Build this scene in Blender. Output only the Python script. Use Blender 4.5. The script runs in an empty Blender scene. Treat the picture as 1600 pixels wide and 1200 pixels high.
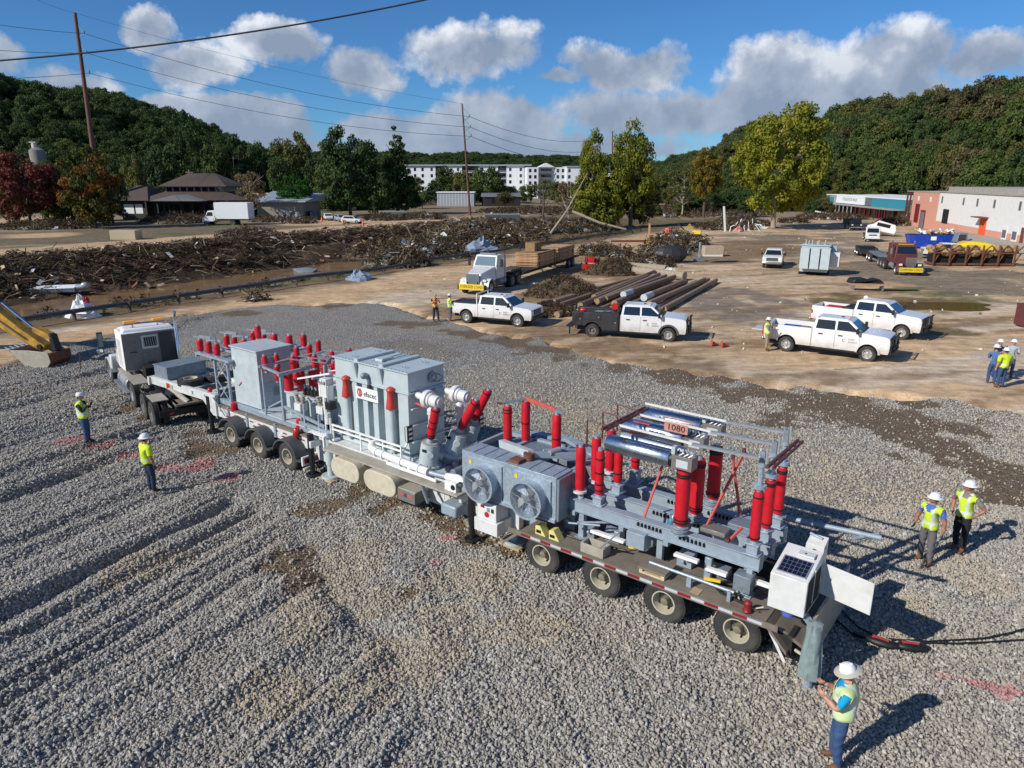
import bpy, math, random
import numpy as np
from mathutils import Vector, Matrix, Euler
random.seed(7)
rng = np.random.default_rng(11)
SC = bpy.context.scene
COL = SC.collection
rad = math.radians
# ---------------------------------------------------------------- camera
CAM_H = 9.2
cd = bpy.data.cameras.new('camera'); cam = bpy.data.objects.new('camera', cd); COL.objects.link(cam)
cam.location = (0, 0, CAM_H); cam.rotation_euler = (rad(90 - 16.0), 0, 0)
cd.sensor_width = 36; cd.lens = 36 * 1109.0 / 1600.0; cd.clip_start = 0.1; cd.clip_end = 6000
SC.camera = cam
# ---------------------------------------------------------------- sun
SUN_AZ = 212.0; SUN_EL = 33.0      # azimuth counted from +x counter-clockwise
sdir = Vector((math.cos(rad(SUN_AZ)) * math.cos(rad(SUN_EL)), math.sin(rad(SUN_AZ)) * math.cos(rad(SUN_EL)), math.sin(rad(SUN_EL))))
sd = bpy.data.lights.new('sun', 'SUN'); sun = bpy.data.objects.new('sun', sd); COL.objects.link(sun)
sd.energy = 4.6; sd.angle = rad(0.5); sd.color = (1.0, 0.955, 0.87)
sun.rotation_euler = sdir.to_track_quat('Z', 'Y').to_euler()
# ---------------------------------------------------------------- colour management
SC.view_settings.view_transform = 'Standard'; SC.view_settings.look = 'None'
SC.view_settings.gamma = 1; SC.view_settings.use_curve_mapping = False
SC.view_settings.exposure = 0.0
# ---------------------------------------------------------------- node helper
class N:
    def __init__(s, nt): s.nt = nt; s.n = nt.nodes; s.l = nt.links
    def new(s, t, **k):
        nd = s.n.new(t)
        for a, b in k.items(): setattr(nd, a, b)
        return nd
    def put(s, sock, val):
        if val is None: return
        if isinstance(val, bpy.types.NodeSocket): s.l.new(val, sock)
        else: sock.default_value = val
    def math(s, op, a, b=None, c=None, clamp=False):
        nd = s.new('ShaderNodeMath', operation=op); nd.use_clamp = clamp
        s.put(nd.inputs[0], a)
        if b is not None: s.put(nd.inputs[1], b)
        if c is not None: s.put(nd.inputs[2], c)
        return nd.outputs[0]
    def vm(s, op, a, b=None, out=0):
        nd = s.new('ShaderNodeVectorMath', operation=op); s.put(nd.inputs[0], a)
        if b is not None:
            if op == 'SCALE': s.put(nd.inputs[3], b)
            else: s.put(nd.inputs[1], b)
        return nd.outputs[out]
    def noise(s, vec, scale, detail=4, rough=.55, out=0, dist=0):
        nd = s.new('ShaderNodeTexNoise'); s.put(nd.inputs['Vector'], vec)
        nd.inputs['Scale'].default_value = scale; nd.inputs['Detail'].default_value = detail
        nd.inputs['Roughness'].default_value = rough; nd.inputs['Distortion'].default_value = dist
        return nd.outputs[out]
    def mix(s, f, a, b, t='MIX'):
        nd = s.new('ShaderNodeMix', data_type='RGBA', blend_type=t); s.put(nd.inputs[0], f)
        s.put(nd.inputs[6], a if not isinstance(a, tuple) or len(a) == 4 else (*a, 1))
        s.put(nd.inputs[7], b if not isinstance(b, tuple) or len(b) == 4 else (*b, 1))
        return nd.outputs[2]
    def mr(s, v, a, b, c, d, clamp=True):
        nd = s.new('ShaderNodeMapRange'); nd.clamp = clamp; s.put(nd.inputs[0], v)
        for i, q in enumerate((a, b, c, d)): s.put(nd.inputs[i + 1], q)
        return nd.outputs[0]
# ---------------------------------------------------------------- world: sky with cumulus clouds
W = bpy.data.worlds.new('World'); SC.world = W; W.use_nodes = True
w = N(W.node_tree); w.n.clear()
sky = w.new('ShaderNodeTexSky', sky_type='NISHITA'); sky.sun_disc = False
sky.sun_elevation = rad(SUN_EL); sky.sun_rotation = rad(90 - SUN_AZ)
sky.air_density = 1.0; sky.dust_density = 0.0; sky.ozone_density = 5.0; sky.altitude = 600
geo = w.new('ShaderNodeTexCoord').outputs['Generated']
sep = w.new('ShaderNodeSeparateXYZ'); w.put(sep.inputs[0], geo)
az = w.math('ARCTAN2', sep.outputs[0], sep.outputs[1]); el = w.math('ARCSINE', sep.outputs[2])
ae = w.new('ShaderNodeCombineXYZ'); w.put(ae.inputs[0], az); w.put(ae.inputs[1], el)
wob = w.noise(geo, 9, 5, .6, out=1)
wv = w.vm('SCALE', w.vm('SUBTRACT', wob, (.5, .5, .5)), .055)
aew = w.vm('ADD', ae.outputs[0], wv)
def pa(px, py):      # photograph direction -> azimuth, elevation in radians
    t = rad(16); c, s = math.cos(t), math.sin(t); u = (px - 800) / 1109; v = (py - 600) / 1109
    d = Vector((u, c - v * s, -s - v * c)).normalized(); return math.atan2(d.x, d.y), math.asin(d.z)
CL = [(735, 82, 120, 52), (225, 45, 42, 38), (285, 100, 70, 36), (430, 72, 80, 30), (565, 118, 75, 44), (985, 105, 105, 42), (1225, 110, 85, 62), (1400, 85, 85, 50), (1545, 88, 80, 36),
      (-10, 85, 55, 42), (120, 135, 75, 40), (265, 168, 80, 26), (380, 195, 170, 36), (600, 205, 190, 40), (800, 188, 150, 48), (960, 180, 120, 44), (1080, 175, 90, 44), (780, 240, 380, 48), (300, 235, 320, 36), (690, 215, 220, 30), (1190, 160, 110, 60),
      (1350, 160, 160, 60), (870, 125, 45, 14), (1800, 80, 170, 70), (-200, 120, 130, 60), (2050, 60, 200, 90), (-420, 60, 200, 80)]
fld = None
for (px, py, sx, sy) in CL:
    a0, e0 = pa(px, py); k = 1109.0
    d = w.vm('SUBTRACT', aew, (a0, e0, 0)); d = w.vm('MULTIPLY', d, (k / sx * 1.12, k / sy * 1.22, 0))
    ln = w.vm('LENGTH', d, out=1); f = w.math('SUBTRACT', 1.0, ln)
    fld = f if fld is None else w.math('MAXIMUM', fld, f)
back = w.math('GREATER_THAN', w.math('ABSOLUTE', az), 1.15)
gen = w.mr(w.noise(geo, 2.2, 3, .5), .4, .65, -.9, .7)
hiel = w.mr(el, .5, .8, 0, 1)
gen = w.math('SUBTRACT', gen, hiel)
fld = w.math('MAXIMUM', fld, w.math('ADD', gen, w.math('MULTIPLY', w.math('SUBTRACT', back, 1), 4)))
nz = w.noise(geo, 10, 10, .6)
dens = w.math('ADD', fld, w.math('MULTIPLY', w.math('SUBTRACT', nz, .5), 3.1))
mask = w.mr(dens, -.06, .34, 0, 1)
# light falls on the upper left of each heap: compare the density with the density a little towards the sun
sh = w.vm('ADD', geo, (-.018, -.008, .035))
nz2 = w.noise(sh, 10, 6, .5)
rel = w.math('SUBTRACT', nz, nz2)
lit = w.math('ADD', w.math('MULTIPLY', rel, 3.8), w.math('MULTIPLY', fld, -.62))
lit = w.mr(lit, -.62, .46, 0, 1)
lit = w.math('MULTIPLY', lit, w.mr(el, .02, .17, .25, 1))
ccol = w.new('ShaderNodeValToRGB'); w.put(ccol.inputs[0], lit)
cr = ccol.color_ramp; cr.elements[0].position = 0; cr.elements[0].color = (2.7, 3.4, 4.6, 1)
cr.elements[1].position = 1; cr.elements[1].color = (8.6, 9.0, 9.6, 1)
e_ = cr.elements.new(.45); e_.color = (4.3, 4.9, 6.0, 1)
skyc = w.mix(1.0, sky.outputs[0], (.42, .73, 1.0, 1), 'MULTIPLY')
fin = w.mix(w.math('MULTIPLY', mask, .96), skyc, ccol.outputs[0])
bgn = w.new('ShaderNodeBackground'); w.put(bgn.inputs[0], fin); bgn.inputs[1].default_value = .10
wo = w.new('ShaderNodeOutputWorld'); w.l.new(bgn.outputs[0], wo.inputs[0])
# ---------------------------------------------------------------- materials
MT = {}
def mat(key, col, rough=.6, metal=0., var=.12, vs=6., bump=0., bs=30., dirt=0., dcol=(.22, .16, .10), spec=.5, coat=0., rand=0., low=0.):
    m = bpy.data.materials.new(key); m.use_nodes = True; q = N(m.node_tree); b = q.n['Principled BSDF']
    tc = q.new('ShaderNodeTexCoord').outputs['Object']
    c = (*col, 1)
    if var > 0:
        nf = q.noise(tc, vs, 5, .6)
        lo = tuple(x * (1 - var) for x in col) + (1,); hi = tuple(min(1, x * (1 + var)) for x in col) + (1,)
        c = q.mix(q.mr(nf, .3, .7, 0, 1), lo, hi)
    if dirt > 0:
        dn = q.noise(tc, 1.7, 6, .65); dm = q.mr(dn, .62 - .35 * dirt, .78, 0, min(1, dirt + .3))
        c = q.mix(dm, c, (*dcol, 1))
    if low > 0:
        sz = q.new('ShaderNodeSeparateXYZ'); q.put(sz.inputs[0], tc); c = q.mix(q.math('MULTIPLY', q.mr(sz.outputs[2], .35, 1.0, low, 0), q.mr(q.noise(tc, 2.5, 5), .3, .65, .2, 1)), c, (.36, .26, .16, 1))
    if rand > 0:
        oi = q.new('ShaderNodeObjectInfo').outputs['Random']
        c = q.mix(1.0, c, q.mix(oi, (1 - rand,) * 3, (1 + rand * .6,) * 3), 'MULTIPLY')
    q.put(b.inputs['Base Color'], c)
    q.put(b.inputs['Roughness'], q.mr(q.noise(tc, vs * 1.7, 3), .3, .7, max(.03, rough * .85), min(1, rough * 1.15)) if var > 0 else rough)
    b.inputs['Metallic'].default_value = metal
    b.inputs['Specular IOR Level'].default_value = spec
    b.inputs['Coat Weight'].default_value = coat
    if bump > 0:
        bn = q.new('ShaderNodeBump'); bn.inputs['Strength'].default_value = bump; bn.inputs['Distance'].default_value = .02
        q.put(bn.inputs['Height'], q.noise(tc, bs, 4)); q.l.new(bn.outputs[0], b.inputs['Normal'])
    MT[key] = m; return m
def emis(key, col, st=1.0):
    m = mat(key, col, .3, var=0); b = m.node_tree.nodes['Principled BSDF']
    b.inputs['Emission Color'].default_value = (*col, 1); b.inputs['Emission Strength'].default_value = st
mat('paint_grey', (.45, .51, .53), .45, dirt=.12, vs=3, dcol=(.33, .30, .25), coat=.1)
mat('tank_grey', (.46, .53, .55), .42, dirt=.10, vs=2, var=.07, dcol=(.36, .36, .33), coat=.1)
mat('galv', (.36, .43, .50), .45, .35, var=.22, vs=14, dirt=.1, dcol=(.3, .3, .28))
mat('galv_dark', (.22, .26, .30), .5, .3, var=.2, vs=9)
mat('frame_grey', (.30, .36, .42), .5, .1, var=.12, vs=5, dirt=.2, dcol=(.22, .20, .17))
mat('trailer_white', (.60, .62, .60), .5, dirt=.35, dcol=(.36, .31, .24))
mat('deck', (.17, .145, .115), .8, var=.2, vs=4, dirt=.5, dcol=(.25, .21, .16), bump=.2)
mat('red_cover', (.55, .006, .018), .5, var=.12, vs=5, bump=.35, bs=9)
mat('red_dark', (.20, .012, .015), .5)
mat('cap_red', (.50, .05, .035), .5, dirt=.1)
mat('red_orange', (.55, .09, .07), .5)
mat('brown_steel', (.12, .035, .035), .55)
mat('black', (.012, .012, .013), .5, var=.2)
mat('black_rubber', (.018, .018, .018), .75, var=.3, vs=8, dirt=.25, dcol=(.10, .09, .075))
mat('tyre', (.032, .031, .030), .82, var=.25, vs=9, dirt=.45, dcol=(.13, .12, .10), bump=.3, bs=60)
mat('rim_cream', (.50, .46, .35), .5, dirt=.4, dcol=(.30, .25, .18))
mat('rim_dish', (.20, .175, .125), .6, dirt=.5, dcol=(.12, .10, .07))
mat('rim_steel', (.5, .5, .5), .3, .7, dirt=.3, dcol=(.22, .2, .17))
mat('rim_alu', (.62, .62, .62), .28, .6, dirt=.1, dcol=(.25, .23, .2))
mat('chrome', (.66, .66, .66), .2, 1., var=.05)
mat('steel_brushed', (.55, .60, .66), .26, 1., var=.07, vs=9)
mat('alu', (.62, .64, .66), .38, .75, var=.08)
mat('white_paint', (.78, .78, .78), .28, var=.03, dirt=.06, dcol=(.5, .45, .38), coat=.5, low=.9)
mat('white_dusty', (.68, .68, .66), .4, var=.06, dirt=.22, dcol=(.42, .37, .31), coat=.3)
mat('white_plain', (.80, .80, .78), .55, var=.05, dirt=.1)
mat('cream', (.55, .50, .38), .5, dirt=.25, dcol=(.32, .26, .18))
mat('beige', (.38, .35, .29), .5, dirt=.3)
mat('glass', (.012, .018, .026), .06, spec=.9, var=0, coat=.6)
mat('glass_sky', (.16, .22, .27), .08, spec=1, var=0, coat=1)
mat('sleeper_grey', (.22, .205, .19), .42, .25, dirt=.2, dcol=(.17, .14, .11))
mat('sleeper_dark', (.06, .06, .062), .45, .2, dirt=.15)
mat('dark_plastic', (.03, .03, .032), .55, dirt=.12, dcol=(.12, .10, .08))
mat('fender_grey', (.075, .08, .085), .55, dirt=.3, dcol=(.16, .14, .12))
mat('refl_red', (.25, .02, .028), .35, var=.1)
mat('refl_white', (.50, .53, .56), .35, var=.05)
emis('amber', (.9, .35, .03), .25)
mat('amber_lens', (.75, .30, .03), .25, var=0, coat=.5)
mat('lamp_red', (.55, .02, .015), .2, var=0, coat=.6)
mat('lamp_clear', (.75, .75, .72), .12, var=0, coat=1)
mat('yellow', (.80, .56, .02), .5, var=.06)
mat('yellow_pale', (.78, .72, .12), .5, var=.1)
mat('chock', (.70, .62, .22), .55, dirt=.1)
mat('excavator_yellow', (.52, .28, .025), .5, var=.25, dirt=.6, dcol=(.10, .075, .045))
mat('ink', (.015, .015, .018), .6, var=0)
mat('ink_blue', (.02, .07, .11), .5, var=0)
mat('logo_teal', (.03, .20, .28), .5, var=0)
mat('logo_red', (.60, .10, .09), .5, var=0)
mat('orange', (.85, .13, .03), .6)
mat('wood', (.46, .27, .14), .75, var=.25, vs=3, rand=.25)
mat('wood_pale', (.52, .40, .24), .75, var=.22, vs=5, rand=.2)
mat('log', (.27, .185, .125), .85, var=.4, vs=5, bump=.5, bs=18, rand=.35)
mat('log_end', (.30, .21, .12), .8, var=.25, vs=9)
mat('log_cap', (.50, .55, .58), .5, dirt=.2)
mat('rust', (.16, .06, .035), .85, var=.35, vs=8, bump=.2)
mat('straw', (.36, .24, .11), .95, var=.35, vs=10, bump=.5)
mat('hay', (.28, .18, .085), .95, var=.35, vs=9, bump=.6)
mat('blue_bin', (.01, .05, .40), .4, dirt=.12)
mat('tarp_blue', (.20, .28, .38), .6, var=.3, dirt=.5)
mat('tarp_pink', (.52, .24, .19), .6)
mat('cloth_green', (.21, .27, .27), .8, var=.2, bump=.3, bs=12)
mat('solar', (.008, .010, .035), .12, var=.1, coat=.8)
mat('solar_line', (.30, .32, .38), .4, var=0)
mat('brick_pink', (.68, .33, .24), .85, var=.10, vs=5, dirt=.12)
mat('brick_white', (.78, .77, .74), .8, var=.05, vs=1.5, dirt=.08)
mat('concrete', (.36, .34, .30), .85, var=.15, vs=2, dirt=.3, dcol=(.3, .23, .15), bump=.2)
mat('roof_brown', (.085, .060, .048), .85, var=.25, vs=4, bump=.3)
mat('roof_grey', (.17, .175, .19), .7, var=.15)
mat('roof_metal', (.42, .46, .50), .45, .3)
mat('timber_dark', (.022, .022, .02), .7)
mat('stucco', (.24, .23, .20), .8, dirt=.3)
mat('wall_white', (.76, .78, .80), .7, var=.03)
mat('wall_grey', (.13, .14, .15), .7)
mat('teal_wall', (.03, .24, .32), .7, var=.15)
mat('dark_gap', (.006, .006, .006), .9)
mat('jeans', (.035, .075, .18), .85, var=.25, vs=12, bump=.25, bs=18)
mat('jeans_dark', (.018, .030, .065), .85, var=.25, vs=12, bump=.2)
mat('khaki', (.30, .24, .15), .85, var=.1, bump=.2)
mat('work_grey', (.13, .12, .125), .85, var=.12, bump=.25)
mat('trousers_black', (.012, .012, .016), .85)
mat('skin', (.50, .25, .165), .5, var=.05)
mat('skin_tan', (.36, .16, .10), .5, var=.05)
mat('hair', (.04, .025, .015), .8)
mat('boot', (.16, .07, .03), .75)
mat('boot_dark', (.03, .022, .018), .75)
mat('glove', (.05, .065, .07), .8)
mat('shirt_cyan', (.0, .30, .55), .8, var=.08, bump=.2, bs=14)
mat('shirt_blue', (.06, .13, .48), .8, var=.1, bump=.2, bs=14)
mat('shirt_grey', (.20, .18, .19), .85, var=.1, bump=.2, bs=14)
mat('shirt_navy', (.012, .016, .05), .85, bump=.2)
mat('shirt_denim', (.08, .15, .33), .85, var=.12, bump=.2)
mat('shirt_pale', (.35, .40, .46), .85, bump=.2)
mat('shirt_red', (.40, .012, .02), .8)
mat('shirt_black', (.012, .012, .013), .85)
mat('helmet', (.82, .82, .84), .25, var=0, coat=.6)
mat('brim', (.50, .46, .38), .5, var=.04)
mat('bark', (.10, .075, .055), .9, var=.3, vs=7, bump=.5)
mat('bark_pale', (.33, .27, .20), .9, var=.3, vs=5, bump=.3)
mat('pole_steel', (.13, .055, .042), .75, var=.2, vs=3, dirt=.2)
mat('rail', (.11, .13, .15), .5, .4, dirt=.45, dcol=(.12, .095, .06))
mat('pvc_white', (.75, .75, .74), .5)
mat('water', (.24, .145, .07), .16, var=.25, vs=.35, bump=.22, bs=3, spec=.5)
mat('foam', (.55, .48, .38), .6, var=.3, vs=3)
mat('puddle', (.14, .085, .025), .06, var=.15, vs=1, spec=.25)
mat('cardboard', (.46, .37, .25), .8, var=.15)
mat('chalk', (.62, .58, .50), .8, var=.2, vs=4, dirt=.3)
mat('rubble', (.24, .19, .13), .9, var=.4, vs=6, rand=.5)
mat('debris_brown', (.10, .068, .042), .95, var=.45, vs=3, bump=.4, rand=.4)
mat('stick', (.13, .09, .055), .9, var=.4, vs=6, rand=.5)
mat('stick_pale', (.28, .21, .14), .9, var=.3, vs=6, rand=.4)
def vest_mat(key, col, bands, tcol=(.62, .66, .62), vert=True):
    m = bpy.data.materials.new(key); m.use_nodes = True; q = N(m.node_tree); b = q.n['Principled BSDF']
    tc = q.new('ShaderNodeTexCoord').outputs['Object']; sp = q.new('ShaderNodeSeparateXYZ'); q.put(sp.inputs[0], tc)
    s = None
    for (z0, z1) in bands:
        k = q.math('MULTIPLY', q.math('GREATER_THAN', sp.outputs[2], z0), q.math('LESS_THAN', sp.outputs[2], z1))
        s = k if s is None else q.math('MAXIMUM', s, k)
    if vert:
        ab = q.math('ABSOLUTE', sp.outputs[1])
        k = q.math('MULTIPLY', q.math('GREATER_THAN', ab, .085), q.math('LESS_THAN', ab, .135)); s = q.math('MAXIMUM', s, k)
    c = q.mix(q.mr(q.noise(tc, 9, 3), .3, .7, 0, 1), tuple(x * .85 for x in col) + (1,), (*col, 1))
    q.put(b.inputs['Base Color'], q.mix(s, c, (*tcol, 1))); b.inputs['Roughness'].default_value = .7
    bn = q.new('ShaderNodeBump'); bn.inputs['Strength'].default_value = .5; bn.inputs['Distance'].default_value = .03
    q.put(bn.inputs['Height'], q.noise(tc, 7, 3)); q.l.new(bn.outputs[0], b.inputs['Normal']); MT[key] = m
vest_mat('vest_lime', (.58, .80, .03), [(1.10, 1.16)])
vest_mat('vest_lime_plain', (.52, .74, .06), [], vert=True)
vest_mat('vest_orange', (.85, .16, .03), [(1.12, 1.17)], tcol=(.65, .70, .2))
vest_mat('shirt_lime', (.60, .80, .03), [(1.08, 1.13)], vert=False)
# ---------------------------------------------------------------- mesh builder
class B:
    def __init__(s, mir=False): s.v = []; s.f = []; s.m = []; s.k = []; s.mir = mir; s.X = None
    def mi(s, m):
        if m not in s.k: s.k.append(m)
        return s.k.index(m)
    def add(s, vs, fs, m):
        o = len(s.v); i = s.mi(m)
        if s.X is not None: vs = [tuple(s.X @ Vector(p)) for p in vs]
        s.v.extend(tuple(p) for p in vs)
        for f in fs: s.f.append(tuple(o + q for q in f)); s.m.append(i)
        return s
    def box(s, x0, x1, y0, y1, z0, z1, m, tx=0, ty=0):   # tx,ty: inset of the top
        v = [(x0, y0, z0), (x1, y0, z0), (x1, y1, z0), (x0, y1, z0), (x0 + tx, y0 + ty, z1), (x1 - tx, y0 + ty, z1), (x1 - tx, y1 - ty, z1), (x0 + tx, y1 - ty, z1)]
        return s.add(v, [(0, 3, 2, 1), (4, 5, 6, 7), (0, 1, 5, 4), (1, 2, 6, 5), (2, 3, 7, 6), (3, 0, 4, 7)], m)
    def hexa(s, v, m): return s.add(v, [(0, 3, 2, 1), (4, 5, 6, 7), (0, 1, 5, 4), (1, 2, 6, 5), (2, 3, 7, 6), (3, 0, 4, 7)], m)
    def obox(s, c, sz, R, m):
        a, b, d = (q / 2 for q in sz); c = Vector(c)
        v = [c + R @ Vector(p) for p in ((-a, -b, -d), (a, -b, -d), (a, b, -d), (-a, b, -d), (-a, -b, d), (a, -b, d), (a, b, d), (-a, b, d))]
        return s.hexa(v, m)
    def frame(s, p, q):
        p, q = Vector(p), Vector(q); d = (q - p); L = d.length; d = d / max(L, 1e-6)
        up = Vector((0, 0, 1)) if abs(d.z) < .95 else Vector((1, 0, 0))
        x = d.cross(up).normalized(); y = x.cross(d).normalized(); return p, q, d, x, y
    def bar(s, p, q, wd, ht, m):
        p, q, d, x, y = s.frame(p, q); a = x * (wd / 2); b = y * (ht / 2)
        return s.hexa([p - a - b, p + a - b, q + a - b, q - a - b, p - a + b, p + a + b, q + a + b, q - a + b], m)
    def cyl(s, p, q, r, m, r2=None, n=12, caps=True):
        p, q, d, x, y = s.frame(p, q); r2 = r if r2 is None else r2; v = []; f = []
        for c, rr in ((p, r), (q, r2)):
            for i in range(n):
                t = 2 * math.pi * i / n; v.append(c + x * (rr * math.cos(t)) + y * (rr * math.sin(t)))
        for i in range(n): j = (i + 1) % n; f.append((i, j, n + j, n + i))
        if caps: f.append(tuple(range(n - 1, -1, -1))); f.append(tuple(range(n, 2 * n)))
        return s.add(v, f, m)
    def lathe(s, prof, p, q, m, n=16, caps=True):     # prof: (distance along p->q, radius)
        p, q, d, x, y = s.frame(p, q); v = []; f = []
        for (h, rr) in prof:
            for i in range(n):
                t = 2 * math.pi * i / n; v.append(p + d * h + x * (rr * math.cos(t)) + y * (rr * math.sin(t)))
        for k in range(len(prof) - 1):
            for i in range(n): j = (i + 1) % n; f.append((k * n + i, k * n + j, (k + 1) * n + j, (k + 1) * n + i))
        o = (len(prof) - 1) * n
        if caps: f.append(tuple(range(n - 1, -1, -1)))
        f.append(tuple(range(o, o + n)))
        return s.add(v, f, m)
    def tube(s, pts, r, m, n=8, r2=None):
        pts = [Vector(p) for p in pts]; v = []; f = []; K = len(pts); up = Vector((0, 0, 1))
        px = None
        for k, p in enumerate(pts):
            d = (pts[min(k + 1, K - 1)] - pts[max(k - 1, 0)]).normalized()
            if px is None:
                u0 = up if abs(d.z) < .95 else Vector((1, 0, 0)); x = d.cross(u0).normalized()
            else: x = (px - d * px.dot(d)).normalized()
            px = x; y = x.cross(d); rr = r if r2 is None else r + (r2 - r) * k / (K - 1)
            for i in range(n):
                t = 2 * math.pi * i / n; v.append(p + x * (rr * math.cos(t)) + y * (rr * math.sin(t)))
        for k in range(K - 1):
            for i in range(n): j = (i + 1) % n; f.append((k * n + i, k * n + j, (k + 1) * n + j, (k + 1) * n + i))
        f.append(tuple(range(n - 1, -1, -1))); f.append(tuple(range((K - 1) * n, K * n)))
        return s.add(v, f, m)
    def sph(s, c, r, m, n=12, k=8, z0=-1., z1=1.):
        if not isinstance(r, tuple): r = (r, r, r)
        v = []; f = []
        for a in range(k + 1):
            zz = z0 + (z1 - z0) * a / k; ph = math.asin(max(-1, min(1, zz)))
            ph = math.asin(z0) + (math.asin(z1) - math.asin(z0)) * a / k
            for i in range(n):
                t = 2 * math.pi * i / n; v.append((c[0] + r[0] * math.cos(ph) * math.cos(t), c[1] + r[1] * math.cos(ph) * math.sin(t), c[2] + r[2] * math.sin(ph)))
        for a in range(k):
            for i in range(n): j = (i + 1) % n; f.append((a * n + i, a * n + j, (a + 1) * n + j, (a + 1) * n + i))
        f.append(tuple(range(n - 1, -1, -1))); f.append(tuple(range(k * n, k * n + n)))
        return s.add(v, f, m)
    def prism(s, poly, lo, hi, m, ax='y', hi_poly=None):   # poly in the plane perpendicular to ax
        def P(a, b, t): return {'y': (a, t, b), 'x': (t, a, b), 'z': (a, b, t)}[ax]
        n = len(poly); hp = hi_poly or poly
        v = [P(a, b, lo) for a, b in poly] + [P(a, b, hi) for a, b in hp]
        f = [tuple(range(n)), tuple(range(2 * n - 1, n - 1, -1))] + [(i, n + i, n + (i + 1) % n, (i + 1) % n) for i in range(n)]
        ar = sum(poly[i][0] * poly[(i + 1) % n][1] - poly[(i + 1) % n][0] * poly[i][1] for i in range(n))
        flip = (ar < 0) ^ (ax in ('x', 'z'))
        if flip: f = [tuple(reversed(q)) for q in f]
        return s.add(v, f, m)
    def sheet(s, grid, m):                 # grid[i][j] of points
        a, b = len(grid), len(grid[0]); v = [p for r in grid for p in r]
        return s.add(v, [(i * b + j, (i + 1) * b + j, (i + 1) * b + j + 1, i * b + j + 1) for i in range(a - 1) for j in range(b - 1)], m)
    def mesh(s, name='mesh', smooth=35):
        me = bpy.data.meshes.new(name)
        v = [(p[0], -p[1], p[2]) for p in s.v] if s.mir else s.v
        f = [tuple(reversed(q)) for q in s.f] if s.mir else s.f
        me.from_pydata(v, [], f)
        for k in s.k: me.materials.append(MT[k])
        me.polygons.foreach_set('material_index', s.m)
        if smooth: me.shade_smooth(); me.set_sharp_from_angle(angle=rad(smooth))
        me.update(); return me
    def build(s, name, parent=None, bevel=0, smooth=35, label=None, cat=None, group=None, kind=None, loc=None, rot=None):
        o = bpy.data.objects.new(name, s.mesh(name, smooth)); COL.objects.link(o)
        if parent is not None: o.parent = parent
        if bevel:
            b = o.modifiers.new('bevel', 'BEVEL'); b.width = bevel; b.segments = 2; b.limit_method = 'ANGLE'; b.angle_limit = rad(40)
        if loc is not None: o.location = loc
        if rot is not None: o.rotation_euler = rot if isinstance(rot, (tuple, list)) else (0, 0, rot)
        tag(o, label, cat, group, kind); return o
def tag(o, label=None, cat=None, group=None, kind=None):
    for k, x in (('label', label), ('category', cat), ('group', group), ('kind', kind)):
        if x: o[k] = x
    return o
def thing(name, label, cat, loc=(0, 0, 0), rz=0., group=None):
    o = bpy.data.objects.new(name, None); COL.objects.link(o); o.location = loc; o.rotation_euler = (0, 0, rz)
    o.empty_display_size = .2
    return tag(o, label, cat, group)
def part(name, me, parent, loc=(0, 0, 0), rot=(0, 0, 0), sc=None, label=None):
    o = bpy.data.objects.new(name, me); COL.objects.link(o); o.parent = parent; o.location = loc; o.rotation_euler = rot
    if sc: o.scale = sc if isinstance(sc, tuple) else (sc,) * 3
    if label: o['label'] = label
    return o
def dup(o, loc=None, rz=None, label=None, group=None, sc=None, parent=None):
    c = o.copy(); COL.objects.link(c); c.parent = parent
    if loc is not None: c.location = loc
    if rz is not None: c.rotation_euler = (0, 0, rz)
    if sc is not None: c.scale = sc
    if label: c['label'] = label
    if group: c['group'] = group
    for ch in list(o.children): dup(ch, parent=c)
    return c
def g(px, py, z=0.):                        # photograph measurement -> place on the ground (used while laying the site out)
    t = rad(16); c, s = math.cos(t), math.sin(t); u = (px - 800) / 1109; v = (py - 600) / 1109
    k = (z - CAM_H) / (-s - v * c); return (u * k, (c - v * s) * k)
def text(body, size, m, parent, loc, rot, name='lettering', ext=.004, align='CENTER', sx=1.):
    cu = bpy.data.curves.new(name, 'FONT'); cu.body = body; cu.size = size; cu.extrude = ext; cu.align_x = align; cu.align_y = 'CENTER'
    cu.resolution_u = 2; cu.materials.append(MT[m])
    o = bpy.data.objects.new(name, cu); COL.objects.link(o)
    dg = bpy.context.evaluated_depsgraph_get(); me = bpy.data.meshes.new_from_object(o.evaluated_get(dg))
    bpy.data.objects.remove(o); me.materials.clear(); me.materials.append(MT[m])
    return part(name, me, parent, loc, rot, (sx, 1, 1))
def fbm(x, y, seed=0, octs=4, sc=1.0):      # cheap smooth noise on numpy arrays, about -1..1
    r = np.random.default_rng(seed); out = np.zeros_like(x, dtype=float); amp = 1.; tot = 0.
    for o in range(octs):
        tab = r.random((64, 64)) * 2 - 1; ang = r.random() * 6.28
        X = (x * math.cos(ang) + y * math.sin(ang)) * sc + 17.3 * o; Y = (-x * math.sin(ang) + y * math.cos(ang)) * sc + 5.1 * o
        xi = np.floor(X).astype(int); yi = np.floor(Y).astype(int); fx = X - xi; fy = Y - yi
        fx = fx * fx * (3 - 2 * fx); fy = fy * fy * (3 - 2 * fy)
        a = tab[xi % 64, yi % 64]; b = tab[(xi + 1) % 64, yi % 64]; c = tab[xi % 64, (yi + 1) % 64]; d = tab[(xi + 1) % 64, (yi + 1) % 64]
        out += amp * ((a * (1 - fx) + b * fx) * (1 - fy) + (c * (1 - fx) + d * fx) * fy); tot += amp; amp *= .5; sc *= 2.03
    return out / tot * 1.6
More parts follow.
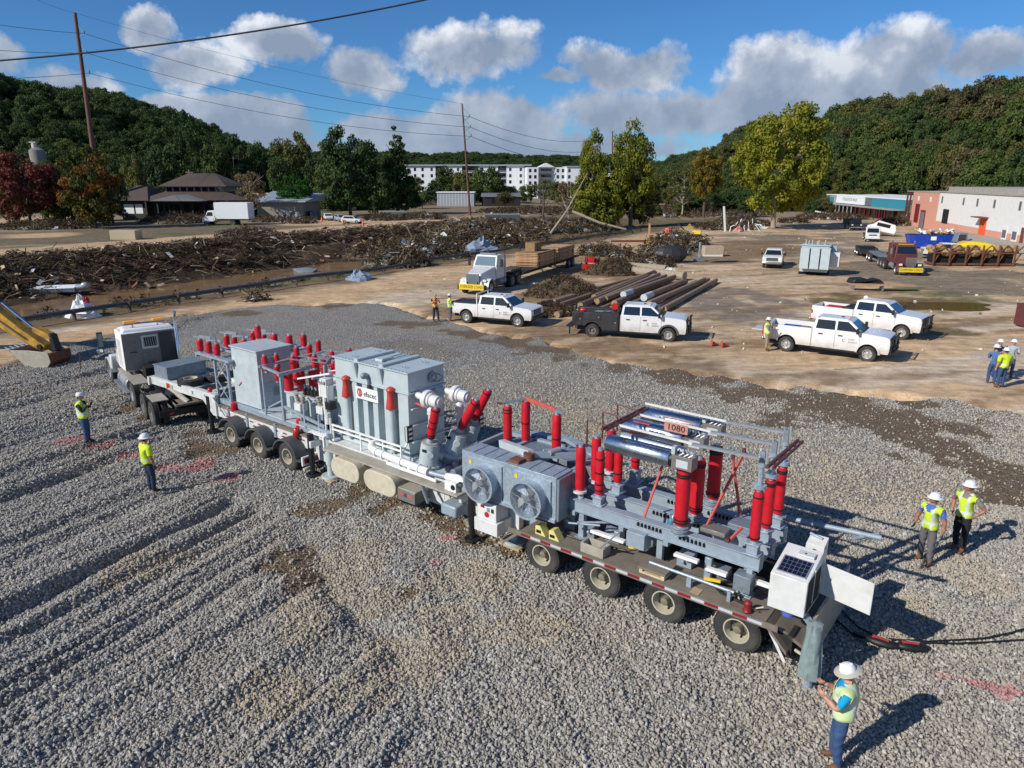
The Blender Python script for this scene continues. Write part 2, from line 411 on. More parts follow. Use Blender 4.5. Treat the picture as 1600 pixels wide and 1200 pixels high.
# ================================================================ THE GROUND
RP = np.array([-32.5, 43.5]); RD = np.array([.53, .848]); RN = np.array([-.848, .53])
def rail_tq(x, y): return (x - RP[0]) * RD[0] + (y - RP[1]) * RD[1], (x - RP[0]) * RN[0] + (y - RP[1]) * RN[1]
def rail_pt(t, q=0.): return (RP[0] + t * RD[0] + q * RN[0], RP[1] + t * RD[1] + q * RN[1])
def sst(a, b, x): k = np.clip((x - a) / (b - a), 0, 1); return k * k * (3 - 2 * k)
EDGE = [g(*p) for p in [(-60, 590), (0, 572), (150, 530), (300, 488), (420, 476), (560, 468), (610, 472), (660, 490), (740, 512), (830, 525), (950, 562), (1080, 577), (1200, 592), (1400, 612), (1600, 640), (1750, 665)]]
EX = np.array([-60] + [e[0] for e in EDGE] + [60]); EY = np.array([28] + [e[1] for e in EDGE] + [22])
def edge_y(x): return np.interp(x, EX, EY)
def hz(x, y):                                # height of the terrain
    x = np.asarray(x, float); y = np.asarray(y, float)
    t, q = rail_tq(x, y)
    wv = 1.2 * fbm(t * .06, q * 0 + 3, 5, 3)
    dep = 1 - .85 * sst(80, 135, t)
    near = sst(1.2, 11.5, q + wv); far = sst(25 + wv, 40 + 1.5 * wv, q)
    z = -3.3 * near * dep * (1 - far) + .45 * far
    z += (near * (1 - sst(44, 47, q))) * .35 * fbm(x, y, 8, 4, .45)
    # wooded hill on the right
    xb = 100 + 8 * fbm(y * .01, x * 0, 3, 2) + np.clip(y - 420, 0, 900) * .05
    hr = 25 * sst(0, 46, x - xb) * sst(60, 150, y) * (1 - .45 * sst(380, 900, y)) * (1 + .18 * fbm(x * .02, y * .02, 14, 3))
    # wooded hill on the left, falling away to the right
    top = np.interp(x, [-400, -230, -190, -160, -140, -115, -90, -60], [50, 44, 32, 19, 9, 0, 0, 0])
    hl = top * (1 - .9 * sst(430, 540, y)) * sst(235, 345, y + .15 * (x + 150)) * (1 + .12 * fbm(x * .02, y * .02, 24, 3))
    hl2 = 12 * sst(200, 330, y) * sst(-140, -230, x)
    hf = 36 * sst(1150, 1500, y) * (1 - sst(100, 400, x)) * (1 + .3 * fbm(x * .004, y * .004, 33, 3))
    return z + hr + np.maximum(hl, hl2) + hf
def blob(x, y, lst, seed, ns=.5, amp=.8):    # lst: (px, py, radius) -> 0..1 mask with a ragged edge
    m = np.full_like(x, -9.)
    for (px, py, r) in lst:
        cx, cy = g(px, py); m = np.maximum(m, 1 - np.hypot(x - cx, (y - cy)) / r)
    return sst(-.05, .35, m + amp * fbm(x, y, seed, 4, ns))
def axis(a, b, lo, hi, fine, far, gr=1.13):
    v = list(np.arange(lo, hi, fine)); s = fine; p = v[-1]
    while p < b: s = min(s * gr, far); p += s; v.append(p)
    s = fine; p = lo; L = []
    while p > a: s = min(s * gr, far); p -= s; L.append(p)
    return np.array(L[::-1] + v)
def grid_mesh(name, X, Y, Z, mats, attrs=None, smooth=True):
    ny, nx = X.shape; co = np.stack([X, Y, Z], -1).reshape(-1, 3).astype(np.float32)
    i = np.arange(ny * nx).reshape(ny, nx); f = np.stack([i[:-1, :-1], i[:-1, 1:], i[1:, 1:], i[1:, :-1]], -1).reshape(-1, 4)
    me = bpy.data.meshes.new(name); me.vertices.add(len(co)); me.vertices.foreach_set('co', co.ravel())
    me.loops.add(f.size); me.loops.foreach_set('vertex_index', f.ravel().astype(np.int32)); me.polygons.add(len(f))
    me.polygons.foreach_set('loop_start', np.arange(0, f.size, 4, dtype=np.int32)); me.polygons.foreach_set('loop_total', np.full(len(f), 4, np.int32))
    me.update(calc_edges=True)
    if smooth: me.shade_smooth()
    for m in mats: me.materials.append(m)
    for k, a in (attrs or {}).items():
        if a.ndim == 3:
            at = me.attributes.new(k, 'FLOAT_COLOR', 'POINT'); c4 = np.ones((a.shape[0] * a.shape[1], 4), np.float32); c4[:, :3] = a.reshape(-1, 3); at.data.foreach_set('color', c4.ravel())
        else:
            at = me.attributes.new(k, 'FLOAT', 'POINT'); at.data.foreach_set('value', a.ravel().astype(np.float32))
    o = bpy.data.objects.new(name, me); COL.objects.link(o); return o
# ---- one sheet to the horizon
xs = axis(-1500, 1500, -62, 96, .55, 40); ys = axis(-60, 2600, 26, 140, .55, 40)
X, Y = np.meshgrid(xs, ys); Z = hz(X, Y)
T_, Q_ = rail_tq(X, Y)
ing = (Y < edge_y(X) - .8) & (Q_ < -3)
Z = Z + .05 * fbm(X, Y, 41, 4, .35) * ((Q_ < 0) & (X < 98)) - .75 * ing
lotm = (Q_ < 0)
tan = np.array([.64, .445, .265]); tan2 = np.array([.54, .39, .245]); brown = np.array([.15, .095, .05]); asph = np.array([.21, .175, .13]); grass = np.array([.11, .13, .04]); bankc = np.array([.075, .048, .028])
n1 = fbm(X, Y, 51, 5, .09)[..., None]; n2 = fbm(X, Y, 52, 5, .6)[..., None]
C = tan * (1 + .10 * n2) * np.clip(.5 + .5 * (n1 > -9), 0, 1)
C = C + (tan2 - tan) * sst(-.2, .5, n1)
def lay(C, m, col, k=1.): m = m[..., None] * k; return C * (1 - m) + col * m
# streaks of dark earth and worn asphalt lying across the lot
U = X * .96 + Y * .28; V = -X * .28 + Y * .96
st = sst(.12, .45, fbm(U * .05, V * .32, 61, 4)) * (Y > 40)
C = lay(C, st * .3, asph * 1.35)
C = lay(C, sst(.15, .5, fbm(U * .10, V * .55, 63, 5)) * (st < .5), np.array([.66, .55, .42]), .7)
C = lay(C, sst(.22, .5, fbm(U * .14, V * .8, 62, 6)), brown * 1.7, .75)
C = lay(C, blob(X, Y, [(1060, 520, 1.6), (960, 545, 3.2), (860, 520, 3), (780, 530, 2.5), (1080, 580, 2.5), (700, 490, 3)], 71, .8), brown * 1.6, .8)
C = lay(C, blob(X, Y, [(1110, 470, 3.8), (1180, 490, 4.), (1150, 455, 3), (1210, 470, 3)], 72, .6), np.array([.22, .18, .14]), .8)
C = lay(C, blob(X, Y, [(1430, 475, 4.2), (1380, 500, 3.5), (1320, 470, 3), (1450, 520, 2.5), (1480, 470, 3)], 73, .5), np.array([.17, .115, .05]), .9)
C = lay(C, blob(X, Y, [(1500, 440, 7), (1450, 425, 8), (1380, 425, 6), (1560, 455, 5), (1550, 430, 4)], 74, .3), asph * .95, .8)
C = lay(C, blob(X, Y, [(1250, 375, 12), (1340, 395, 8), (1280, 395, 7)], 75, .2), asph * .8, .7)
C = lay(C, blob(X, Y, [(1150, 395, 8), (1100, 405, 6), (1180, 385, 9)], 76, .25, .3), brown * 1.5, .8)
C = lay(C, blob(X, Y, [(1300, 340, 20), (1230, 350, 12)], 77, .1, .4), np.array([.40, .29, .18]), .6)
C = lay(C, blob(X, Y, [(1460, 460, 2.4), (1420, 455, 2.6), (1500, 465, 2), (560, 345, 3), (1230, 390, 2)], 78, .9), grass, .6)
C = lay(C, blob(X, Y, [(940, 430, 6), (870, 470, 5), (990, 420, 5), (930, 405, 5)], 79, .3), brown * 1.8, .8)
# the shoulder, the banks, the far side
C = lay(C, sst(-10.5, -9, Q_ + .8 * fbm(X, Y, 89, 3, .3)) * (T_ > -60) * (T_ < 120) * (1 - sst(-4, -3, Q_)), tan * (1.0 + .1 * n2) * np.array([1.0, .97, .92]), .8)
C = lay(C, sst(-3.2, -.5, Q_ + 1.2 * fbm(X, Y, 81, 3, .4)) * (T_ > -60), brown * 1.1, .85)
C = lay(C, sst(0, 1.5, Q_), np.array([.16, .115, .06]))
C = lay(C, sst(0, 1.5, Q_) * sst(.0, .4, fbm(X, Y, 82, 4, .25)) * (Q_ < 14), grass * 1.1, .7)
C = lay(C, sst(18, 24, Q_), bankc * (1 + .5 * n2))
C = lay(C, sst(40, 43, Q_ + fbm(X, Y, 83, 3, .3)), np.array([.17, .15, .07]))
C = lay(C, sst(46, 48, Q_ + .8 * fbm(X, Y, 84, 3, .3)), tan * .92)
C = lay(C, sst(56, 59, Q_ + 1.5 * fbm(X, Y, 85, 3, .2)), np.array([.19, .15, .09]))
C = lay(C, sst(56, 59, Q_) * sst(-.2, .1, fbm(X, Y, 86, 4, .05)), np.array([.34, .26, .165]), .8)
C = lay(C, sst(56, 59, Q_) * sst(.1, .4, fbm(X, Y, 87, 4, .09)), grass * .9, .6)
C = lay(C, blob(X, Y, [(20, 345, 14), (-40, 350, 14), (60, 372, 7), (540, 350, 10), (470, 352, 8), (620, 348, 9)], 88, .1, .3), tan * .9)
C = lay(C, ((Z > 1.4) | (Y > 420)).astype(float), np.array([.035, .042, .018]))
C = lay(C, (sst(170, 200, Y) * (X > -50) * (X < 100) * (Z < 3)), np.array([.27, .20, .125]), .75)
mg = bpy.data.materials.new('earth'); mg.use_nodes = True; q = N(mg.node_tree); b = q.n['Principled BSDF']
vc = q.new('ShaderNodeVertexColor', layer_name='tint').outputs[0]; pos = q.new('ShaderNodeNewGeometry').outputs['Position']
a1 = q.mr(q.noise(pos, 1.3, 8, .68), .3, .7, .62, 1.28); a2 = q.mr(q.noise(pos, 14, 4, .6), .3, .7, .82, 1.15)
strv = q.vm('MULTIPLY', pos, (.25, 1.6, 1)); a3 = q.mr(q.noise(strv, 1.1, 6, .6), .35, .65, .8, 1.15)
c = q.mix(1.0, vc, q.math('MULTIPLY', q.math('MULTIPLY', a1, a2), a3), 'MULTIPLY')
peb = q.new('ShaderNodeTexVoronoi'); q.put(peb.inputs['Vector'], pos); peb.inputs['Scale'].default_value = 6
pm = q.math('LESS_THAN', peb.outputs['Distance'], .16); c = q.mix(q.math('MULTIPLY', pm, .5), c, (.52, .46, .38, 1))
q.put(b.inputs['Base Color'], c); b.inputs['Roughness'].default_value = .92; b.inputs['Specular IOR Level'].default_value = .2
bn = q.new('ShaderNodeBump'); bn.inputs['Strength'].default_value = .7; bn.inputs['Distance'].default_value = .12
q.put(bn.inputs['Height'], q.math('ADD', q.noise(strv, 2.2, 8, .65), q.math('MULTIPLY', q.noise(pos, 12, 4), .25))); q.l.new(bn.outputs[0], b.inputs['Normal'])
tag(grid_mesh('ground', X, Y, Z, [mg], {'tint': C}), kind='structure', label='tan dirt lot, river banks and valley floor reaching the hills')
# ---- crushed stone pad
gx = np.concatenate([np.arange(-34, 27, .13)]); gy = np.concatenate([np.arange(2, 26, .12), np.arange(26, 60, .28)])
GX, GY = np.meshgrid(gx, gy)
TA = rad(141.7); TU = np.array([math.cos(TA), math.sin(TA)]); TN = np.array([math.sin(TA), -math.cos(TA)])
MUD = [(1110, 600, 2.3), (1180, 614, 2.9), (1260, 630, 3.0), (1340, 645, 2.8), (1430, 676, 2.2), (1500, 705, 1.8), (1560, 737, 1.6), (1600, 760, 1.5), (1640, 780, 1.5), (1480, 725, .8), (1010, 565, 1.9), (900, 540, 2.0), (1230, 600, 1.2),
       (455, 870, .75), (480, 905, .5), (470, 800, .5), (560, 772, .8), (620, 785, .9), (680, 800, .8), (745, 845, .8), (800, 862, .6), (300, 685, 1.3), (330, 705, .9), (200, 640, .9), (240, 655, .8), (640, 930, .35), (1180, 1000, .4), (1560, 780, .5), (640, 505, 1.6), (730, 520, 1.5), (800, 533, 1.6), (860, 548, 1.8), (1050, 585, 1.8), (520, 480, 1.5), (380, 490, 1.2), (960, 575, 1.2), (1330, 622, 1.5), (1420, 630, 1.3), (600, 800, .6), (710, 825, .7), (350, 700, .9), (520, 790, .6), (770, 900, .3)]
def furrow(x, y):
    n = x * TN[0] + y * TN[1]
    xl = np.interp(y, [7, 9.4, 12.8, 18, 25, 40], [-.6, -1.3, -3.0, -6.6, -11.5, -21]) + .5 * fbm(x, y, 94, 3, .5)
    am = (1 - sst(-.9, .3, x - xl)) * sst(-34, -30, x)
    th = rad(63); cx = -x * math.sin(th) + y * math.cos(th); tx = x * math.cos(th) + y * math.sin(th)
    cx = cx + .0016 * (tx - 8) ** 2 + .12 * fbm(tx * .25, cx * .3, 90, 2)
    f = fbm(cx * 1.25, tx * .035, 91, 2); f2 = fbm(cx * 2.9, tx * .09, 92, 3)
    rg = 1 - np.abs(np.sin(cx * 3.6 + 3.4 * fbm(cx * .55, tx * .06, 191, 3))) ** .6
    h = .13 * (1 - np.abs(f) * 1.7) + .07 * f2 - .30 * rg * np.clip(.6 + 1.5 * fbm(cx * .7, tx * .07, 192, 3), 0, 1.7)
    al = sst(14, 9, n) * sst(3, -3, x)
    cc = x * .95 + y * .3                                      # shallow tracks crossing at the lower middle
    h2 = .07 * fbm(cc * 1.6, (-x * .3 + y * .95) * .08, 93, 3) * sst(0, 1.5, x - xl) * sst(7, 3, x) * (1 - sst(10.5, 12, n)) - .14 * np.exp(-((x - xl - .3) / .35) ** 2) * sst(10, 13, y) * (1 - sst(17, 19, y))
    return am * h + h2
def gz(x, y):
    x = np.asarray(x, float); y = np.asarray(y, float)
    d = edge_y(x) - y; t, qq = rail_tq(x, y)
    e = d + 1.4 * fbm(x, y, 95, 4, .5)
    base = .03 - .5 * (1 - sst(-.6, 1.2, e)) - .3 * sst(-5.5, -3, qq)
    return base + furrow(x, y) + .035 * fbm(x, y, 96, 4, .9)
GZ = gz(GX, GY)
mudm = blob(GX, GY, MUD, 97, .9, .75)
farm = blob(GX, GY, [(1500, 640, 3), (850, 620, 2), (640, 560, 3)], 98, .5, .9) * .35
GZ = GZ - .02 * mudm
PINK = [(110, 690, .5), (160, 698, .5), (200, 712, .4), (270, 735, .5), (310, 730, .4), (360, 745, .5), (1480, 1060, .22), (1505, 1066, .2), (1530, 1072, .2), (1555, 1078, .2), (900, 800, .2), (700, 842, .2), (680, 880, .15)]
pinkm = blob(GX, GY, PINK, 99, 2.5, .9) * .5
mgv = bpy.data.materials.new('crushed_stone'); mgv.use_nodes = True; q = N(mgv.node_tree); b = q.n['Principled BSDF']
pos = q.new('ShaderNodeNewGeometry').outputs['Position']
posf = q.vm('ADD', pos, q.vm('SCALE', q.noise(pos, 9, 3, out=1), .05))
vo = q.new('ShaderNodeTexVoronoi'); q.put(vo.inputs['Vector'], posf); vo.inputs['Scale'].default_value = 15
vo2 = q.new('ShaderNodeTexVoronoi'); q.put(vo2.inputs['Vector'], posf); vo2.inputs['Scale'].default_value = 31
sep = q.new('ShaderNodeSeparateColor'); q.l.new(vo.outputs['Color'], sep.inputs[0])
rp = q.new('ShaderNodeValToRGB'); q.put(rp.inputs[0], sep.outputs[0]); r = rp.color_ramp
r.elements[0].color = (.28, .275, .262, 1); r.elements[1].color = (.68, .66, .62, 1); e2 = r.elements.new(.4); e2.color = (.42, .405, .38, 1); e3 = r.elements.new(.75); e3.color = (.52, .49, .445, 1)
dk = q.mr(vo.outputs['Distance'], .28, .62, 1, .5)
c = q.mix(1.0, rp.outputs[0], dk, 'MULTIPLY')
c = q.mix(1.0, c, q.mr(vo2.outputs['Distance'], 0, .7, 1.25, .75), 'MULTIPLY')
big = q.mr(q.noise(pos, .22, 5, .6), .38, .66, 0, 1)
c = q.mix(q.math('MULTIPLY', big, .3), c, (.42, .33, .21, 1))
mu = q.new('ShaderNodeAttribute', attribute_name='mud').outputs['Fac']; pk = q.new('ShaderNodeAttribute', attribute_name='pink').outputs['Fac']
c = q.mix(q.math('MULTIPLY', mu, q.mr(q.noise(pos, 7, 4), .35, .6, .6, 1)), c, q.mix(q.noise(pos, 3, 4), (.10, .065, .035, 1), (.22, .15, .085, 1)))
c = q.mix(pk, c, (.55, .12, .12, 1))
q.put(b.inputs['Base Color'], c); b.inputs['Roughness'].default_value = .9; b.inputs['Specular IOR Level'].default_value = .25
bn = q.new('ShaderNodeBump'); bn.inputs['Strength'].default_value = 1; bn.inputs['Distance'].default_value = .06
q.put(bn.inputs['Height'], q.math('SUBTRACT', q.math('MULTIPLY', q.noise(pos, 5, 4), .8), q.math('ADD', vo.outputs['Distance'], q.math('MULTIPLY', vo2.outputs['Distance'], .3)))); q.l.new(bn.outputs[0], b.inputs['Normal'])
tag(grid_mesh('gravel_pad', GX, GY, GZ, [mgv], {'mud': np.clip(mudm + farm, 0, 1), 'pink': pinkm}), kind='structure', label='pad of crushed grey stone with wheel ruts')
# ---- scatter helper: real geometry instanced on points, for what nobody could count
def scatter(name, P, R, S, I, protos, label=None, extra=None):
    me = bpy.data.meshes.new(name); me.vertices.add(len(P)); me.vertices.foreach_set('co', np.asarray(P, np.float32).ravel())
    for k, t, a, f in (('rot', 'FLOAT_VECTOR', R, 'vector'), ('scl', 'FLOAT_VECTOR', S, 'vector'), ('idx', 'INT', I, 'value')):
        at = me.attributes.new(k, t, 'POINT'); at.data.foreach_set(f, np.asarray(a, np.int32 if t == 'INT' else np.float32).ravel())
    if extra is not None: me.attributes.new('sand', 'FLOAT', 'POINT').data.foreach_set('value', np.asarray(extra, np.float32))
    o = bpy.data.objects.new(name, me); COL.objects.link(o)
    cc = bpy.data.collections.new(name + '_kinds')
    for p in protos: cc.objects.link(p)
    ng = bpy.data.node_groups.new(name, 'GeometryNodeTree'); ng.interface.new_socket('Geometry', in_out='INPUT', socket_type='NodeSocketGeometry'); ng.interface.new_socket('Geometry', in_out='OUTPUT', socket_type='NodeSocketGeometry')
    n = ng.nodes; l = ng.links; gi = n.new('NodeGroupInput'); go = n.new('NodeGroupOutput'); ip = n.new('GeometryNodeInstanceOnPoints'); ci = n.new('GeometryNodeCollectionInfo')
    ci.inputs['Collection'].default_value = cc; ci.inputs['Separate Children'].default_value = True; ci.inputs['Reset Children'].default_value = True
    def at(k, t): a = n.new('GeometryNodeInputNamedAttribute'); a.data_type = t; a.inputs['Name'].default_value = k; return a.outputs[0]
    l.new(gi.outputs[0], ip.inputs['Points']); l.new(ci.outputs[0], ip.inputs['Instance']); ip.inputs['Pick Instance'].default_value = True
    l.new(at('idx', 'INT'), ip.inputs['Instance Index']); e = n.new('FunctionNodeEulerToRotation'); l.new(at('rot', 'FLOAT_VECTOR'), e.inputs[0]); l.new(e.outputs[0], ip.inputs['Rotation'])
    l.new(at('scl', 'FLOAT_VECTOR'), ip.inputs['Scale']); l.new(ip.outputs[0], go.inputs[0])
    m = o.modifiers.new('scatter', 'NODES'); m.node_group = ng
    return tag(o, label, None, None, 'stuff')
def proto(name, b, smooth=0): return bpy.data.objects.new(name, b.mesh(name, smooth))
def rock(seed, m, flat=.6, jag=.22):
    r = random.Random(seed); b = B(); t = (1 + 5 ** .5) / 2
    V = [Vector(p).normalized() for p in ((-1, t, 0), (1, t, 0), (-1, -t, 0), (1, -t, 0), (0, -1, t), (0, 1, t), (0, -1, -t), (0, 1, -t), (t, 0, -1), (t, 0, 1), (-t, 0, -1), (-t, 0, 1))]
    F = [(0, 11, 5), (0, 5, 1), (0, 1, 7), (0, 7, 10), (0, 10, 11), (1, 5, 9), (5, 11, 4), (11, 10, 2), (10, 7, 6), (7, 1, 8), (3, 9, 4), (3, 4, 2), (3, 2, 6), (3, 6, 8), (3, 8, 9), (4, 9, 5), (2, 4, 11), (6, 2, 10), (8, 6, 7), (9, 8, 1)]
    V = [Vector((p.x * 1.15, p.y * .85, p.z * flat)) * (1 + r.uniform(-jag, jag)) for p in V]
    return b.add(V, F, m)
def stone_mat(key, ramp):
    m = bpy.data.materials.new(key); m.use_nodes = True; q = N(m.node_tree); b = q.n['Principled BSDF']
    rp = q.new('ShaderNodeValToRGB'); q.put(rp.inputs[0], q.new('ShaderNodeObjectInfo').outputs['Random']); r = rp.color_ramp
    r.elements[0].color = (*ramp[0], 1); r.elements[1].color = (*ramp[-1], 1); r.elements[1].position = 1
    for i, cc in enumerate(ramp[1:-1]): e = r.elements.new((i + 1) / (len(ramp) - 1)); e.color = (*cc, 1)
    pos = q.new('ShaderNodeNewGeometry').outputs['Position']; big = q.mr(q.noise(pos, .22, 5, .6), .38, .66, 0, 1)
    c = q.mix(q.math('ADD', q.math('MULTIPLY', big, .22), q.math('MULTIPLY', q.new('ShaderNodeAttribute', attribute_name='sand', attribute_type='INSTANCER').outputs['Fac'], .42), clamp=True), rp.outputs[0], (.45, .36, .235, 1))
    c = q.mix(q.new('ShaderNodeAttribute', attribute_name='pink', attribute_type='INSTANCER').outputs['Fac'], c, (.55, .13, .15, 1))
    c = q.mix(1., c, q.mr(q.noise(pos, 40, 3), .3, .7, .8, 1.2), 'MULTIPLY')
    q.put(b.inputs['Base Color'], c); b.inputs['Roughness'].default_value = .85; b.inputs['Specular IOR Level'].default_value = .3; MT[key] = m
stone_mat('stone', [(.19, .186, .178), (.28, .272, .256), (.33, .318, .297), (.37, .353, .322), (.34, .303, .25), (.42, .403, .372), (.53, .513, .48)])
def frustum_pts(n, y0, y1, margin=1.5):
    y = np.sqrt(rng.random(n) * (y1 ** 2 - y0 ** 2) + y0 ** 2) if y0 > 0 else rng.random(n) * y1
    hw = .90 * (y * .961 + CAM_H * .2756 + 0) + margin; x = (rng.random(n) * 2 - 1) * hw
    return x, y
x1, y1 = frustum_pts(183000, 5.2, 19); x2, y2 = frustum_pts(250000, 19, 40)
sx_, sy_ = np.concatenate([x1, x2]), np.concatenate([y1, y2])
keep = (sy_ < edge_y(sx_) + .8 * rng.random(len(sx_)) - .3) & (sx_ > -33.5) & (sx_ < 26.5)
mm = blob(sx_, sy_, MUD, 97, .9, .75); keep &= rng.random(len(sx_)) > mm * .92; keep &= rng.random(len(sx_)) > np.clip((sy_ - 24) / 16, 0, 1)
sx_, sy_ = sx_[keep], sy_[keep]; sz_ = gz(sx_, sy_)
ns = len(sx_); ss = (.020 + .032 * rng.random(ns) ** 1.9) * (1 + .35 * (rng.random(ns) > .97))
SAND = [(520, 900, 1.1), (600, 940, 1.1), (680, 980, 1.1), (690, 900, 1.1), (620, 1010, .9), (560, 860, .9), (440, 1100, .7), (240, 870, 1), (760, 920, .8), (820, 985, .6), (470, 990, .8), (560, 1090, .6), (130, 740, 1.2), (1500, 900, .8), (1420, 950, .8), (900, 650, 2), (1300, 760, 1.5), (1480, 800, 1)]
sand_ = np.clip(blob(sx_, sy_, SAND, 100, .7, .9) + .30 * sst(-5, 6, sx_) + .5 * blob(sx_, sy_, MUD, 97, .9, .75), 0, 1)
scatter('gravel', np.stack([sx_, sy_, sz_ + ss * .25], -1), rng.random((ns, 3)) * 6.28, np.stack([ss] * 3, -1), rng.integers(0, 6, ns), [proto('stone', rock(i, 'stone')) for i in range(6)], 'loose crushed grey stones covering the pad', extra=sand_)
PL = PINK + [(1462 + k * 9, 1056 + k * 2.1, .17) for k in range(15)]
COL.objects['gravel'].data.attributes.new('pink', 'FLOAT', 'POINT').data.foreach_set('value', (blob(sx_, sy_, PL, 99, 2.5, .9) * .42).astype(np.float32))
# ---- river
b = B(); tt = np.arange(-60, 150, 3.)
G = [[(*rail_pt(t, 8.5 + q_ * 22), -2.62) for q_ in np.linspace(0, 1, 8)] for t in tt]
b.sheet(G, 'water'); b.build('river_water', smooth=80, kind='structure', label='brown flood water in the river channel')
b = B(); r_ = random.Random(3)
for k in range(330):
    t = r_.gauss(27, 4.5); qq = 14.2 + r_.gauss(0, 1.0); p = rail_pt(t, qq); a = r_.uniform(.15, .6)
    if not 10 < qq < 25: continue
    b.sph((p[0], p[1], -2.6), (a * 1.3, a * .45, .13), 'foam', 6, 3)
b.build('rapids', kind='stuff', label='pale broken water running over stones')
b = B(); pts = []
for i in range(40):
    a = i / 40 * 6.283; rr = 1 + .25 * math.sin(2.3 * a + 1) + .12 * math.sin(5 * a); pts.append((4.6 * rr * math.cos(a), 2.2 * rr * math.sin(a)))
px_, py_ = g(1432, 478); b.prism(pts, -.3, .025, 'puddle', 'z'); b.build('puddle', kind='structure', label='brown puddle behind the two parked pickups', loc=(px_, py_, 0))
# ================================================================ MOBILE SUBSTATION TRAILER
# local frame: x along the trailer towards the tractor, v across (0 = near side), z up
TR_O = Vector((12.4 * TN[0], 12.4 * TN[1], 0))
def TW(u, v, z=0.): return Vector((TR_O.x + u * TU[0] + v * TN[0], TR_O.y + u * TU[1] + v * TN[1], z))
TR = thing('mobile_substation_trailer', 'long multi-axle trailer carrying a grey power transformer, cooling fans and red-wrapped bushings', 'trailer', TR_O, TA)
def TB(): return B(mir=True)
def wheel_meshes(R, wd, rimm, rr=.56, key='w', dish=.5):
    b = B(); n = 28; pr = [(0, R * rr), (.005, R * .8), (wd * .06, R * .93), (wd * .16, R * .985), (wd * .3, R), (wd * .7, R), (wd * .84, R * .985), (wd * .94, R * .93), (wd - .005, R * .8), (wd, R * rr), (wd * .9, R * rr * .98), (wd * .1, R * rr * .98), (0, R * rr)]
    p = Vector((0, -wd / 2, 0)); v = []; f = []
    for (h, r_) in pr:
        for i in range(n): t = 2 * math.pi * i / n; v.append((r_ * math.cos(t), -wd / 2 + h, r_ * math.sin(t)))
    for k in range(len(pr) - 1):
        for i in range(n): j = (i + 1) % n; f.append((k * n + j, k * n + i, (k + 1) * n + i, (k + 1) * n + j))
    b.add(v, f, 'tyre')
    for i in range(44):                     # tread blocks
        t = 2 * math.pi * i / 44; c, s_ = math.cos(t), math.sin(t); M = Matrix(((c, 0, s_), (0, 1, 0), (-s_, 0, c)))
        for yy in (-.3, 0, .3): b.obox(M @ Vector((0, yy * wd, R)), (R * .085, wd * .19, .022), M, 'tyre')
    tyre = b.mesh('tyre', 40)
    b = B(); y = wd / 2
    # rim facing +y: lip, barrel, disc, hub and nuts
    d = dish * wd
    b.lathe([(0, R * rr), (.012, R * rr), (.012, R * rr * .9), (-d * .6, R * rr * .82), (-d, R * rr * .72)], (0, y - .012, 0), (0, y + 1, 0), rimm, 24, caps=False)
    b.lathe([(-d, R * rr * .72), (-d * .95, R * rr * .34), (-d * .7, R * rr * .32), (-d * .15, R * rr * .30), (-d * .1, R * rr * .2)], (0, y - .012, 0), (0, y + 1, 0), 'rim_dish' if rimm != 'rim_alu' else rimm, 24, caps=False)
    for i in range(10):
        t = 2 * math.pi * i / 10; c, s_ = math.cos(t), math.sin(t); b.cyl((c * R * rr * .47, y - d - .01, s_ * R * rr * .47), (c * R * rr * .47, y - d * .75, s_ * R * rr * .47), R * .022, 'galv_dark', n=6)
    for i in range(5):
        t = 2 * math.pi * (i + .5) / 5; c, s_ = math.cos(t), math.sin(t); b.cyl((c * R * rr * .72, y - d * .93, s_ * R * rr * .72), (c * R * rr * .72, y - d * .70, s_ * R * rr * .72), R * .045, 'dark_gap', n=8)
    b.lathe([(0, R * rr), (.012, R * rr), (.014, R * rr * .3)], (0, -y + .012, 0), (0, -y - 1, 0), 'dark_plastic', 16)
    return tyre, b.mesh('rim', 40)
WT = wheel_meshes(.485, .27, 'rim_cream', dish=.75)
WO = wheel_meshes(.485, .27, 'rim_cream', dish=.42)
def put_wheel(parent, loc, ms, side=1):     # side +1: rim faces local +y
    t = part('tyre', ms[0], parent, loc, (0, 0, 0 if side > 0 else math.pi)); part('rim', ms[1], t); return t
# ---- wheels (near side outward is local +y because v runs the other way)
for u in (4.12, 5.73, 7.30, 8.96, 19.28, 20.95, 22.64):
    put_wheel(TR, (u, -.22, .485), WT, 1); put_wheel(TR, (u, -.55, .485), WT, 1)
    put_wheel(TR, (u, -2.2, .485), WT, -1); put_wheel(TR, (u, -2.53, .485), WT, -1)
    b = TB(); b.cyl((u, .3, .485), (u, 2.5, .485), .075, 'black', n=8); b.box(u - .35, u + .35, .72, .86, .5, .62, 'black'); b.box(u - .35, u + .35, 1.9, 2.04, .5, .62, 'black'); b.build('axle', TR)
# ---- rear deck
b = TB(); b.box(3.55, 9.55, 0, 2.72, .90, .985, 'deck')
b.hexa([(9.55, 0, .90), (10.1, 0, .45), (10.1, 2.72, .45), (9.55, 2.72, .90), (9.55, 0, .98), (10.1, 0, .53), (10.1, 2.72, .53), (9.55, 2.72, .98)], 'deck')
b.hexa([(3.1, .0, .42), (3.55, .0, .89), (3.55, 2.72, .89), (3.1, 2.72, .42), (3.1, 0, .5), (3.55, 0, .97), (3.55, 2.72, .97), (3.1, 2.72, .5)], 'deck')
b.build('rear_deck', TR, .008)
b = TB(); b.box(3.3, 9.9, -.03, 0, .87, 1.0, 'deck'); b.build('deck_edge_rail', TR)
nst = 20
for i in range(nst):
    u0 = 3.6 + i * (5.9 / nst); b = TB(); b.box(u0, u0 + 5.9 / nst - .004, -.036, -.0305, .905, .965, 'refl_red' if i % 2 else 'refl_white'); b.build('reflective_strip', TR)
b = TB()
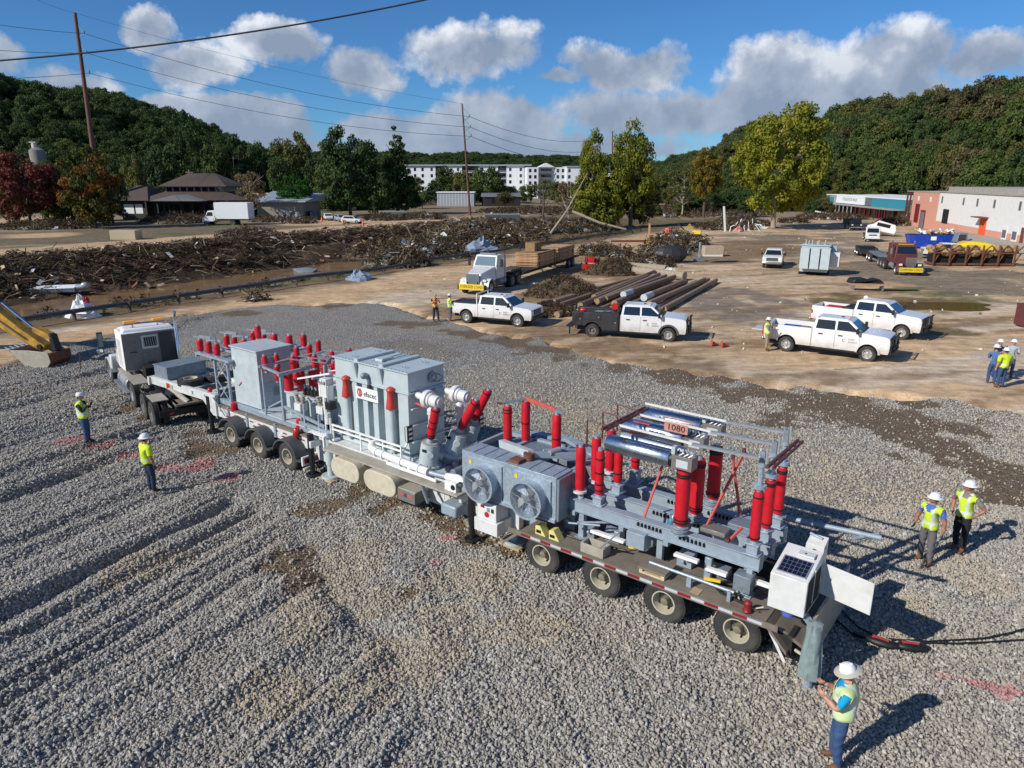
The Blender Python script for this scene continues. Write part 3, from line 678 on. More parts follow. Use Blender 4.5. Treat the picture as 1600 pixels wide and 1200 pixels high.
for v0 in (.86, 1.72): b.box(3.3, 10.2, v0, v0 + .14, .56, .90, 'frame_grey')
for u in np.arange(3.6, 10, .8): b.box(u, u + .08, .1, 2.6, .78, .9, 'frame_grey')
b.build('chassis_beam', TR)
b = TB(); b.box(10.0, 18.6, .55, .75, .5, 1.28, 'trailer_white'); b.box(10.0, 18.6, 1.95, 2.15, .5, 1.28, 'trailer_white'); b.box(10.0, 18.6, .45, 2.25, 1.28, 1.36, 'trailer_white')
for u in (10.4, 11.6, 12.9, 14.2, 15.5, 16.8, 18.0): b.box(u, u + .1, .15, .55, 1.05, 1.27, 'trailer_white')
b.build('drop_frame', TR, .01)
b = TB(); b.box(11.6, 17.2, -.02, .44, 1.27, 1.315, 'beige'); b.build('walkway', TR, .006)
for u in (12.35, 16.05, 15.1, 11.75): b = TB(); b.box(u - .18, u + .18, .538, .548, 1.12, 1.2, 'refl_red'); b.build('side_marker', TR)
# front section
b = TB(); b.box(18.35, 24.3, .45, .62, .80, 1.2, 'trailer_white'); b.box(18.35, 24.3, 2.1, 2.27, .80, 1.2, 'trailer_white'); b.box(18.35, 24.3, .4, 2.3, 1.2, 1.26, 'deck')
b.build('front_frame', TR, .01)
for i in range(11):
    u0 = 18.75 + i * .49; b = TB(); b.box(u0, u0 + .22, .443, .449, 1.03, 1.08, 'refl_red'); b.build('reflective_strip', TR)
b = TB(); prof = [(24.0, .8), (24.25, .8), (24.9, 1.28), (29.0, 1.20), (29.0, 1.50), (24.75, 1.62), (24.0, 1.62)]
b.prism(prof, .38, .52, 'trailer_white', 'y'); b.prism(prof, 2.1, 2.24, 'trailer_white', 'y'); b.box(24.0, 29, .4, 2.25, 1.44, 1.49, 'trailer_white'); b.box(28.9, 29.05, .3, 2.3, 1.15, 1.5, 'trailer_white'); b.box(24, 24.12, .4, 2.25, .7, 1.6, 'galv_dark')
b.build('gooseneck', TR, .01)
b = TB(); b.box(25.2, 25.9, .8, 1.8, 1.492, 1.50, 'dark_gap'); b.box(24.3, 24.9, .9, 1.7, 1.492, 1.51, 'dark_gap'); b.build('deck_opening', TR)
text('X', .22, 'ink_blue', TR, (25.6, -.374, 1.42), (rad(90), 0, rad(180))); text('5', .16, 'ink_blue', TR, (24.7, -.374, 1.47), (rad(90), 0, rad(180)))
b = TB(); b.box(27.35, 27.6, .36, .378, 1.25, 1.47, 'lamp_red'); b.build('marker_lamp', TR); b = TB(); b.box(27.1, 27.32, .36, .378, 1.27, 1.45, 'beige'); b.build('marker_lamp', TR); b = TB(); b.sph((24.6, .55, 1.68), (.1, .1, .1), 'lamp_red', 10, 6); b.build('marker_lamp', TR)
b = TB(); b.box(27.7, 28.75, .5, 2.15, 1.5, 2.02, 'galv_dark'); b.box(27.67, 28.78, .47, 2.18, 2.0, 2.04, 'galv_dark'); b.build('tool_chest', TR, .01)
b = TB(); b.cyl((24.5, .42, 1.5), (24.5, .42, 1.05), .11, 'black'); b.cyl((24.5, .42, 1.05), (24.5, .42, .16), .085, 'black'); b.cyl((24.5, .42, .16), (24.5, .42, .08), .22, 'black'); b.build('landing_leg', TR)
b = TB(); b.cyl((24.5, 2.2, 1.5), (24.5, 2.2, 1.05), .11, 'black'); b.cyl((24.5, 2.2, 1.05), (24.5, 2.2, .1), .085, 'black'); b.build('landing_leg', TR)
b = TB(); b.bar((24.05, .34, 1.55), (23.35, .34, .98), .03, .03, 'galv'); b.build('brace', TR)
# mudguards on the front axles
for u in (19.28, 20.95, 22.64):
    b = TB(); G = []
    for i in range(11):
        t = rad(12 + i * 156 / 10); G.append([(u + .66 * math.cos(t), vv, .49 + .62 * math.sin(t)) for vv in (-.02, .1, .3, .5)])
    b.sheet(G, 'fender_grey'); G2 = [[(p[0], p[1], p[2] - .018) for p in r] for r in G]; b.sheet([list(reversed(r)) for r in G2], 'fender_grey')
    b.sheet([[g_[0], (g_[0][0], g_[0][1], g_[0][2] - .06)] for g_ in G], 'fender_grey')
    b.box(u - .9 + .08, u - .62, .0, .5, .5, .54, 'fender_grey')
    b.box(u + .03, u + .3, .12, .2, 1.105, 1.115, 'refl_red'); b.build('mudguard', TR)
b = TB(); b.box(18.28, 18.34, -.02, .62, .42, .72, 'white_plain'); b.box(18.26, 18.28, .05, .55, .48, .66, 'refl_red'); b.cyl((18.255, .2, .57), (18.25, .2, .57), .06, 'dark_gap'); b.cyl((18.255, .4, .57), (18.25, .4, .57), .06, 'dark_gap'); b.build('tail_lamp_panel', TR, .006)
b = TB(); b.box(18.26, 18.36, .02, .5, .25, .33, 'cream'); b.build('bumper_bar', TR, .006)
for u in (23.2, 22.0, 20.3):
    b = TB(); b.box(u, u + .1, .40, .446, .82, 1.3, 'galv'); b.build('stake_pocket', TR)
b = TB(); b.sph((19.05, .38, 1.33), (.12, .12, .15), 'lamp_red', 14, 8); b.cyl((19.05, .38, 1.15), (19.05, .38, 1.26), .13, 'red_dark'); b.build('air_reservoir', TR)
for (u, v, z) in ((22.9, .48, 1.42), (19.2, .62, 1.55)):
    b = TB(); b.lathe([(0, .1), (.05, .12), (.3, .10), (.34, .05)], (u, v, z - .2), (u, v, z + 1), 'red_cover', 12); b.build('covered_lamp', TR)
def jack(u, v, z1, m, r=.13, foot=True):
    b = TB(); b.cyl((u, v, z1), (u, v, .5), r, m, n=14); b.cyl((u, v, .5), (u, v, .14), r * .8, m); b.cyl((u, v, .14), (u, v, .07), r * 2.1, m, n=16)
    b.box(u - .35, u + .35, v - .3, v + .3, .0, .07, 'wood_pale') if foot else None
    b.build('support_leg', TR, .006)
jack(18.15, .25, 1.5, 'black', .1, False); jack(11.3, .22, 1.35, 'black', .1, False); jack(10.35, .85, 1.42, 'paint_grey', .15); jack(17.6, .55, 1.45, 'paint_grey', .15)
jack(10.35, 2.2, 1.42, 'paint_grey', .15); jack(17.6, 2.2, 1.45, 'paint_grey', .15); jack(18.15, 2.3, 1.5, 'black', .1, False)
# ---- stadium-shaped fuel tanks, tool box, compressor, control box under the frame
def stadium(u0, u1, z0, z1, n=9):
    r = (z1 - z0) / 2; zc = (z0 + z1) / 2; a = [(u0 + r - r * math.sin(t), zc + r * math.cos(t)) for t in [math.pi * i / n for i in range(n + 1)]]
    return a + [(u1 - r + r * math.sin(t), zc - r * math.cos(t)) for t in [math.pi * i / n for i in range(n + 1)]]
for (u0, u1) in ((15.42, 16.72), (13.86, 15.22)):
    b = TB(); b.prism(stadium(u0, u1, .58, 1.22), -.1, .42, 'cream', 'y'); b.build('storage_tank', TR, .02, smooth=50)
b = TB(); b.box(13.1, 13.78, -.1, .42, .64, .96, 'sleeper_grey'); b.box(13.1, 13.78, -.08, .42, .96, 1.0, 'beige'); o = b.build('toolbox', TR, .01)
b = TB(); b.box(13.18, 13.42, -.108, -.102, .83, .88, 'red_orange'); b.box(13.50, 13.72, -.108, -.102, .83, .88, 'red_orange'); b.prism(stadium(13.40, 13.52, .79, .9), -.112, -.102, 'ink_blue', 'y'); b.build('emblem', o)
b = TB(); b.bar((13.05, .1, 1.25), (12.7, .0, .8), .05, .08, 'galv_dark'); b.bar((13.05, .4, .7), (12.7, .0, .8), .05, .05, 'galv_dark'); b.build('hinge_bracket', TR)
b = TB(); b.box(11.6, 12.15, -.08, .4, .68, 1.0, 'frame_grey'); b.build('compressor', TR, .05)
b = TB(); b.box(10.3, 10.92, .0, .5, .95, 1.42, 'white_dusty'); b.box(10.22, 10.98, -.06, .55, .6, .95, 'white_dusty'); b.build('control_box', TR, .012)
b = TB(); b.cyl((10.6, -.012, 1.1), (10.6, -.004, 1.1), .075, 'lamp_red', n=16); b.build('switch', TR)
b = TB(); b.box(10.68, 10.8, -.008, -.002, 1.26, 1.33, 'refl_red'); b.build('label_plate', TR)
for u, m in ((10.38, 'dark_plastic'), (10.52, 'galv')): b = TB(); b.box(u, u + .06, -.03, 0, 1.2, 1.3, m); b.build('switch', TR)
b = TB(); b.box(12.6, 12.62, .535, .545, .72, 1.1, 'white_plain'); b.build('label_plate', TR)
# ---- transformer tank
b = TB(); b.box(14.35, 17.3, 1.16, 2.02, 1.5, 3.38, 'tank_grey')
for (u0, u1) in ((14.2, 14.62), (14.98, 15.22), (15.5, 15.72), (15.95, 16.17), (16.42, 16.66), (16.98, 17.42)):
    b.box(u0, u1, .83, 1.16, 1.52, 3.38, 'tank_grey'); b.box(u0, u1, 2.02, 2.28, 1.52, 3.38, 'tank_grey')
b.box(14.2, 14.35, 1.16, 2.02, 1.52, 3.38, 'tank_grey')
for z in (1.9, 2.4, 2.9): b.box(14.1, 14.2, .9, 2.2, z, z + .05, 'tank_grey')
b.box(14.05, 17.6, .78, 2.3, 1.38, 1.5, 'tank_grey'); TANK = b.build('transformer_tank', TR, .008)
b = TB(); b.box(14.12, 17.45, .78, 2.32, 3.38, 3.43, 'tank_grey'); b.box(14.16, 17.38, .82, 2.27, 3.43, 4.0, 'tank_grey'); b.build('tank_hood', TR, .006)
b = TB(); b.box(14.1, 17.44, .76, 2.33, 4.0, 4.035, 'tank_grey')
for u in (15.15, 16.25): b.box(u, u + .16, .78, 2.3, 4.035, 4.11, 'tank_grey')
for u in np.arange(14.2, 17.4, .155):
    for v in (.80, 2.29): b.cyl((u, v, 4.035), (u, v, 4.06), .02, 'galv', n=6)
b.build('tank_lid', TR, .004)
for (u, v) in ((14.6, 1.1), (14.6, 1.9), (16.8, 1.1), (16.8, 2.0), (15.8, 1.0)):
    b = TB(); b.tube([(u - .07, v, 4.03), (u - .05, v, 4.12), (u + .05, v, 4.12), (u + .07, v, 4.03)], .014, 'galv', 6); b.build('lifting_eye', TR)
b = TB(); b.cyl((15.7, 1.25, 4.07), (15.7, 1.65, 4.07), .06, 'tank_grey', n=10); b.bar((15.6, 1.7, 4.08), (15.6, 2.2, 4.08), .03, .03, 'galv'); b.bar((15.8, 1.7, 4.08), (15.8, 2.2, 4.08), .03, .03, 'galv'); b.cyl((15.6, 1.2, 4.07), (15.9, 1.2, 4.07), .05, 'tank_grey'); b.build('relief_valve', TR)
for u in (15.22, 16.35):
    b = TB(); b.hexa([(u, .82, 3.5), (u + .03, .82, 3.5), (u + .03, .81, 3.5), (u, .81, 3.5), (u - .04, .82, 3.99), (u + .1, .82, 3.99), (u + .1, .68, 3.99), (u - .04, .68, 3.99)], 'tank_grey'); b.build('gusset', TR)
b = TB(); b.sph((15.88, .70, 3.68), (.1, .13, .1), 'galv_dark', 12, 8); b.cyl((15.88, .84, 3.68), (15.88, .7, 3.68), .07, 'galv'); b.cyl((15.8, .75, 3.6), (15.76, .75, 3.4), .04, 'galv_dark'); b.cyl((15.74, .77, 3.42), (15.74, .77, 3.32), .07, 'dark_plastic'); b.build('level_gauge', TR)
b = TB(); b.cyl((14.155, 1.75, 3.72), (14.09, 1.75, 3.72), .16, 'galv_dark', n=20); b.cyl((14.09, 1.75, 3.72), (14.06, 1.75, 3.72), .06, 'galv'); b.tube([(14.08, 1.9, 3.8), (13.98, 2.05, 3.7), (14.0, 1.9, 3.58), (14.08, 1.75, 3.6)], .012, 'black', 6); b.build('hatch_cover', TR)
for u in (16.78, 14.8):
    b = TB(); b.lathe([(0, .15), (.03, .15), (.35, .105), (.5, .10), (.56, .13), (.62, .10), (.66, .03)], (u, .72, 2.88), (u, .72, 5), 'cap_red', 14); b.cyl((u, .72, 3.42), (u, .84, 3.42), .07, 'cap_red'); b.build('arrester_cap', TR, smooth=50)
    b = TB(); b.cyl((u, .74, 1.55), (u, .74, 2.9), .10, 'tank_grey', n=14); b.build('cable_pipe', TR)
b = TB(); b.box(15.34, 16.33, .705, .72, 2.93, 3.3, 'white_plain'); SG = b.build('maker_sign', TR)
b = TB()
for i in range(26):
    t0 = 2 * math.pi * i / 26; t1 = t0 + 2 * math.pi / 26; ri, ro = .075, .115
    q_ = [(16.14 + rr * math.cos(t), 0.70, 3.12 + rr * math.sin(t) * 1.15) for rr, t in ((ri, t0), (ro, t0), (ro, t1), (ri, t1))]
    b.add(q_, [(0, 1, 2, 3), (3, 2, 1, 0)], 'logo_red')
for i in range(3): b.box(16.09 + .03 * i, 16.11 + .03 * i, .699, .702, 3.04, 3.2, 'logo_red')
b.build('logo_ring', SG)
text('efacec', .23, 'ink', SG, (15.68, -.70, 3.11), (rad(90), 0, rad(180)))
b = TB()
for z in (1.9, 1.76): b.bar((14.24, .52, z), (17.35, .52, z), .05, .045, 'white_plain')
for u in (14.24, 15.0, 16.0, 17.3): b.bar((u, .52, 1.36), (u, .52, 1.92), .04, .04, 'white_plain')
b.bar((14.24, .52, 1.66), (14.24, .84, 2.0), .04, .04, 'white_plain'); b.build('pipe_rail', TR)
b = TB(); b.tube([(15.42, .62, 1.72), (15.42, .45, 1.74), (15.32, .33, 1.68), (15.1, .33, 1.6), (12.95, .33, 1.52)], .105, 'white_plain', 14)
for u in (15.05, 14.75, 14.0, 13.3, 12.95): b.cyl((u, .33, 1.59 - (15.1 - u) * .035), (u + .04, .33, 1.59 - (15.1 - u) * .035), .135, 'white_plain', n=14)
b.tube([(12.9, .33, 1.52), (12.3, .36, 1.54)], .07, 'galv', 10); b.tube([(12.3, .36, 1.56), (11.9, .36, 1.62), (11.7, .36, 1.58), (11.5, .36, 1.45)], .1, 'white_plain', 12)
b.tube([(14.6, .3, 1.38), (13.9, .2, 1.42), (13.0, .2, 1.42), (12.6, .25, 1.38)], .05, 'white_plain', 8); b.cyl((13.7, .33, 1.33), (13.7, .33, 1.62), .08, 'white_plain'); b.build('oil_pipe', TR, smooth=50)
b = TB(); b.box(11.75, 12.15, .1, .4, 1.32, 1.58, 'white_plain'); b.cyl((11.85, .09, 1.45), (11.85, .1, 1.45), .08, 'dark_gap'); b.cyl((11.75, .25, 1.5), (11.6, .25, 1.5), .1, 'dark_plastic'); b.build('pump', TR, .01)
# oil conservator valves hanging off the tank end
for (u, v, s) in ((13.75, 1.1, 1.), (13.45, 1.95, 1.)):
    b = TB(); b.cyl((14.15, v, 3.33), (u - .15, v, 3.3), .1, 'white_dusty', n=16); b.lathe([(0, .12), (.04, .24), (.12, .27), (.2, .25), (.22, .2), (.28, .2), (.3, .17), (.55, .17), (.57, .1), (.6, .1)], (u + .05, v, 3.3), (u - 2, v, 3.22), 'white_dusty', 20)
    b.sph((u - .2, v, 2.98), (.13, .13, .14), 'white_dusty', 12, 8); b.cyl((u - .2, v, 2.9), (u - .2, v, 2.0), .1, 'white_dusty', n=14)
    for z in (2.88, 2.5, 2.1): b.cyl((u - .2, v, z), (u - .2, v, z + .04), .135, 'white_dusty', n=14)
    b.tube([(u - .4, v - .1, 3.12), (u - .52, v - .1, 3.05), (u - .5, v - .1, 3.2)], .02, 'galv', 6); b.tube([(u - .2, v, 2.0), (u - .3, v + .05, 1.7), (u - .5, v + .1, 1.6)], .1, 'white_dusty', 12); b.build('oil_valve', TR, smooth=50)
b = TB(); b.bar((14.0, .95, 3.15), (13.7, .95, 3.1), .05, .04, 'logo_red'); b.build('ribbon_tag', TR)
# covered bushings on turrets
STR = []
def insulator(u, v, z, L, r=.105, du=0., dv=0., straps=(), name='wrapped_insulator', cap=True, par=None):
    a = Vector((u, v, z)); d = Vector((du, dv, 1)).normalized(); q1 = a + d * L
    b = TB(); rs = random.Random(int(u * 100 + v * 37)); pr = []
    for i in range(11): pr.append((L * i / 10, r * (1 + rs.uniform(-.05, .05)) * (.86 if i in (0, 10) else 1)))
    b.lathe(pr, a, q1, 'red_cover', 16); o = b.build(name, par or TR, smooth=60)
    for t in straps:
        b = TB(); c = a + d * (L * t); b.cyl(c, c + d * .035, r * 1.06, 'black', n=16); b.build('strap', o)
    if cap:
        b = TB(); b.cyl(q1, q1 + d * .07, r * .5, 'galv', n=10); b.cyl(a - d * .07, a, r * .75, 'galv', n=12); b.build('end_fitting', o)
    return o
for (u, v, tu, tv, iu, iv, zz) in ((13.47, .85, -.12, .0, -.28, -.0, 1.5), (13.24, 1.6, -.4, .08, -.64, .0, 1.72), (13.36, 2.33, -.4, .08, -.56, .0, 1.78)):
    d = Vector((tu, tv, 1)).normalized(); a = Vector((u, v, zz)); t_ = a + d * .62
    b = TB(); b.cyl(a - d * .1, a, .37, 'paint_grey', n=22); b.cyl(a - d * .5, a - d * .1, .3, 'paint_grey', n=20); b.cyl(a, t_, .29, 'paint_grey', n=24, r2=.25); b.cyl(t_, t_ + d * .03, .22, 'beige', n=22); b.cyl(t_ + d * .03, t_ + d * .16, .12, 'galv', r2=.09)
    for k in range(14): c_, s__ = math.cos(k * .449), math.sin(k * .449); b.cyl((u + .335 * c_, v + .335 * s__, zz), (u + .335 * c_, v + .335 * s__, zz + .04), .02, 'galv_dark', n=6)
    b.cyl(a + d * .3, a + d * .3 + Vector((-.25, -.22, .05)), .09, 'paint_grey'); b.box(u - .16, u - .02, v - .27, v - .24, zz + .42, zz + .5, 'dark_gap'); b.build('bushing_turret', TR, smooth=50)
    p = t_ + d * .16; insulator(p.x, p.y, p.z, .95 if v < 1 else 1.1, .125, iu, iv, (.03, .1, .35, .55, .93) if v < 1 else (.12, .9))
b = TB(); b.box(12.2, 14.1, .7, 2.4, 1.3, 1.38, 'paint_grey'); b.cyl((12.4, .7, 1.5), (12.4, 1.9, 1.5), .12, 'galv_dark'); b.cyl((12.05, 1.2, 1.7), (11.6, 1.0, 1.75), .1, 'white_dusty'); b.cyl((12.2, 1.4, 1.6), (12.9, 1.9, 1.6), .15, 'galv_dark'); b.build('bushing_platform', TR, .008)
b = TB()
for k in range(7): b.sph((12.6 + .15 * math.sin(k * 2.1) + (.25 if k > 3 else 0), .85 + .08 * k, 1.42 + .05 * math.sin(k * 1.3)), (.16, .14, .08), 'shirt_navy', 8, 5)
b.build('folded_tarpaulin', TR, smooth=80)
for (u, v) in ((14.12, .66), (13.25, 2.75)):
    b = TB(); b.box(u - .04, u, v, v + .2, 2.0, 2.5, 'black')
    for z in (2.08, 2.22, 2.36): b.box(u - .05, u - .041, v + .03, v + .17, z, z + .07, 'alu')
    b.tube([(u, v, 2.0), (u + .1, v + .02, 2.05), (u + .1, v + .02, 2.45), (u, v, 2.5)], .012, 'black', 6); b.build('work_lamp', TR)
# ---- cooler box with fans
b = TB(); b.box(8.57, 11.5, .1, .78, 1.46, 2.6, 'galv'); b.box(8.57, 11.5, .06, .1, 1.46, 1.56, 'galv'); b.box(8.5, 8.57, .12, .76, 1.5, 2.56, 'galv_dark')
for u in np.arange(8.7, 11.5, .35): b.box(u, u + .02, .14, .74, 2.6, 2.62, 'galv')
COOL = b.build('cooler_box', TR, .006)
b = TB(); b.box(8.6, 11.45, 1.75, 2.5, 1.46, 2.3, 'galv_dark'); b.build('cooler_box', TR, .006)
for uc in (10.72, 9.25):
    b = TB(); b.box(uc - .55, uc + .55, .06, .098, 1.52, 2.48, 'galv'); b.build('fan_panel', COOL)
    R_ = .45; zc = 1.95
    b = TB(); n = 28
    for (ra, rb, y0, y1) in ((R_, R_, .06, -.2),):
        v = []; f = []
        for yy, rr in ((.06, R_), (-.2, R_), (-.22, R_ + .03), (-.22, R_ - .02), (.06, R_ - .02)):
            for i in range(n): t = 2 * math.pi * i / n; v.append((uc + rr * math.cos(t), yy, zc + rr * math.sin(t)))
        for k in range(4):
            for i in range(n): j = (i + 1) % n; f.append((k * n + i, k * n + j, (k + 1) * n + j, (k + 1) * n + i))
        b.add(v, f, 'galv'); b.add([(v_[0], v_[1] + .001, v_[2]) for v_ in v[:n]], [tuple(range(n))], 'dark_gap')
    o = b.build('fan_shroud', COOL, smooth=40)
    b = TB()
    for k in range(5):
        t = k * 1.2566 + .4; c_, s__ = math.cos(t), math.sin(t); c2, s2 = math.cos(t + .55), math.sin(t + .55); c1, s1 = math.cos(t + .2), math.sin(t + .2)
        pts = [(uc + .07 * c_, -.02, zc + .07 * s__), (uc + .40 * c_, -.10, zc + .40 * s__), (uc + .41 * c1, -.05, zc + .41 * s1), (uc + .40 * c2, .02, zc + .40 * s2), (uc + .08 * c2, .02, zc + .08 * s2)]
        b.add(pts, [(0, 1, 2, 3, 4), (4, 3, 2, 1, 0)], 'alu')
    b.cyl((uc, .05, zc), (uc, -.12, zc), .09, 'galv_dark'); b.build('fan_blades', o)
    b = TB()
    for k in range(8): t = k * math.pi / 4 + .3; b.bar((uc, -.22, zc), (uc + R_ * math.cos(t), -.21, zc + R_ * math.sin(t)), .008 if k % 2 else .016, .006, 'alu')
    for rr in (.08, .12, .16, .20, .24, .28, .32, .36, .40):
        b.tube([(uc + rr * math.cos(t), -.215, zc + rr * math.sin(t)) for t in [2 * math.pi * i / 20 for i in range(21)]], .003, 'alu', 3)
    b.build('fan_grille', o)
    b = TB(); b.box(uc + .42, uc + .5, .05, .058, 2.32, 2.42, 'yellow'); b.build('warning_label', COOL)
b = TB(); b.box(9.75, 10.05, .2, .5, 2.6, 2.68, 'rust'); b.build('hatch_cover', COOL)
# lattice behind the cooler with three wrapped posts
b = TB()
for v in (1.2, 2.5): b.bar((8.7, v, 2.3), (12.0, v, 2.3), .12, .12, 'frame_grey')
for u in (8.9, 9.9, 11.0, 11.9): b.bar((u, 1.1, 2.3), (u, 2.6, 2.3), .1, .12, 'frame_grey')
for u in (8.9, 11.9):
    for v in (1.2, 2.5): b.bar((u, v, 1.36), (u, v, 2.3), .1, .1, 'frame_grey')
b.bar((9.0, 1.2, 1.4), (11.8, 1.2, 2.25), .06, .06, 'frame_grey'); b.bar((8.9, 2.5, 2.3), (10.2, 3.0, 2.35), .25, .1, 'frame_grey'); b.bar((10.2, 3.0, 2.35), (11.6, 2.7, 2.3), .25, .1, 'frame_grey')
b.build('support_lattice', TR)
b = TB(); b.bar((11.25, 1.4, 2.45), (9.75, .7, 2.72), .16, .2, 'paint_grey'); b.bar((9.75, .7, 2.72), (8.75, 1.7, 2.6), .1, .14, 'frame_grey'); b.bar((9.6, 1.0, 2.72), (8.95, 1.9, 2.62), .1, .14, 'frame_grey'); b.cyl((9.75, .62, 2.62), (9.75, .62, 2.78), .14, 'rust'); b.cyl((9.4, 1.0, 2.75), (9.3, 1.3, 2.78), .07, 'galv'); b.build('swing_arm', TR)
insulator(11.38, 1.82, 2.3, 1.06, .12, straps=(.06, .82, .9)); insulator(11.05, 2.2, 2.32, 1.15, .12, straps=(.45,)); insulator(9.85, 1.94, 2.3, 1.1, .12, straps=(.4,))
b = TB(); b.cyl((9.85, 1.94, 2.3), (9.85, 1.94, 2.22), .2, 'paint_grey'); b.box(9.65, 10.05, 1.7, 2.15, 2.22, 2.32, 'frame_grey'); b.build('post_base', TR)
b = TB(); b.bar((11.1, 2.2, 3.55), (9.95, 2.0, 3.5), .04, .10, 'red_orange'); b.bar((9.95, 2.0, 3.5), (9.6, 1.9, 3.49), .03, .06, 'galv_dark'); b.bar((11.5, 1.75, 3.44), (11.0, 2.2, 3.55), .05, .06, 'galv_dark'); b.bar((11.38, 1.82, 3.42), (11.65, 1.7, 3.42), .05, .05, 'brown_steel'); b.build('switch_blade', TR)
# ---- circuit breaker frame on the rear deck
b = TB()
for v in (.62, 1.35, 2.1):
    b.box(3.95, 8.5, v - .06, v + .06, 1.70, 1.98, 'frame_grey'); b.box(3.95, 8.5, v - .11, v + .11, 1.97, 1.995, 'frame_grey'); b.box(3.95, 8.5, v - .11, v + .11, 1.69, 1.705, 'frame_grey')
    b.box(3.93, 3.948, v - .12, v + .12, 1.68, 2.0, 'galv')
    for k in range(7): b.box(5.1 + k * .09, 5.13 + k * .09, v - .115, v - .062, 1.84, 1.92, 'dark_gap'); b.box(7.0 + k * .09 - .9, 7.03 + k * .09 - .9, v - .115, v - .062, 1.84, 1.92, 'dark_gap')
for u in (4.05, 5.9, 7.0, 8.3): b.box(u, u + .12, .5, 2.25, 1.58, 1.688, 'frame_grey')
b.build('breaker_beam', TR, .005)
for (u, v) in ((4.2, .7), (8.2, .7), (4.2, 2.1), (8.2, 2.1), (6.2, .8), (6.2, 2.0)):
    b = TB(); b.box(u - .07, u + .07, v - .07, v + .07, .985, 1.69, 'frame_grey'); b.box(u - .14, u + .14, v - .14, v + .14, .986, 1.01, 'frame_grey'); b.build('stand_leg', TR, .005)
for (u, v, z) in ((4.12, .62, 2.30), (4.12, 1.3, 2.30), (4.15, 2.1, 2.30), (7.75, .65, 2.26), (7.75, 1.5, 2.26), (7.72, 2.3, 2.36)):
    b = TB(); b.box(u - .11, u + .11, v - .09, v + .09, 1.99, z - .06, 'frame_grey'); b.box(u - .17, u + .17, v - .15, v + .15, 1.995, 2.03, 'galv'); b.box(u - .14, u + .14, v - .12, v + .12, z - .09, z - .05, 'galv'); b.build('pedestal', TR, .005)
for v in (.62, 1.3, 2.1):
    o = insulator(4.12 + (.03 if v > 2 else 0), v, 2.3, 1.06, .105, straps=(.08, .88, .92) if v > .7 else (.04, .87)); b = TB(); u = 4.12 + (.03 if v > 2 else 0)
    b.cyl((u, v, 3.43), (u, v, 3.5), .13, 'galv', n=14); b.cyl((u, v, 3.5), (u, v, 3.9), .055, 'galv', n=10); b.cyl((u, v, 3.88), (u, v, 3.93), .09, 'galv', n=12)
    b.box(u - .05, u + .05, v - .03, v + .03, 3.93, 4.2, 'galv_dark'); b.box(u - .1, u - .06, v - .015, v + .015, 3.95, 4.3, 'alu'); b.box(u + .03, u + .06, v - .015, v + .015, 3.95, 4.25, 'alu'); b.build('contact_post', o)
for (u, v) in ((8.28, .66), (8.3, 1.38), (8.32, 2.1)):
    o = insulator(u, v, 2.22, 1.06, .12, straps=()); b = TB(); b.cyl((u, v, 2.15), (u, v, 2.2), .17, 'white_dusty'); b.tube([(u, v + .02, 2.1), (u - .05, v, 1.98)], .07, 'frame_grey', 8); b.tube([(u - .12, v + .05, 3.28), (u - .12, v + .05, 3.95), (u - .75, v + .05, 3.9)], .022, 'brown_steel', 6); b.build('bus_bar', o)
for (u, v, z, L) in ((7.75, .65, 2.26, 1.06), (7.75, 1.5, 2.26, 1.06), (7.72, 2.3, 2.36, .9)): insulator(u, v, z, L, .105, straps=(.08, .22, .48, .80) if v < 1 else (.2, .8))
# three live-tank interrupters in polished steel
for (v, z) in ((.42, 3.66), (1.55, 3.70), (2.5, 3.72)):
    b = TB(); b.lathe([(0, .12), (.0, .18), (.02, .195), (1.5, .195), (1.52, .18), (1.52, .12)], (7.42 + .25 * (v > 1), v, z), (0, v, z), 'steel_brushed', 28); o = b.build('interrupter_tank', TR, smooth=40)
    u1 = 5.9 + .25 * (v > 1) - .0
    b = TB(); b.cyl((u1, v, z), (u1 - .05, v, z), .16, 'black', n=20); b.box(u1 - .5, u1 - .05, v - .14, v + .16, z - .14, z + .14, 'sleeper_grey'); b.box(u1 - .42, u1 - .16, v - .15, v - .141, z - .1, z + .07, 'refl_white')
    for k in range(3): b.tube([(u1 - .1 - k * .14, v + .08, z + .13), (u1 - .16 - k * .14, v + .0, z + .26), (u1 - .28 - k * .1, v - .06, z + .2), (u1 - .2 - k * .1, v - .1, z + .14)], .022, 'alu', 6)
    b.box(u1 - .1, u1 - .02, v - .1, v + .04, z + .14, z + .3, 'paint_grey'); b.cyl((u1 - .45, v, z + .14), (u1 - .45, v, z + .26), .07, 'alu'); b.build('mechanism_head', o, .008)
    o2 = insulator(5.66, v + .12 if v < 1 else v - .28, 2.18, 1.26, .148, straps=(.05, .1, .87, .91)); b = TB(); vv = v + .12 if v < 1 else v - .28
    for k in range(4): b.cyl((5.66, vv, 1.99 + k * .045), (5.66, vv, 2.015 + k * .045), .19 - .02 * (k % 2), 'galv', n=16)
    b.build('stacked_base', o2)
b = TB(); b.cyl((7.4, 1.0, 3.62), (5.9, 1.05, 3.6), .12, 'galv', n=14); b.cyl((7.6, 2.0, 3.64), (6.1, 2.05, 3.62), .12, 'alu', n=14); b.build('grading_tube', TR)
for v, uu in ((.44, 7.3), (1.36, 7.4), (2.2, 7.5)):
    b = TB(); b.bar((5.5, v, 4.06), (4.12, v, 4.1), .035, .05, 'alu'); b.bar((5.5, v + .06, 4.06), (4.12, v + .06, 4.1), .03, .04, 'alu'); b.bar((5.5, v + .05, 4.06), (uu, v + .02, 4.1), .03, .05, 'white_dusty'); b.build('blade_arm', TR)
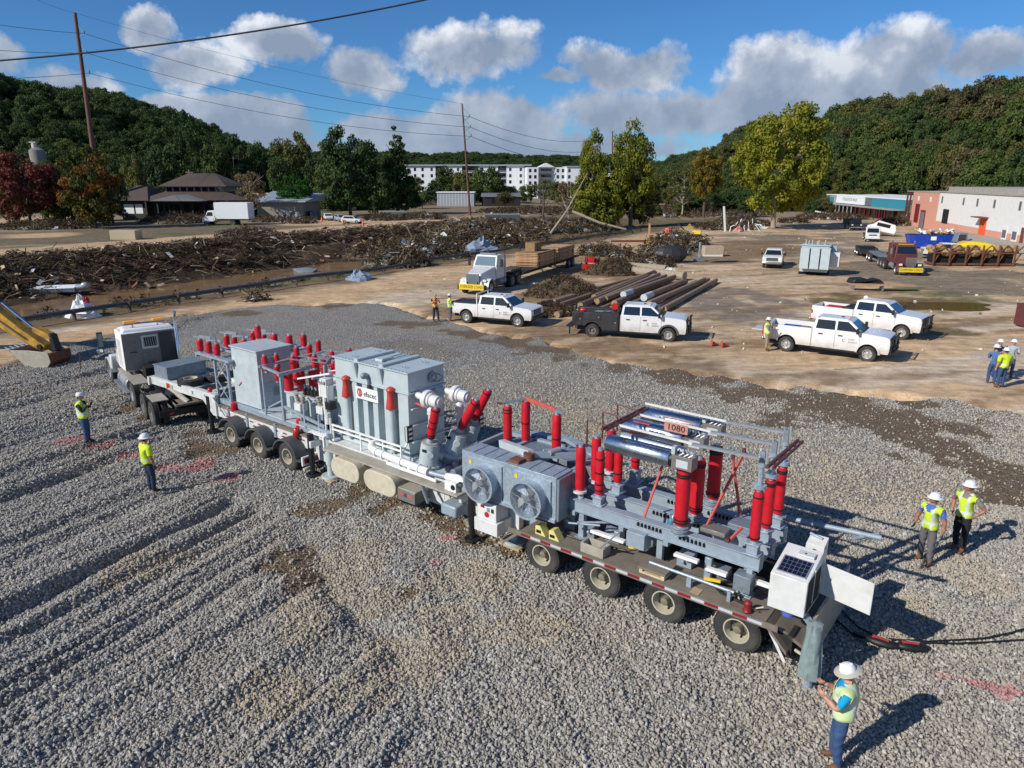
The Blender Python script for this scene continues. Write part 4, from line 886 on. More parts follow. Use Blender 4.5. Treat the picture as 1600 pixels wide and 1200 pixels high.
b = TB(); b.box(5.9, 6.7, 1.5, 1.56, 4.10, 4.12, 'tarp_pink'); b.box(6.7, 7.1, .9, .94, 4.08, 4.1, 'red_orange'); b.build('ribbon_wrap', TR)
b = TB(); b.box(5.95, 6.5, 1.22, 1.235, 3.93, 4.13, 'tarp_pink'); o = b.build('number_plate', TR)
text('1080', .2, 'ink', o, (6.22, -1.215, 4.03), (rad(90), 0, rad(180)), sx=1.1)
for (u, v0, v1) in ((7.32, -.05, 1.85), (3.84, .05, 1.85)):
    b = TB(); b.bar((u, v0, 4.12), (u, v1, 4.12), .05, .06, 'brown_steel'); b.bar((u - .1, v0, 4.12), (u - .1, v1, 4.12), .03, .06, 'brown_steel')
    for k in range(6): vv = v0 + (v1 - v0) * (k + .5) / 6; b.bar((u, vv, 4.13), (u - .1, vv + .1, 4.13), .03, .03, 'brown_steel')
    b.build('shipping_brace', TR)
for (p, q1) in (((6.35, 1.0, 3.3), (6.6, .7, 1.99)), ((6.5, 1.6, 3.3), (6.1, 2.05, 1.99)), ((4.9, 1.8, 3.6), (5.3, 1.0, 1.99)), ((5.3, 2.3, 3.2), (4.95, 2.1, 1.99)), ((4.7, .75, 1.99), (4.5, 1.0, 2.3))):
    b = TB(); b.bar(p, q1, .045, .045, 'red_orange'); b.bar(Vector(p) + Vector((0, 0, .1)), p, .07, .07, 'brown_steel'); b.build('tie_rod', TR)
b = TB(); b.cyl((4.6, 2.55, 2.0), (2.2, 2.7, 2.1), .055, 'frame_grey'); b.cyl((2.7, 2.5, 2.0), (2.3, 2.9, 2.08), .04, 'galv'); b.build('stowed_pole', TR)
b = TB(); b.box(5.7, 6.0, 1.0, 1.5, 2.0, 2.12, 'galv_dark'); b.cyl((6.0, .98, 2.06), (5.92, .9, 2.1), .1, 'alu'); b.box(4.8, 5.35, .85, 1.2, 2.0, 2.1, 'sleeper_grey'); b.box(7.0, 7.4, .8, 1.2, 1.6, 1.75, 'galv_dark'); b.box(4.5, 5.0, 1.5, 1.95, 1.7, 2.05, 'galv_dark'); b.build('drive_box', TR, .008)
# deck-level gear of the breaker
b = TB(); b.box(6.4, 6.85, .38, .72, 1.35, 1.72, 'frame_grey'); b.box(4.0, 4.35, .3, .6, 1.25, 1.6, 'galv_dark'); b.build('gear_case', TR, .01)
b = TB(); b.cyl((6.2, .3, 1.2), (4.3, .28, 1.2), .035, 'galv'); b.cyl((8.1, .3, 1.55), (7.2, .9, 1.6), .03, 'galv'); b.cyl((8.3, .24, 1.5), (7.6, .5, 1.55), .025, 'galv'); b.box(4.35, 4.42, .22, .32, .986, 1.22, 'galv'); b.box(5.2, 5.3, .22, .32, .986, 1.2, 'galv'); b.build('conduit', TR)
for (u0, u1, v, z) in ((7.0, 7.9, .62, 1.28), (5.2, 5.75, .55, 1.45), (4.55, 5.0, .5, 1.4), (3.62, 3.95, .55, 1.45)):
    b = TB(); b.bar((u0, v, z), (u1, v, z), .13, .07, 'white_plain'); b.build('pipe_cover', TR, .01)
b = TB()
for (u, v) in ((5.0, .42), (6.9, .62)): b.bar((u, v, 1.2), (u - .35, v + .02, 1.24), .05, .05, 'yellow')
b.build('yellow_hose', TR)
b = TB(); b.tube([(3.95, .5, 1.3), (3.8, .75, 1.1), (4.1, 1.0, 1.02), (4.6, .9, 1.05), (4.9, .6, 1.03), (4.6, .4, 1.02), (4.3, .35, 1.02), (4.0, .25, 1.05)], .03, 'black', 8); b.tube([(3.7, .3, 1.1), (3.9, .2, 1.02), (4.2, .35, 1.02), (4.4, .7, 1.05)], .018, 'cream', 6); b.tube([(4.3, .12, 1.02), (4.0, .14, 1.02), (3.95, .2, 1.02), (3.75, .2, 1.03)], .014, 'rust', 6); b.build('hose', TR)
b = TB(); b.box(3.9, 6.3, 1.4, 2.0, 1.0, 1.25, 'dark_gap'); b.box(6.5, 8.0, 1.3, 2.1, 1.0, 1.3, 'galv_dark'); b.build('underframe_box', TR, .01)
for k, (u, v, du, dv, dz, m) in enumerate(((4.7, .95, .3, .25, .22, 'galv_dark'), (5.5, .9, .35, .3, .3, 'frame_grey'), (6.1, .85, .2, .3, .4, 'black'), (7.3, .9, .4, .25, .3, 'galv'), (7.9, .75, .25, .2, .35, 'galv_dark'), (8.5, .8, .3, .3, .5, 'galv_dark'), (5.0, .75, .15, .12, .5, 'galv'))): b = TB(); b.box(u, u + du, v, v + dv, .987, .99 + dz, m); b.cyl((u + du / 2, v - .02, 1.0 + dz * .5), (u + du / 2, v - .1, 1.0 + dz * .5), .04, 'galv', n=8); b.build('gear_case', TR, .01)
for (a_, c_) in (((8.4, .35, 1.1), (6.9, .5, 1.15)), ((6.4, .6, 1.02), (4.6, .75, 1.02))): b = TB(); b.tube([a_, ((a_[0] + c_[0]) / 2, a_[1] + .12, a_[2] - .05), c_], .022, 'black', 6); b.build('hose', TR)
# rear equipment box with solar panel, open door
b = TB(); b.hexa([(2.86, -.05, 1.38), (3.54, -.05, 1.38), (3.54, .88, 1.38), (2.86, .88, 1.38), (2.86, -.05, 2.10), (3.54, -.05, 2.10), (3.54, .88, 2.34), (2.86, .88, 2.34)], 'white_dusty'); BOX = b.build('equipment_box', TR, .012)
def roofz(v): return 2.104 + (v + .05) * (.24 / .93)
b = TB(); b.hexa([(2.93, .04, roofz(.04)), (3.47, .04, roofz(.04)), (3.47, .50, roofz(.50)), (2.93, .50, roofz(.50)), (2.93, .04, roofz(.04) + .02), (3.47, .04, roofz(.04) + .02), (3.47, .50, roofz(.50) + .02), (2.93, .50, roofz(.50) + .02)], 'alu')
o = b.build('solar_panel', BOX)
nu, nv = 6, 4
for i in range(nu):
    for j in range(nv):
        ua = 2.95 + i * .50 / nu; ub = ua + .50 / nu - .008; va = .06 + j * .42 / nv; vb = va + .42 / nv - .008; zz = .0235
        b = TB(); b.add([(ua, va, roofz(va) + zz), (ub, va, roofz(va) + zz), (ub, vb, roofz(vb) + zz), (ua, vb, roofz(vb) + zz)], [(0, 1, 2, 3)], 'solar'); b.build('solar_cell', BOX)
b = TB(); b.box(2.95, 3.25, .56, .74, roofz(.65) + .01, roofz(.65) + .05, 'white_dusty'); b.cyl((3.12, .62, roofz(.65) + .05), (3.12, .62, roofz(.65) + .07), .015, 'black'); b.build('vent_cap', BOX)
b = TB(); b.box(2.852, 2.858, .02, .8, 1.44, 2.1, 'dark_gap'); b.box(2.84, 2.858, .35, .37, 1.5, 2.2, 'white_dusty'); b.build('box_opening', BOX)
b = TB(); b.X = Matrix.Translation((2.86, .9, 1.45)) @ Matrix.Rotation(rad(12), 4, 'Z'); b.box(-.98, 0, 0, .03, 0, .66, 'white_dusty'); b.X = None; b.build('open_door', TR, .006)
b = TB(); b.hexa([(3.0, 1.5, 1.5), (3.4, 1.5, 1.5), (3.4, 1.8, 1.5), (3.0, 1.8, 1.5), (3.0, 1.5, 2.12), (3.35, 1.5, 2.12), (3.35, 1.8, 2.22), (3.0, 1.8, 2.22)], 'white_dusty'); b.cyl((3.18, 1.49, 1.98), (3.18, 1.5, 1.98), .06, 'dark_gap'); b.cyl((3.1, 1.7, 2.2), (3.35, 1.7, 2.26), .03, 'galv'); b.build('terminal_box', TR, .03)
b = TB(); b.lathe([(0, .11), (.04, .12), (.16, .12), (.2, .08), (.26, .08)], (3.5, 1.15, 1.5), (3.5, 1.15, 3), 'red_dark', 12); b.build('warning_beacon', TR)
b = TB(); b.hexa([(2.75, .15, .55), (3.4, .15, .85), (3.4, 2.65, .85), (2.75, 2.65, .55), (2.75, .15, .62), (3.4, .15, .92), (3.4, 2.65, .92), (2.75, 2.65, .62)], 'deck'); b.box(2.70, 2.76, .1, 2.7, .3, 1.3, 'beige'); b.box(2.78, 3.3, .9, 1.05, .4, .6, 'frame_grey'); b.box(2.78, 3.3, 1.8, 1.95, .4, .6, 'frame_grey'); b.build('tail_ramp', TR, .008)
b = TB(); b.bar((3.5, .03, .9), (3.12, .05, .25), .03, .06, 'white_dusty'); b.bar((3.0, .2, .5), (2.6, .1, .45), .03, .05, 'cream'); b.build('step_rail', TR)
b = TB(); b.box(3.05, 3.4, .15, .55, .3, .8, 'black_rubber'); b.build('mud_flap', TR)
b = TB(); b.cyl((3.2, .2, 1.2), (3.2, .2, 1.32), .12, 'shirt_blue'); b.cyl((3.2, .2, 1.32), (3.2, .2, 1.36), .13, 'wood'); b.build('filter_bowl', TR)
# cloth wrapped rear leg
b = TB(); G = []; rs = random.Random(5)
for i in range(12):
    z = 1.42 - i * 1.12 / 11; r0 = .13 + .06 * (i / 11); G.append([(2.62 + (r0 + .025 * math.sin(k * 3.1 + i * .25)) * math.cos(k * 6.2832 / 20), -.12 + (r0 + .022 * math.sin(k * 2.4 + i * .3)) * math.sin(k * 6.2832 / 20), z) for k in range(21)])
G.insert(0, [(2.62, -.12, 1.46)] * 21); b.sheet([list(reversed(r)) for r in G], 'cloth_green'); b.cyl((2.62, -.12, .35), (2.62, -.12, .05), .07, 'galv'); b.cyl((2.62, -.12, .05), (2.62, -.12, 0.02), .16, 'galv'); b.bar((2.62, -.12, 1.3), (2.9, .2, 1.3), .1, .1, 'galv'); b.build('wrapped_support_leg', TR, smooth=60)
# ---- switchgear at the front: cabinet, platform, breakers
b = TB(); b.box(21.45, 23.05, .68, 2.05, 1.5, 3.55, 'paint_grey'); b.box(21.4, 23.1, .63, 2.1, 3.55, 3.6, 'paint_grey'); CAB = b.build('switchgear_cabinet', TR, .008)
b = TB(); b.box(21.44, 21.449, .86, 1.6, 3.3, 3.34, 'white_plain'); b.box(21.44, 21.449, .82, .86, 2.95, 3.34, 'white_plain'); b.build('gutter_strip', CAB)
b = TB(); b.box(21.44, 21.449, .75, 2.0, 1.55, 2.45, 'galv'); b.box(21.43, 21.439, 1.2, 1.6, 1.9, 2.2, 'galv_dark'); b.build('cabinet_door', CAB)
b = TB(); b.bar((22.75, .67, 2.15), (22.55, .665, 2.32), .02, .03, 'lamp_red'); b.build('door_handle', CAB)
b = TB(); b.box(17.9, 24.1, .55, .7, 1.3, 1.48, 'galv'); b.box(17.9, 24.1, 2.0, 2.15, 1.3, 1.48, 'galv'); b.box(17.9, 21.4, .5, 2.2, 1.48, 1.52, 'paint_grey')
for u in (18.2, 19.8, 21.5, 22.8, 23.9): b.box(u, u + .1, .6, 2.1, 1.2, 1.3, 'galv')
b.build('equipment_skid', TR, .006)
b = TB()
for v in (.6, 2.3): 
    for u in (23.25, 24.1): b.bar((u, v, 1.26), (u, v, 3.0), .08, .08, 'galv')
    b.bar((23.25, v, 1.4), (24.1, v, 2.2), .03, .04, 'galv'); b.bar((24.1, v, 1.4), (23.25, v, 2.2), .03, .04, 'galv'); b.bar((23.25, v, 2.2), (24.1, v, 3.0), .03, .04, 'galv'); b.bar((24.1, v, 2.2), (23.25, v, 3.0), .03, .04, 'galv')
for v in (.55, 1.45, 2.45): b.box(22.9, 25.2, v - .1, v + .1, 3.0, 3.08, 'galv')
for u in (23.0, 24.0, 25.0): b.box(u, u + .08, .4, 2.7, 2.92, 3.0, 'galv')
b.build('switch_tower', TR)
for v, us in ((.6, (25.0, 24.4, 23.85)), (1.6, (24.9, 24.35, 23.7)), (2.55, (24.6, 23.9, 23.3))):
    for k, u in enumerate(us): insulator(u, v, 3.12, .42, .115)
    b = TB(); b.bar((us[0] - .1, v, 3.68), (us[1] - .25, v, 3.72), .1, .1, 'alu'); b.bar((us[0] + .4, v, 3.62), (us[2], v, 3.66), .04, .04, 'alu'); b.bar((us[1], v, 3.6), (us[2] - .2, v + .1, 3.66), .07, .05, 'galv')
    b.tube([(us[0], v, 3.6), (us[0], v, 3.95), (us[0] - .05, v, 4.02), (us[0] - .07, v, 4.15)], .012, 'alu', 5); b.tube([(us[2], v, 3.6), (us[2] + .05, v, 3.85)], .015, 'galv_dark', 5); b.build('switch_blade', TR)
b = TB(); b.box(21.8, 23.3, 2.2, 3.1, 3.2, 3.27, 'galv'); b.bar((21.9, 2.2, 1.3), (21.9, 2.3, 3.2), .07, .07, 'galv'); b.bar((23.2, 2.2, 1.3), (23.2, 2.3, 3.2), .07, .07, 'galv'); b.build('rear_platform', TR)
for (u, v, L) in ((23.2, 1.9, .45), (22.8, 2.3, .45), (22.3, 2.6, .42), (22.0, 3.0, .42)): insulator(u, v, 3.62 if v < 2.1 else 3.3, L, .12)
# medium voltage bay between the cabinet and the transformer
b = TB(); b.bar((19.85, .5, 1.5), (19.85, .5, 3.1), .09, .09, 'galv'); b.bar((19.85, 2.3, 1.5), (19.85, 2.3, 3.1), .09, .09, 'galv'); b.bar((17.95, .5, 1.5), (17.95, .5, 2.1), .07, .07, 'galv'); b.bar((18.7, .5, 1.5), (18.7, .5, 2.3), .07, .07, 'galv')
b.bar((19.85, .4, 3.1), (19.85, 2.5, 3.1), .1, .1, 'galv'); b.bar((19.85, .5, 3.1), (20.9, .5, 3.2), .07, .07, 'galv'); b.bar((19.85, 2.3, 3.1), (20.9, 2.3, 3.2), .07, .07, 'galv'); b.bar((20.9, .4, 3.2), (20.9, 2.5, 3.2), .08, .08, 'galv'); b.bar((21.35, .6, 1.5), (19.9, .55, 2.2), .05, .05, 'galv'); b.bar((20.9, .5, 3.2), (20.9, .5, 1.5), .06, .06, 'galv')
b.bar((19.85, .5, 2.0), (17.7, .5, 1.75), .05, .1, 'galv'); b.bar((19.0, .5, 1.62), (17.4, .5, 1.62), .08, .1, 'galv'); b.build('bay_frame', TR)
for (u, v, z, L, du, dv) in ((20.95, .7, 3.0, .5, .15, 0), (20.4, .75, 2.75, .5, -.1, -.1), (20.05, 1.15, 3.05, .5, 0, 0), (20.0, 1.2, 2.55, .45, 0, 0), (19.7, 1.75, 3.1, .42, 0, 0), (20.3, 1.5, 2.7, .6, -.1, -.2), (19.6, 2.4, 3.1, .45, 0, 0), (19.9, 2.0, 2.7, .6, -.1, -.2), (19.2, 2.2, 2.7, .6, -.1, -.2),
                         (18.9, 1.5, 3.0, .55, -.05, .0), (18.45, 1.7, 3.05, .5, -.1, 0), (18.15, 2.3, 3.1, .5, -.1, 0), (17.95, 2.9, 3.1, .5, -.1, 0)):
    insulator(u, v, z, L, .10, du, dv)
for (u, v) in ((20.55, 1.25), (20.2, 1.5), (19.85, 1.75)): insulator(u, v, 2.2, .75, .15, cap=False, name='dark_wrapped_bushing')
b = TB(); b.box(18.5, 20.7, 1.15, 2.1, 1.52, 2.22, 'paint_grey'); b.box(18.45, 20.75, 1.1, 2.15, 2.2, 2.26, 'paint_grey'); REG = b.build('regulator_tank', TR, .008)
for k in range(5):
    b = TB(); u = 19.7 - k * .2
    for j in range(4): b.cyl((u, 1.3, 2.27 + j * .06), (u, 1.3, 2.30 + j * .06), .10 - .02 * (j % 2), 'dark_plastic', n=12)
    b.cyl((u, 1.3, 2.5), (u + .05, 1.3, 2.6), .03, 'galv'); b.build('black_bushing', REG)
for k in range(5): b = TB(); b.box(18.6 + k * .4, 18.66 + k * .4, 1.0, 1.15, 1.55, 2.15, 'paint_grey'); b.build('cooling_fin', REG)
for (u, v) in ((19.2, .72), (18.35, .95)):
    b = TB(); b.box(u - .17, u + .17, v - .14, v + .14, 1.95, 2.2, 'white_dusty'); b.box(u - .12, u + .12, v - .1, v + .1, 1.52, 1.95, 'galv')
    for du in (-.12, .13):
        for j in range(5): b.cyl((u + du * (1 + j * .12), v, 2.2 + j * .06), (u + du * (1 + j * .12), v, 2.23 + j * .06), .085 - .02 * (j % 2), 'beige', n=12)
    b.build('instrument_transformer', TR, .008)
b = TB(); b.box(17.95, 18.6, .55, .62, 1.52, 1.8, 'dark_gap'); b.box(18.0, 18.5, .62, .9, 1.52, 1.75, 'dark_gap'); b.build('cable_tray', TR)
for (u, v, z, L, du, dv) in ((21.2, 1.3, 2.9, .5, .1, 0), (20.7, 2.3, 3.2, .45, 0, 0), (21.0, 2.9, 3.2, .45, 0, 0), (19.4, 3.0, 3.1, .45, 0, 0), (20.6, 1.7, 3.25, .42, 0, 0)): insulator(u, v, z, L, .10, du, dv)
b = TB(); b.bar((19.3, 3.0, 3.08), (21.1, 2.9, 3.2), .06, .06, 'galv'); b.bar((20.9, 2.3, 3.2), (20.9, 3.0, 3.2), .08, .08, 'galv'); b.bar((19.5, 2.2, 3.08), (19.5, 3.1, 3.08), .06, .06, 'galv')
for v in (.8, 1.25, 1.75, 2.35): b.tube([(20.5, v, 3.35), (19.9, v + .05, 3.55), (19.0, v + .1, 3.6), (18.2, v + .3, 3.62)], .018, 'galv_dark', 5)
b.build('overhead_conductor', TR)
for k in range(6): b = TB(); b.tube([(11.9 + k * .9, .6, 1.2), (12.3 + k * .9, .52 + .03 * (k % 2), .8 + .1 * (k % 3)), (12.7 + k * .9, .6, 1.2)], .02, 'black', 5); b.build('cable_loop', TR)
b = TB(); b.tube([(18.55, 1.6, 3.7), (18.3, 1.1, 3.5), (18.1, .95, 3.0), (18.15, .9, 2.4)], .045, 'galv_dark', 8); b.build('flexible_lead', TR)
b = TB(); b.box(17.55, 17.85, .55, .85, 2.7, 3.3, 'white_dusty'); b.cyl((17.65, .54, 3.2), (17.65, .5, 3.2), .07, 'alu', n=12); b.cyl((17.78, .54, 3.2), (17.78, .5, 3.2), .07, 'alu', n=12); b.box(17.48, 17.56, .56, .8, 2.55, 3.1, 'alu'); b.tube([(17.72, .6, 2.7), (17.68, .58, 2.3), (17.6, .55, 2.0)], .07, 'white_dusty', 10); b.build('tap_changer_drive', TR, .01)
b = TB(); b.box(17.35, 17.6, .5, .75, 2.35, 2.6, 'black'); b.build('junction_box', TR, .01)
b = TB(); b.cyl((17.5, .5, 1.9), (17.5, .5, 2.25), .09, 'white_dusty'); b.cyl((17.38, .5, 1.5), (17.38, .5, 2.1), .035, 'white_dusty'); b.cyl((17.62, .5, 1.5), (17.62, .5, 2.1), .035, 'white_dusty'); b.box(17.2, 17.8, .45, .7, 1.38, 1.45, 'white_dusty'); b.cyl((17.4, .4, 1.45), (17.4, .4, 1.62), .07, 'galv'); b.tube([(17.4, .3, 1.5), (17.3, .25, 1.5)], .02, 'lamp_red', 6); b.build('drain_valve', TR)
b = TB(); b.bar((17.5, .7, 3.48), (19.2, .7, 3.02), .05, .05, 'white_plain'); b.bar((17.5, 1.6, 3.48), (19.2, 1.6, 3.02), .05, .05, 'white_plain'); b.bar((18.3, .6, 3.2), (18.3, 3.1, 3.0), .06, .06, 'galv'); b.box(17.45, 18.6, 1.0, 3.2, 2.9, 2.96, 'white_plain'); b.bar((18.6, 1.1, 1.5), (18.6, 1.1, 2.9), .07, .07, 'white_plain'); b.bar((18.6, 2.9, 1.5), (18.6, 2.9, 2.9), .07, .07, 'white_plain'); b.hexa([(18.7, 1.7, 1.5), (18.75, 2.7, 1.5), (18.9, 2.7, 1.5), (18.9, 1.7, 1.5), (18.7, 1.7, 3.0), (18.75, 2.3, 3.0), (18.9, 2.3, 3.0), (18.9, 1.7, 3.0)], 'tank_grey'); b.build('bushing_rack', TR)
b = TB(); b.box(17.5, 18.3, .3, .62, 1.48, 1.52, 'white_plain'); b.box(17.6, 17.66, .35, .4, 1.0, 1.48, 'white_plain'); b.box(18.1, 18.25, .35, .45, 1.28, 1.48, 'white_plain'); b.build('side_step', TR)
# ---- loose things lying on the trailer
def ontrailer(name, label, cat, b, group=None, bevel=.006):
    o = b.build(name, None, bevel); tag(o, label, cat, group); o.location = TR_O; o.rotation_euler = (0, 0, TA); return o
for (u, lab) in ((9.02, 'yellow wheel chock on the deck, the one nearer the deck end under the left fan'), (8.62, 'yellow wheel chock on the deck, the one nearer the grey breaker frame')):
    b = TB(); b.prism([(u - .15, .99), (u + .15, .99), (u + .15, 1.2), (u + .02, 1.24)], .12, .34, 'chock', 'y'); b.box(u - .02, u + .12, .112, .119, 1.04, 1.12, 'dark_gap'); ontrailer('wheel_chock', lab, 'wheel chock', b, 'yellow wheel chocks on the trailer deck')
b = TB(); b.box(7.25, 7.85, .08, .12, .988, 1.22, 'beige'); b.box(7.25, 7.85, .38, .42, .988, 1.22, 'beige'); b.box(7.25, 7.29, .12, .38, .988, 1.22, 'beige'); b.box(7.81, 7.85, .12, .38, .988, 1.22, 'beige'); b.box(7.29, 7.81, .12, .38, .988, 1.0, 'rubble'); b.bar((7.35, .1, 1.22), (6.95, .3, 1.7), .03, .03, 'galv_dark')
ontrailer('wooden_crate', 'open beige crate of bits on the rear deck edge below the grey beam', 'crate', b)
b = TB(); b.box(5.75, 6.35, .1, .62, .988, 1.03, 'wood_pale'); b.box(5.75, 5.83, .1, .62, 1.03, 1.10, 'wood_pale'); b.box(6.27, 6.35, .1, .62, 1.03, 1.10, 'wood_pale'); b.box(5.72, 6.38, .08, .64, 1.10, 1.15, 'deck'); ontrailer('wood_blocking', 'stack of timber blocking with dark top on the trailer deck', 'timber', b)
b = TB(); b.box(4.95, 5.15, .05, .3, .99, 1.0, 'wood_pale'); ontrailer('work_gloves', 'pale crumpled gloves lying near the trailer deck edge', 'gloves', b); 
b = TB(); b.lathe([(0, .09), (.03, .1), (.06, .08), (.2, .085), (.24, .05)], (3.95, .12, .99), (3.95, .12, 2), 'red_dark', 12); ontrailer('safety_lantern', 'dark red lantern standing at the corner of the trailer deck', 'lantern', b, bevel=0)
b = TB(); b.lathe([(0, .08), (.02, .095), (.4, .095), (.48, .05), (.5, .035), (.58, .035)], (6.15, 1.15, 1.45), (6.15, 1.15, 3), 'logo_teal', 14); b.cyl((6.15, 1.15, 1.5), (6.15, 1.15, 1.7), .097, 'refl_white'); ontrailer('gas_cylinder', 'small blue gas cylinder standing between the grey breaker beams', 'gas cylinder', b, bevel=0)
TY = bpy.data.meshes.new('x')
for (u, v, lab) in ((26.55, .85, 'black spare tyre lying flat on the gooseneck, the nearer one'), (26.35, 1.85, 'black spare tyre lying flat on the gooseneck, the farther one')):
    t = thing('spare_tyre', lab, 'tyre', TW(u, v, 1.62), 0, 'spare tyres on the gooseneck'); t.rotation_euler = (rad(90), 0, 0)
    part('tyre', WT[0], t); part('rim', WT[1], t)
# ================================================================ VEHICLES  (x forward, y left, z up)
def arc(cx, cz, r, a0, a1, n=10): return [(cx + r * math.cos(rad(a0 + (a1 - a0) * i / n)), cz + r * math.sin(rad(a0 + (a1 - a0) * i / n))) for i in range(n + 1)]
PW = wheel_meshes(.42, .27, 'rim_alu', .60, dish=.3); PWD = wheel_meshes(.42, .24, 'rim_steel', .54, dish=.4)
SW = wheel_meshes(.52, .28, 'rim_alu', .55, dish=.35); SD = wheel_meshes(.52, .27, 'rim_steel', .55, dish=.6)
def greenhouse(b, xb0, xb1, xt0, xt1, yb, yt, z0, z1, m): return b.hexa([(xb0, -yb, z0), (xb1, -yb, z0), (xb1, yb, z0), (xb0, yb, z0), (xt0, -yt, z1), (xt1, -yt, z1), (xt1, yt, z1), (xt0, yt, z1)], m)
def pickup(label, loc, rz, wb=3.75, hd=0., paint='white_paint', bed='open', group='white utility pickups', logo=True, flare=False, guard=False, cat='pickup truck', seam=True, low=1.):
    t = thing('pickup_truck', label, cat, loc, rz, group)
    F, R = wb / 2, -wb / 2; fx = F + 1.0; rx = R - 1.25; z0 = .48; bl = 1.27 + hd; W2 = 1.0; zc = 1.88 + hd
    cf = F - .42                                   # base of the windscreen
    cb = cf - 2.45; ar = .52
    body = [(cb, z0)] + [(F - ar, z0)] + arc(F, .44, ar, 180, 0, 12)[0:] + [(F + ar, z0 + .02), (fx - .04, z0 + .02), (fx, .62), (fx + .02, .95 + hd * .5), (fx - .03, 1.16 + hd), (fx - .22, 1.24 + hd), (cf + .1, bl + .06), (cb, bl + .02)]
    b = B(); b.prism(body, -W2, W2, paint, 'y'); 
    greenhouse(b, cb + .03, cf + .12, cb + .12, cf - .62, .94, .77, bl + .0, zc, paint)
    b.box(cb + .3, cf - .75, -.6, .6, zc, zc + .03, paint)
    bo = b.build('body', t, .045, smooth=40)
    b = B(); b.box(rx + .25, fx - .3, -.72, .72, .38, .62, 'black'); b.box(R - .6, R + .6, -.74, .74, .6, .95, 'dark_gap'); b.box(F - .5, F + .5, -.74, .74, .6, 1.0, 'dark_gap'); b.build('chassis', t)
    b = B()
    greenhouse(b, cf + .10, cf + .11, cf - .60, cf - .59, .80, .68, bl + .05, zc - .05, 'glass'); b.X = None
    # windscreen as a panel just outside the sloping face
    b = B(); b.add([(cf + .115, -.84, bl + .05), (cf + .115, .84, bl + .05), (cf - .565, .70, zc - .05), (cf - .565, -.70, zc - .05)], [(0, 1, 2, 3)], 'glass'); b.build('windscreen', t)
    b = B(); b.add([(cb + .03 - .008, -.80, bl + .08), (cb + .03 - .008, .80, bl + .08), (cb + .105, .66, zc - .06), (cb + .105, -.66, zc - .06)], [(3, 2, 1, 0)], 'glass'); b.build('rear_window', t)
    for s in (-1, 1):
        def yy(z): return s * (.94 - .17 * (z - bl) / (zc - bl) + .008)
        za, zb_ = bl + .06, zc - .07
        for (a0, a1, b1, b0) in ((cb + .17, cb + 1.15, cb + 1.13, cb + .23), (cb + 1.25, cf - .08, cf - .70, cb + 1.24)):
            b = B(); v = [(a0, yy(za), za), (a1, yy(za), za), (b1, yy(zb_), zb_), (b0, yy(zb_), zb_)]
            b.add(v, [(0, 1, 2, 3) if s < 0 else (3, 2, 1, 0)], 'glass'); b.build('side_window', t)
        b = B()
        for x in (cb + .03, cb + 1.2, cf - .02): b.box(x - .006, x + .006, s * (W2 + .001) - .002, s * (W2 + .001) + .002, z0 + .05, bl, 'dark_gap')
        b.build('door_seam', t)
        for x in (cb + .35, cb + 1.35): b = B(); b.box(x, x + .22, s * 1.0, s * 1.035, bl - .22, bl - .17, 'black'); b.build('door_handle', t)
        b = B(); b.bar((cf - .12, s * .97, bl + .08), (cf - .12, s * 1.12, bl + .1), .06, .05, 'black'); b.box(cf - .19, cf - .06, min(s * 1.1, s * 1.3), max(s * 1.1, s * 1.3), bl + .02, bl + .3, 'black'); b.build('mirror', t, .015)
        b = B(); b.box(cb + .1, cf + .15, min(s * .92, s * 1.1), max(s * .92, s * 1.1), .40, .46, 'black'); b.build('side_step', t)
        b = B(); zz = .86 + hd * .6; b.box(fx - .14, fx + .012, min(s * .62, s * 1.008), max(s * .62, s * 1.008), zz, zz + .24, 'lamp_clear'); b.build('headlight', t, .02)
        if flare or guard:
            for cx in (F,): b = B(); v = arc(cx, .44, ar + .09, 0, 180, 12) + arc(cx, .44, ar - .01, 180, 0, 12); b.prism(v, min(s * 1.0, s * 1.05), max(s * 1.0, s * 1.05), 'fender_grey' if flare else paint, 'y'); b.build('fender_flare', t)
    b = B(); b.box(fx - .02, fx + .03, -.6, .6, .80 + hd * .5, 1.12 + hd, 'black')
    for k in range(4): b.box(fx + .03, fx + .04, -.56, .56, .80 + hd * .5 + k * .07, .825 + hd * .5 + k * .07, 'galv_dark')
    b.build('grille', t)
    b = B(); b.box(fx - .1, fx + .14, -.98, .98, .50, .74, 'black' if (flare or guard or logo) else 'chrome'); b.build('front_bumper', t, .04)
    if guard:
        b = B()
        for y in (-.75, -.35, .35, .75): b.bar((fx + .2, y, .5), (fx + .16, y, 1.22 + hd), .06, .06, 'black')
        for z in (.6, .85, 1.2 + hd): b.bar((fx + .2, -.95, z), (fx + .2, .95, z), .06, .06, 'black')
        for s in (-1, 1): b.tube([(fx + .18, s * .75, .6), (fx + .1, s * 1.0, .65), (fx + .08, s * 1.0, 1.15 + hd), (fx + .18, s * .75, 1.22 + hd)], .03, 'black', 8)
        b.build('push_bar', t)
    for x in (cf - .9, cf - 1.2): 
        if logo: b = B(); b.box(x, x + .14, -.06, .06, zc + .02, zc + .07, 'amber_lens' if x > cf - 1 else 'black'); b.build('roof_beacon', t, .01)
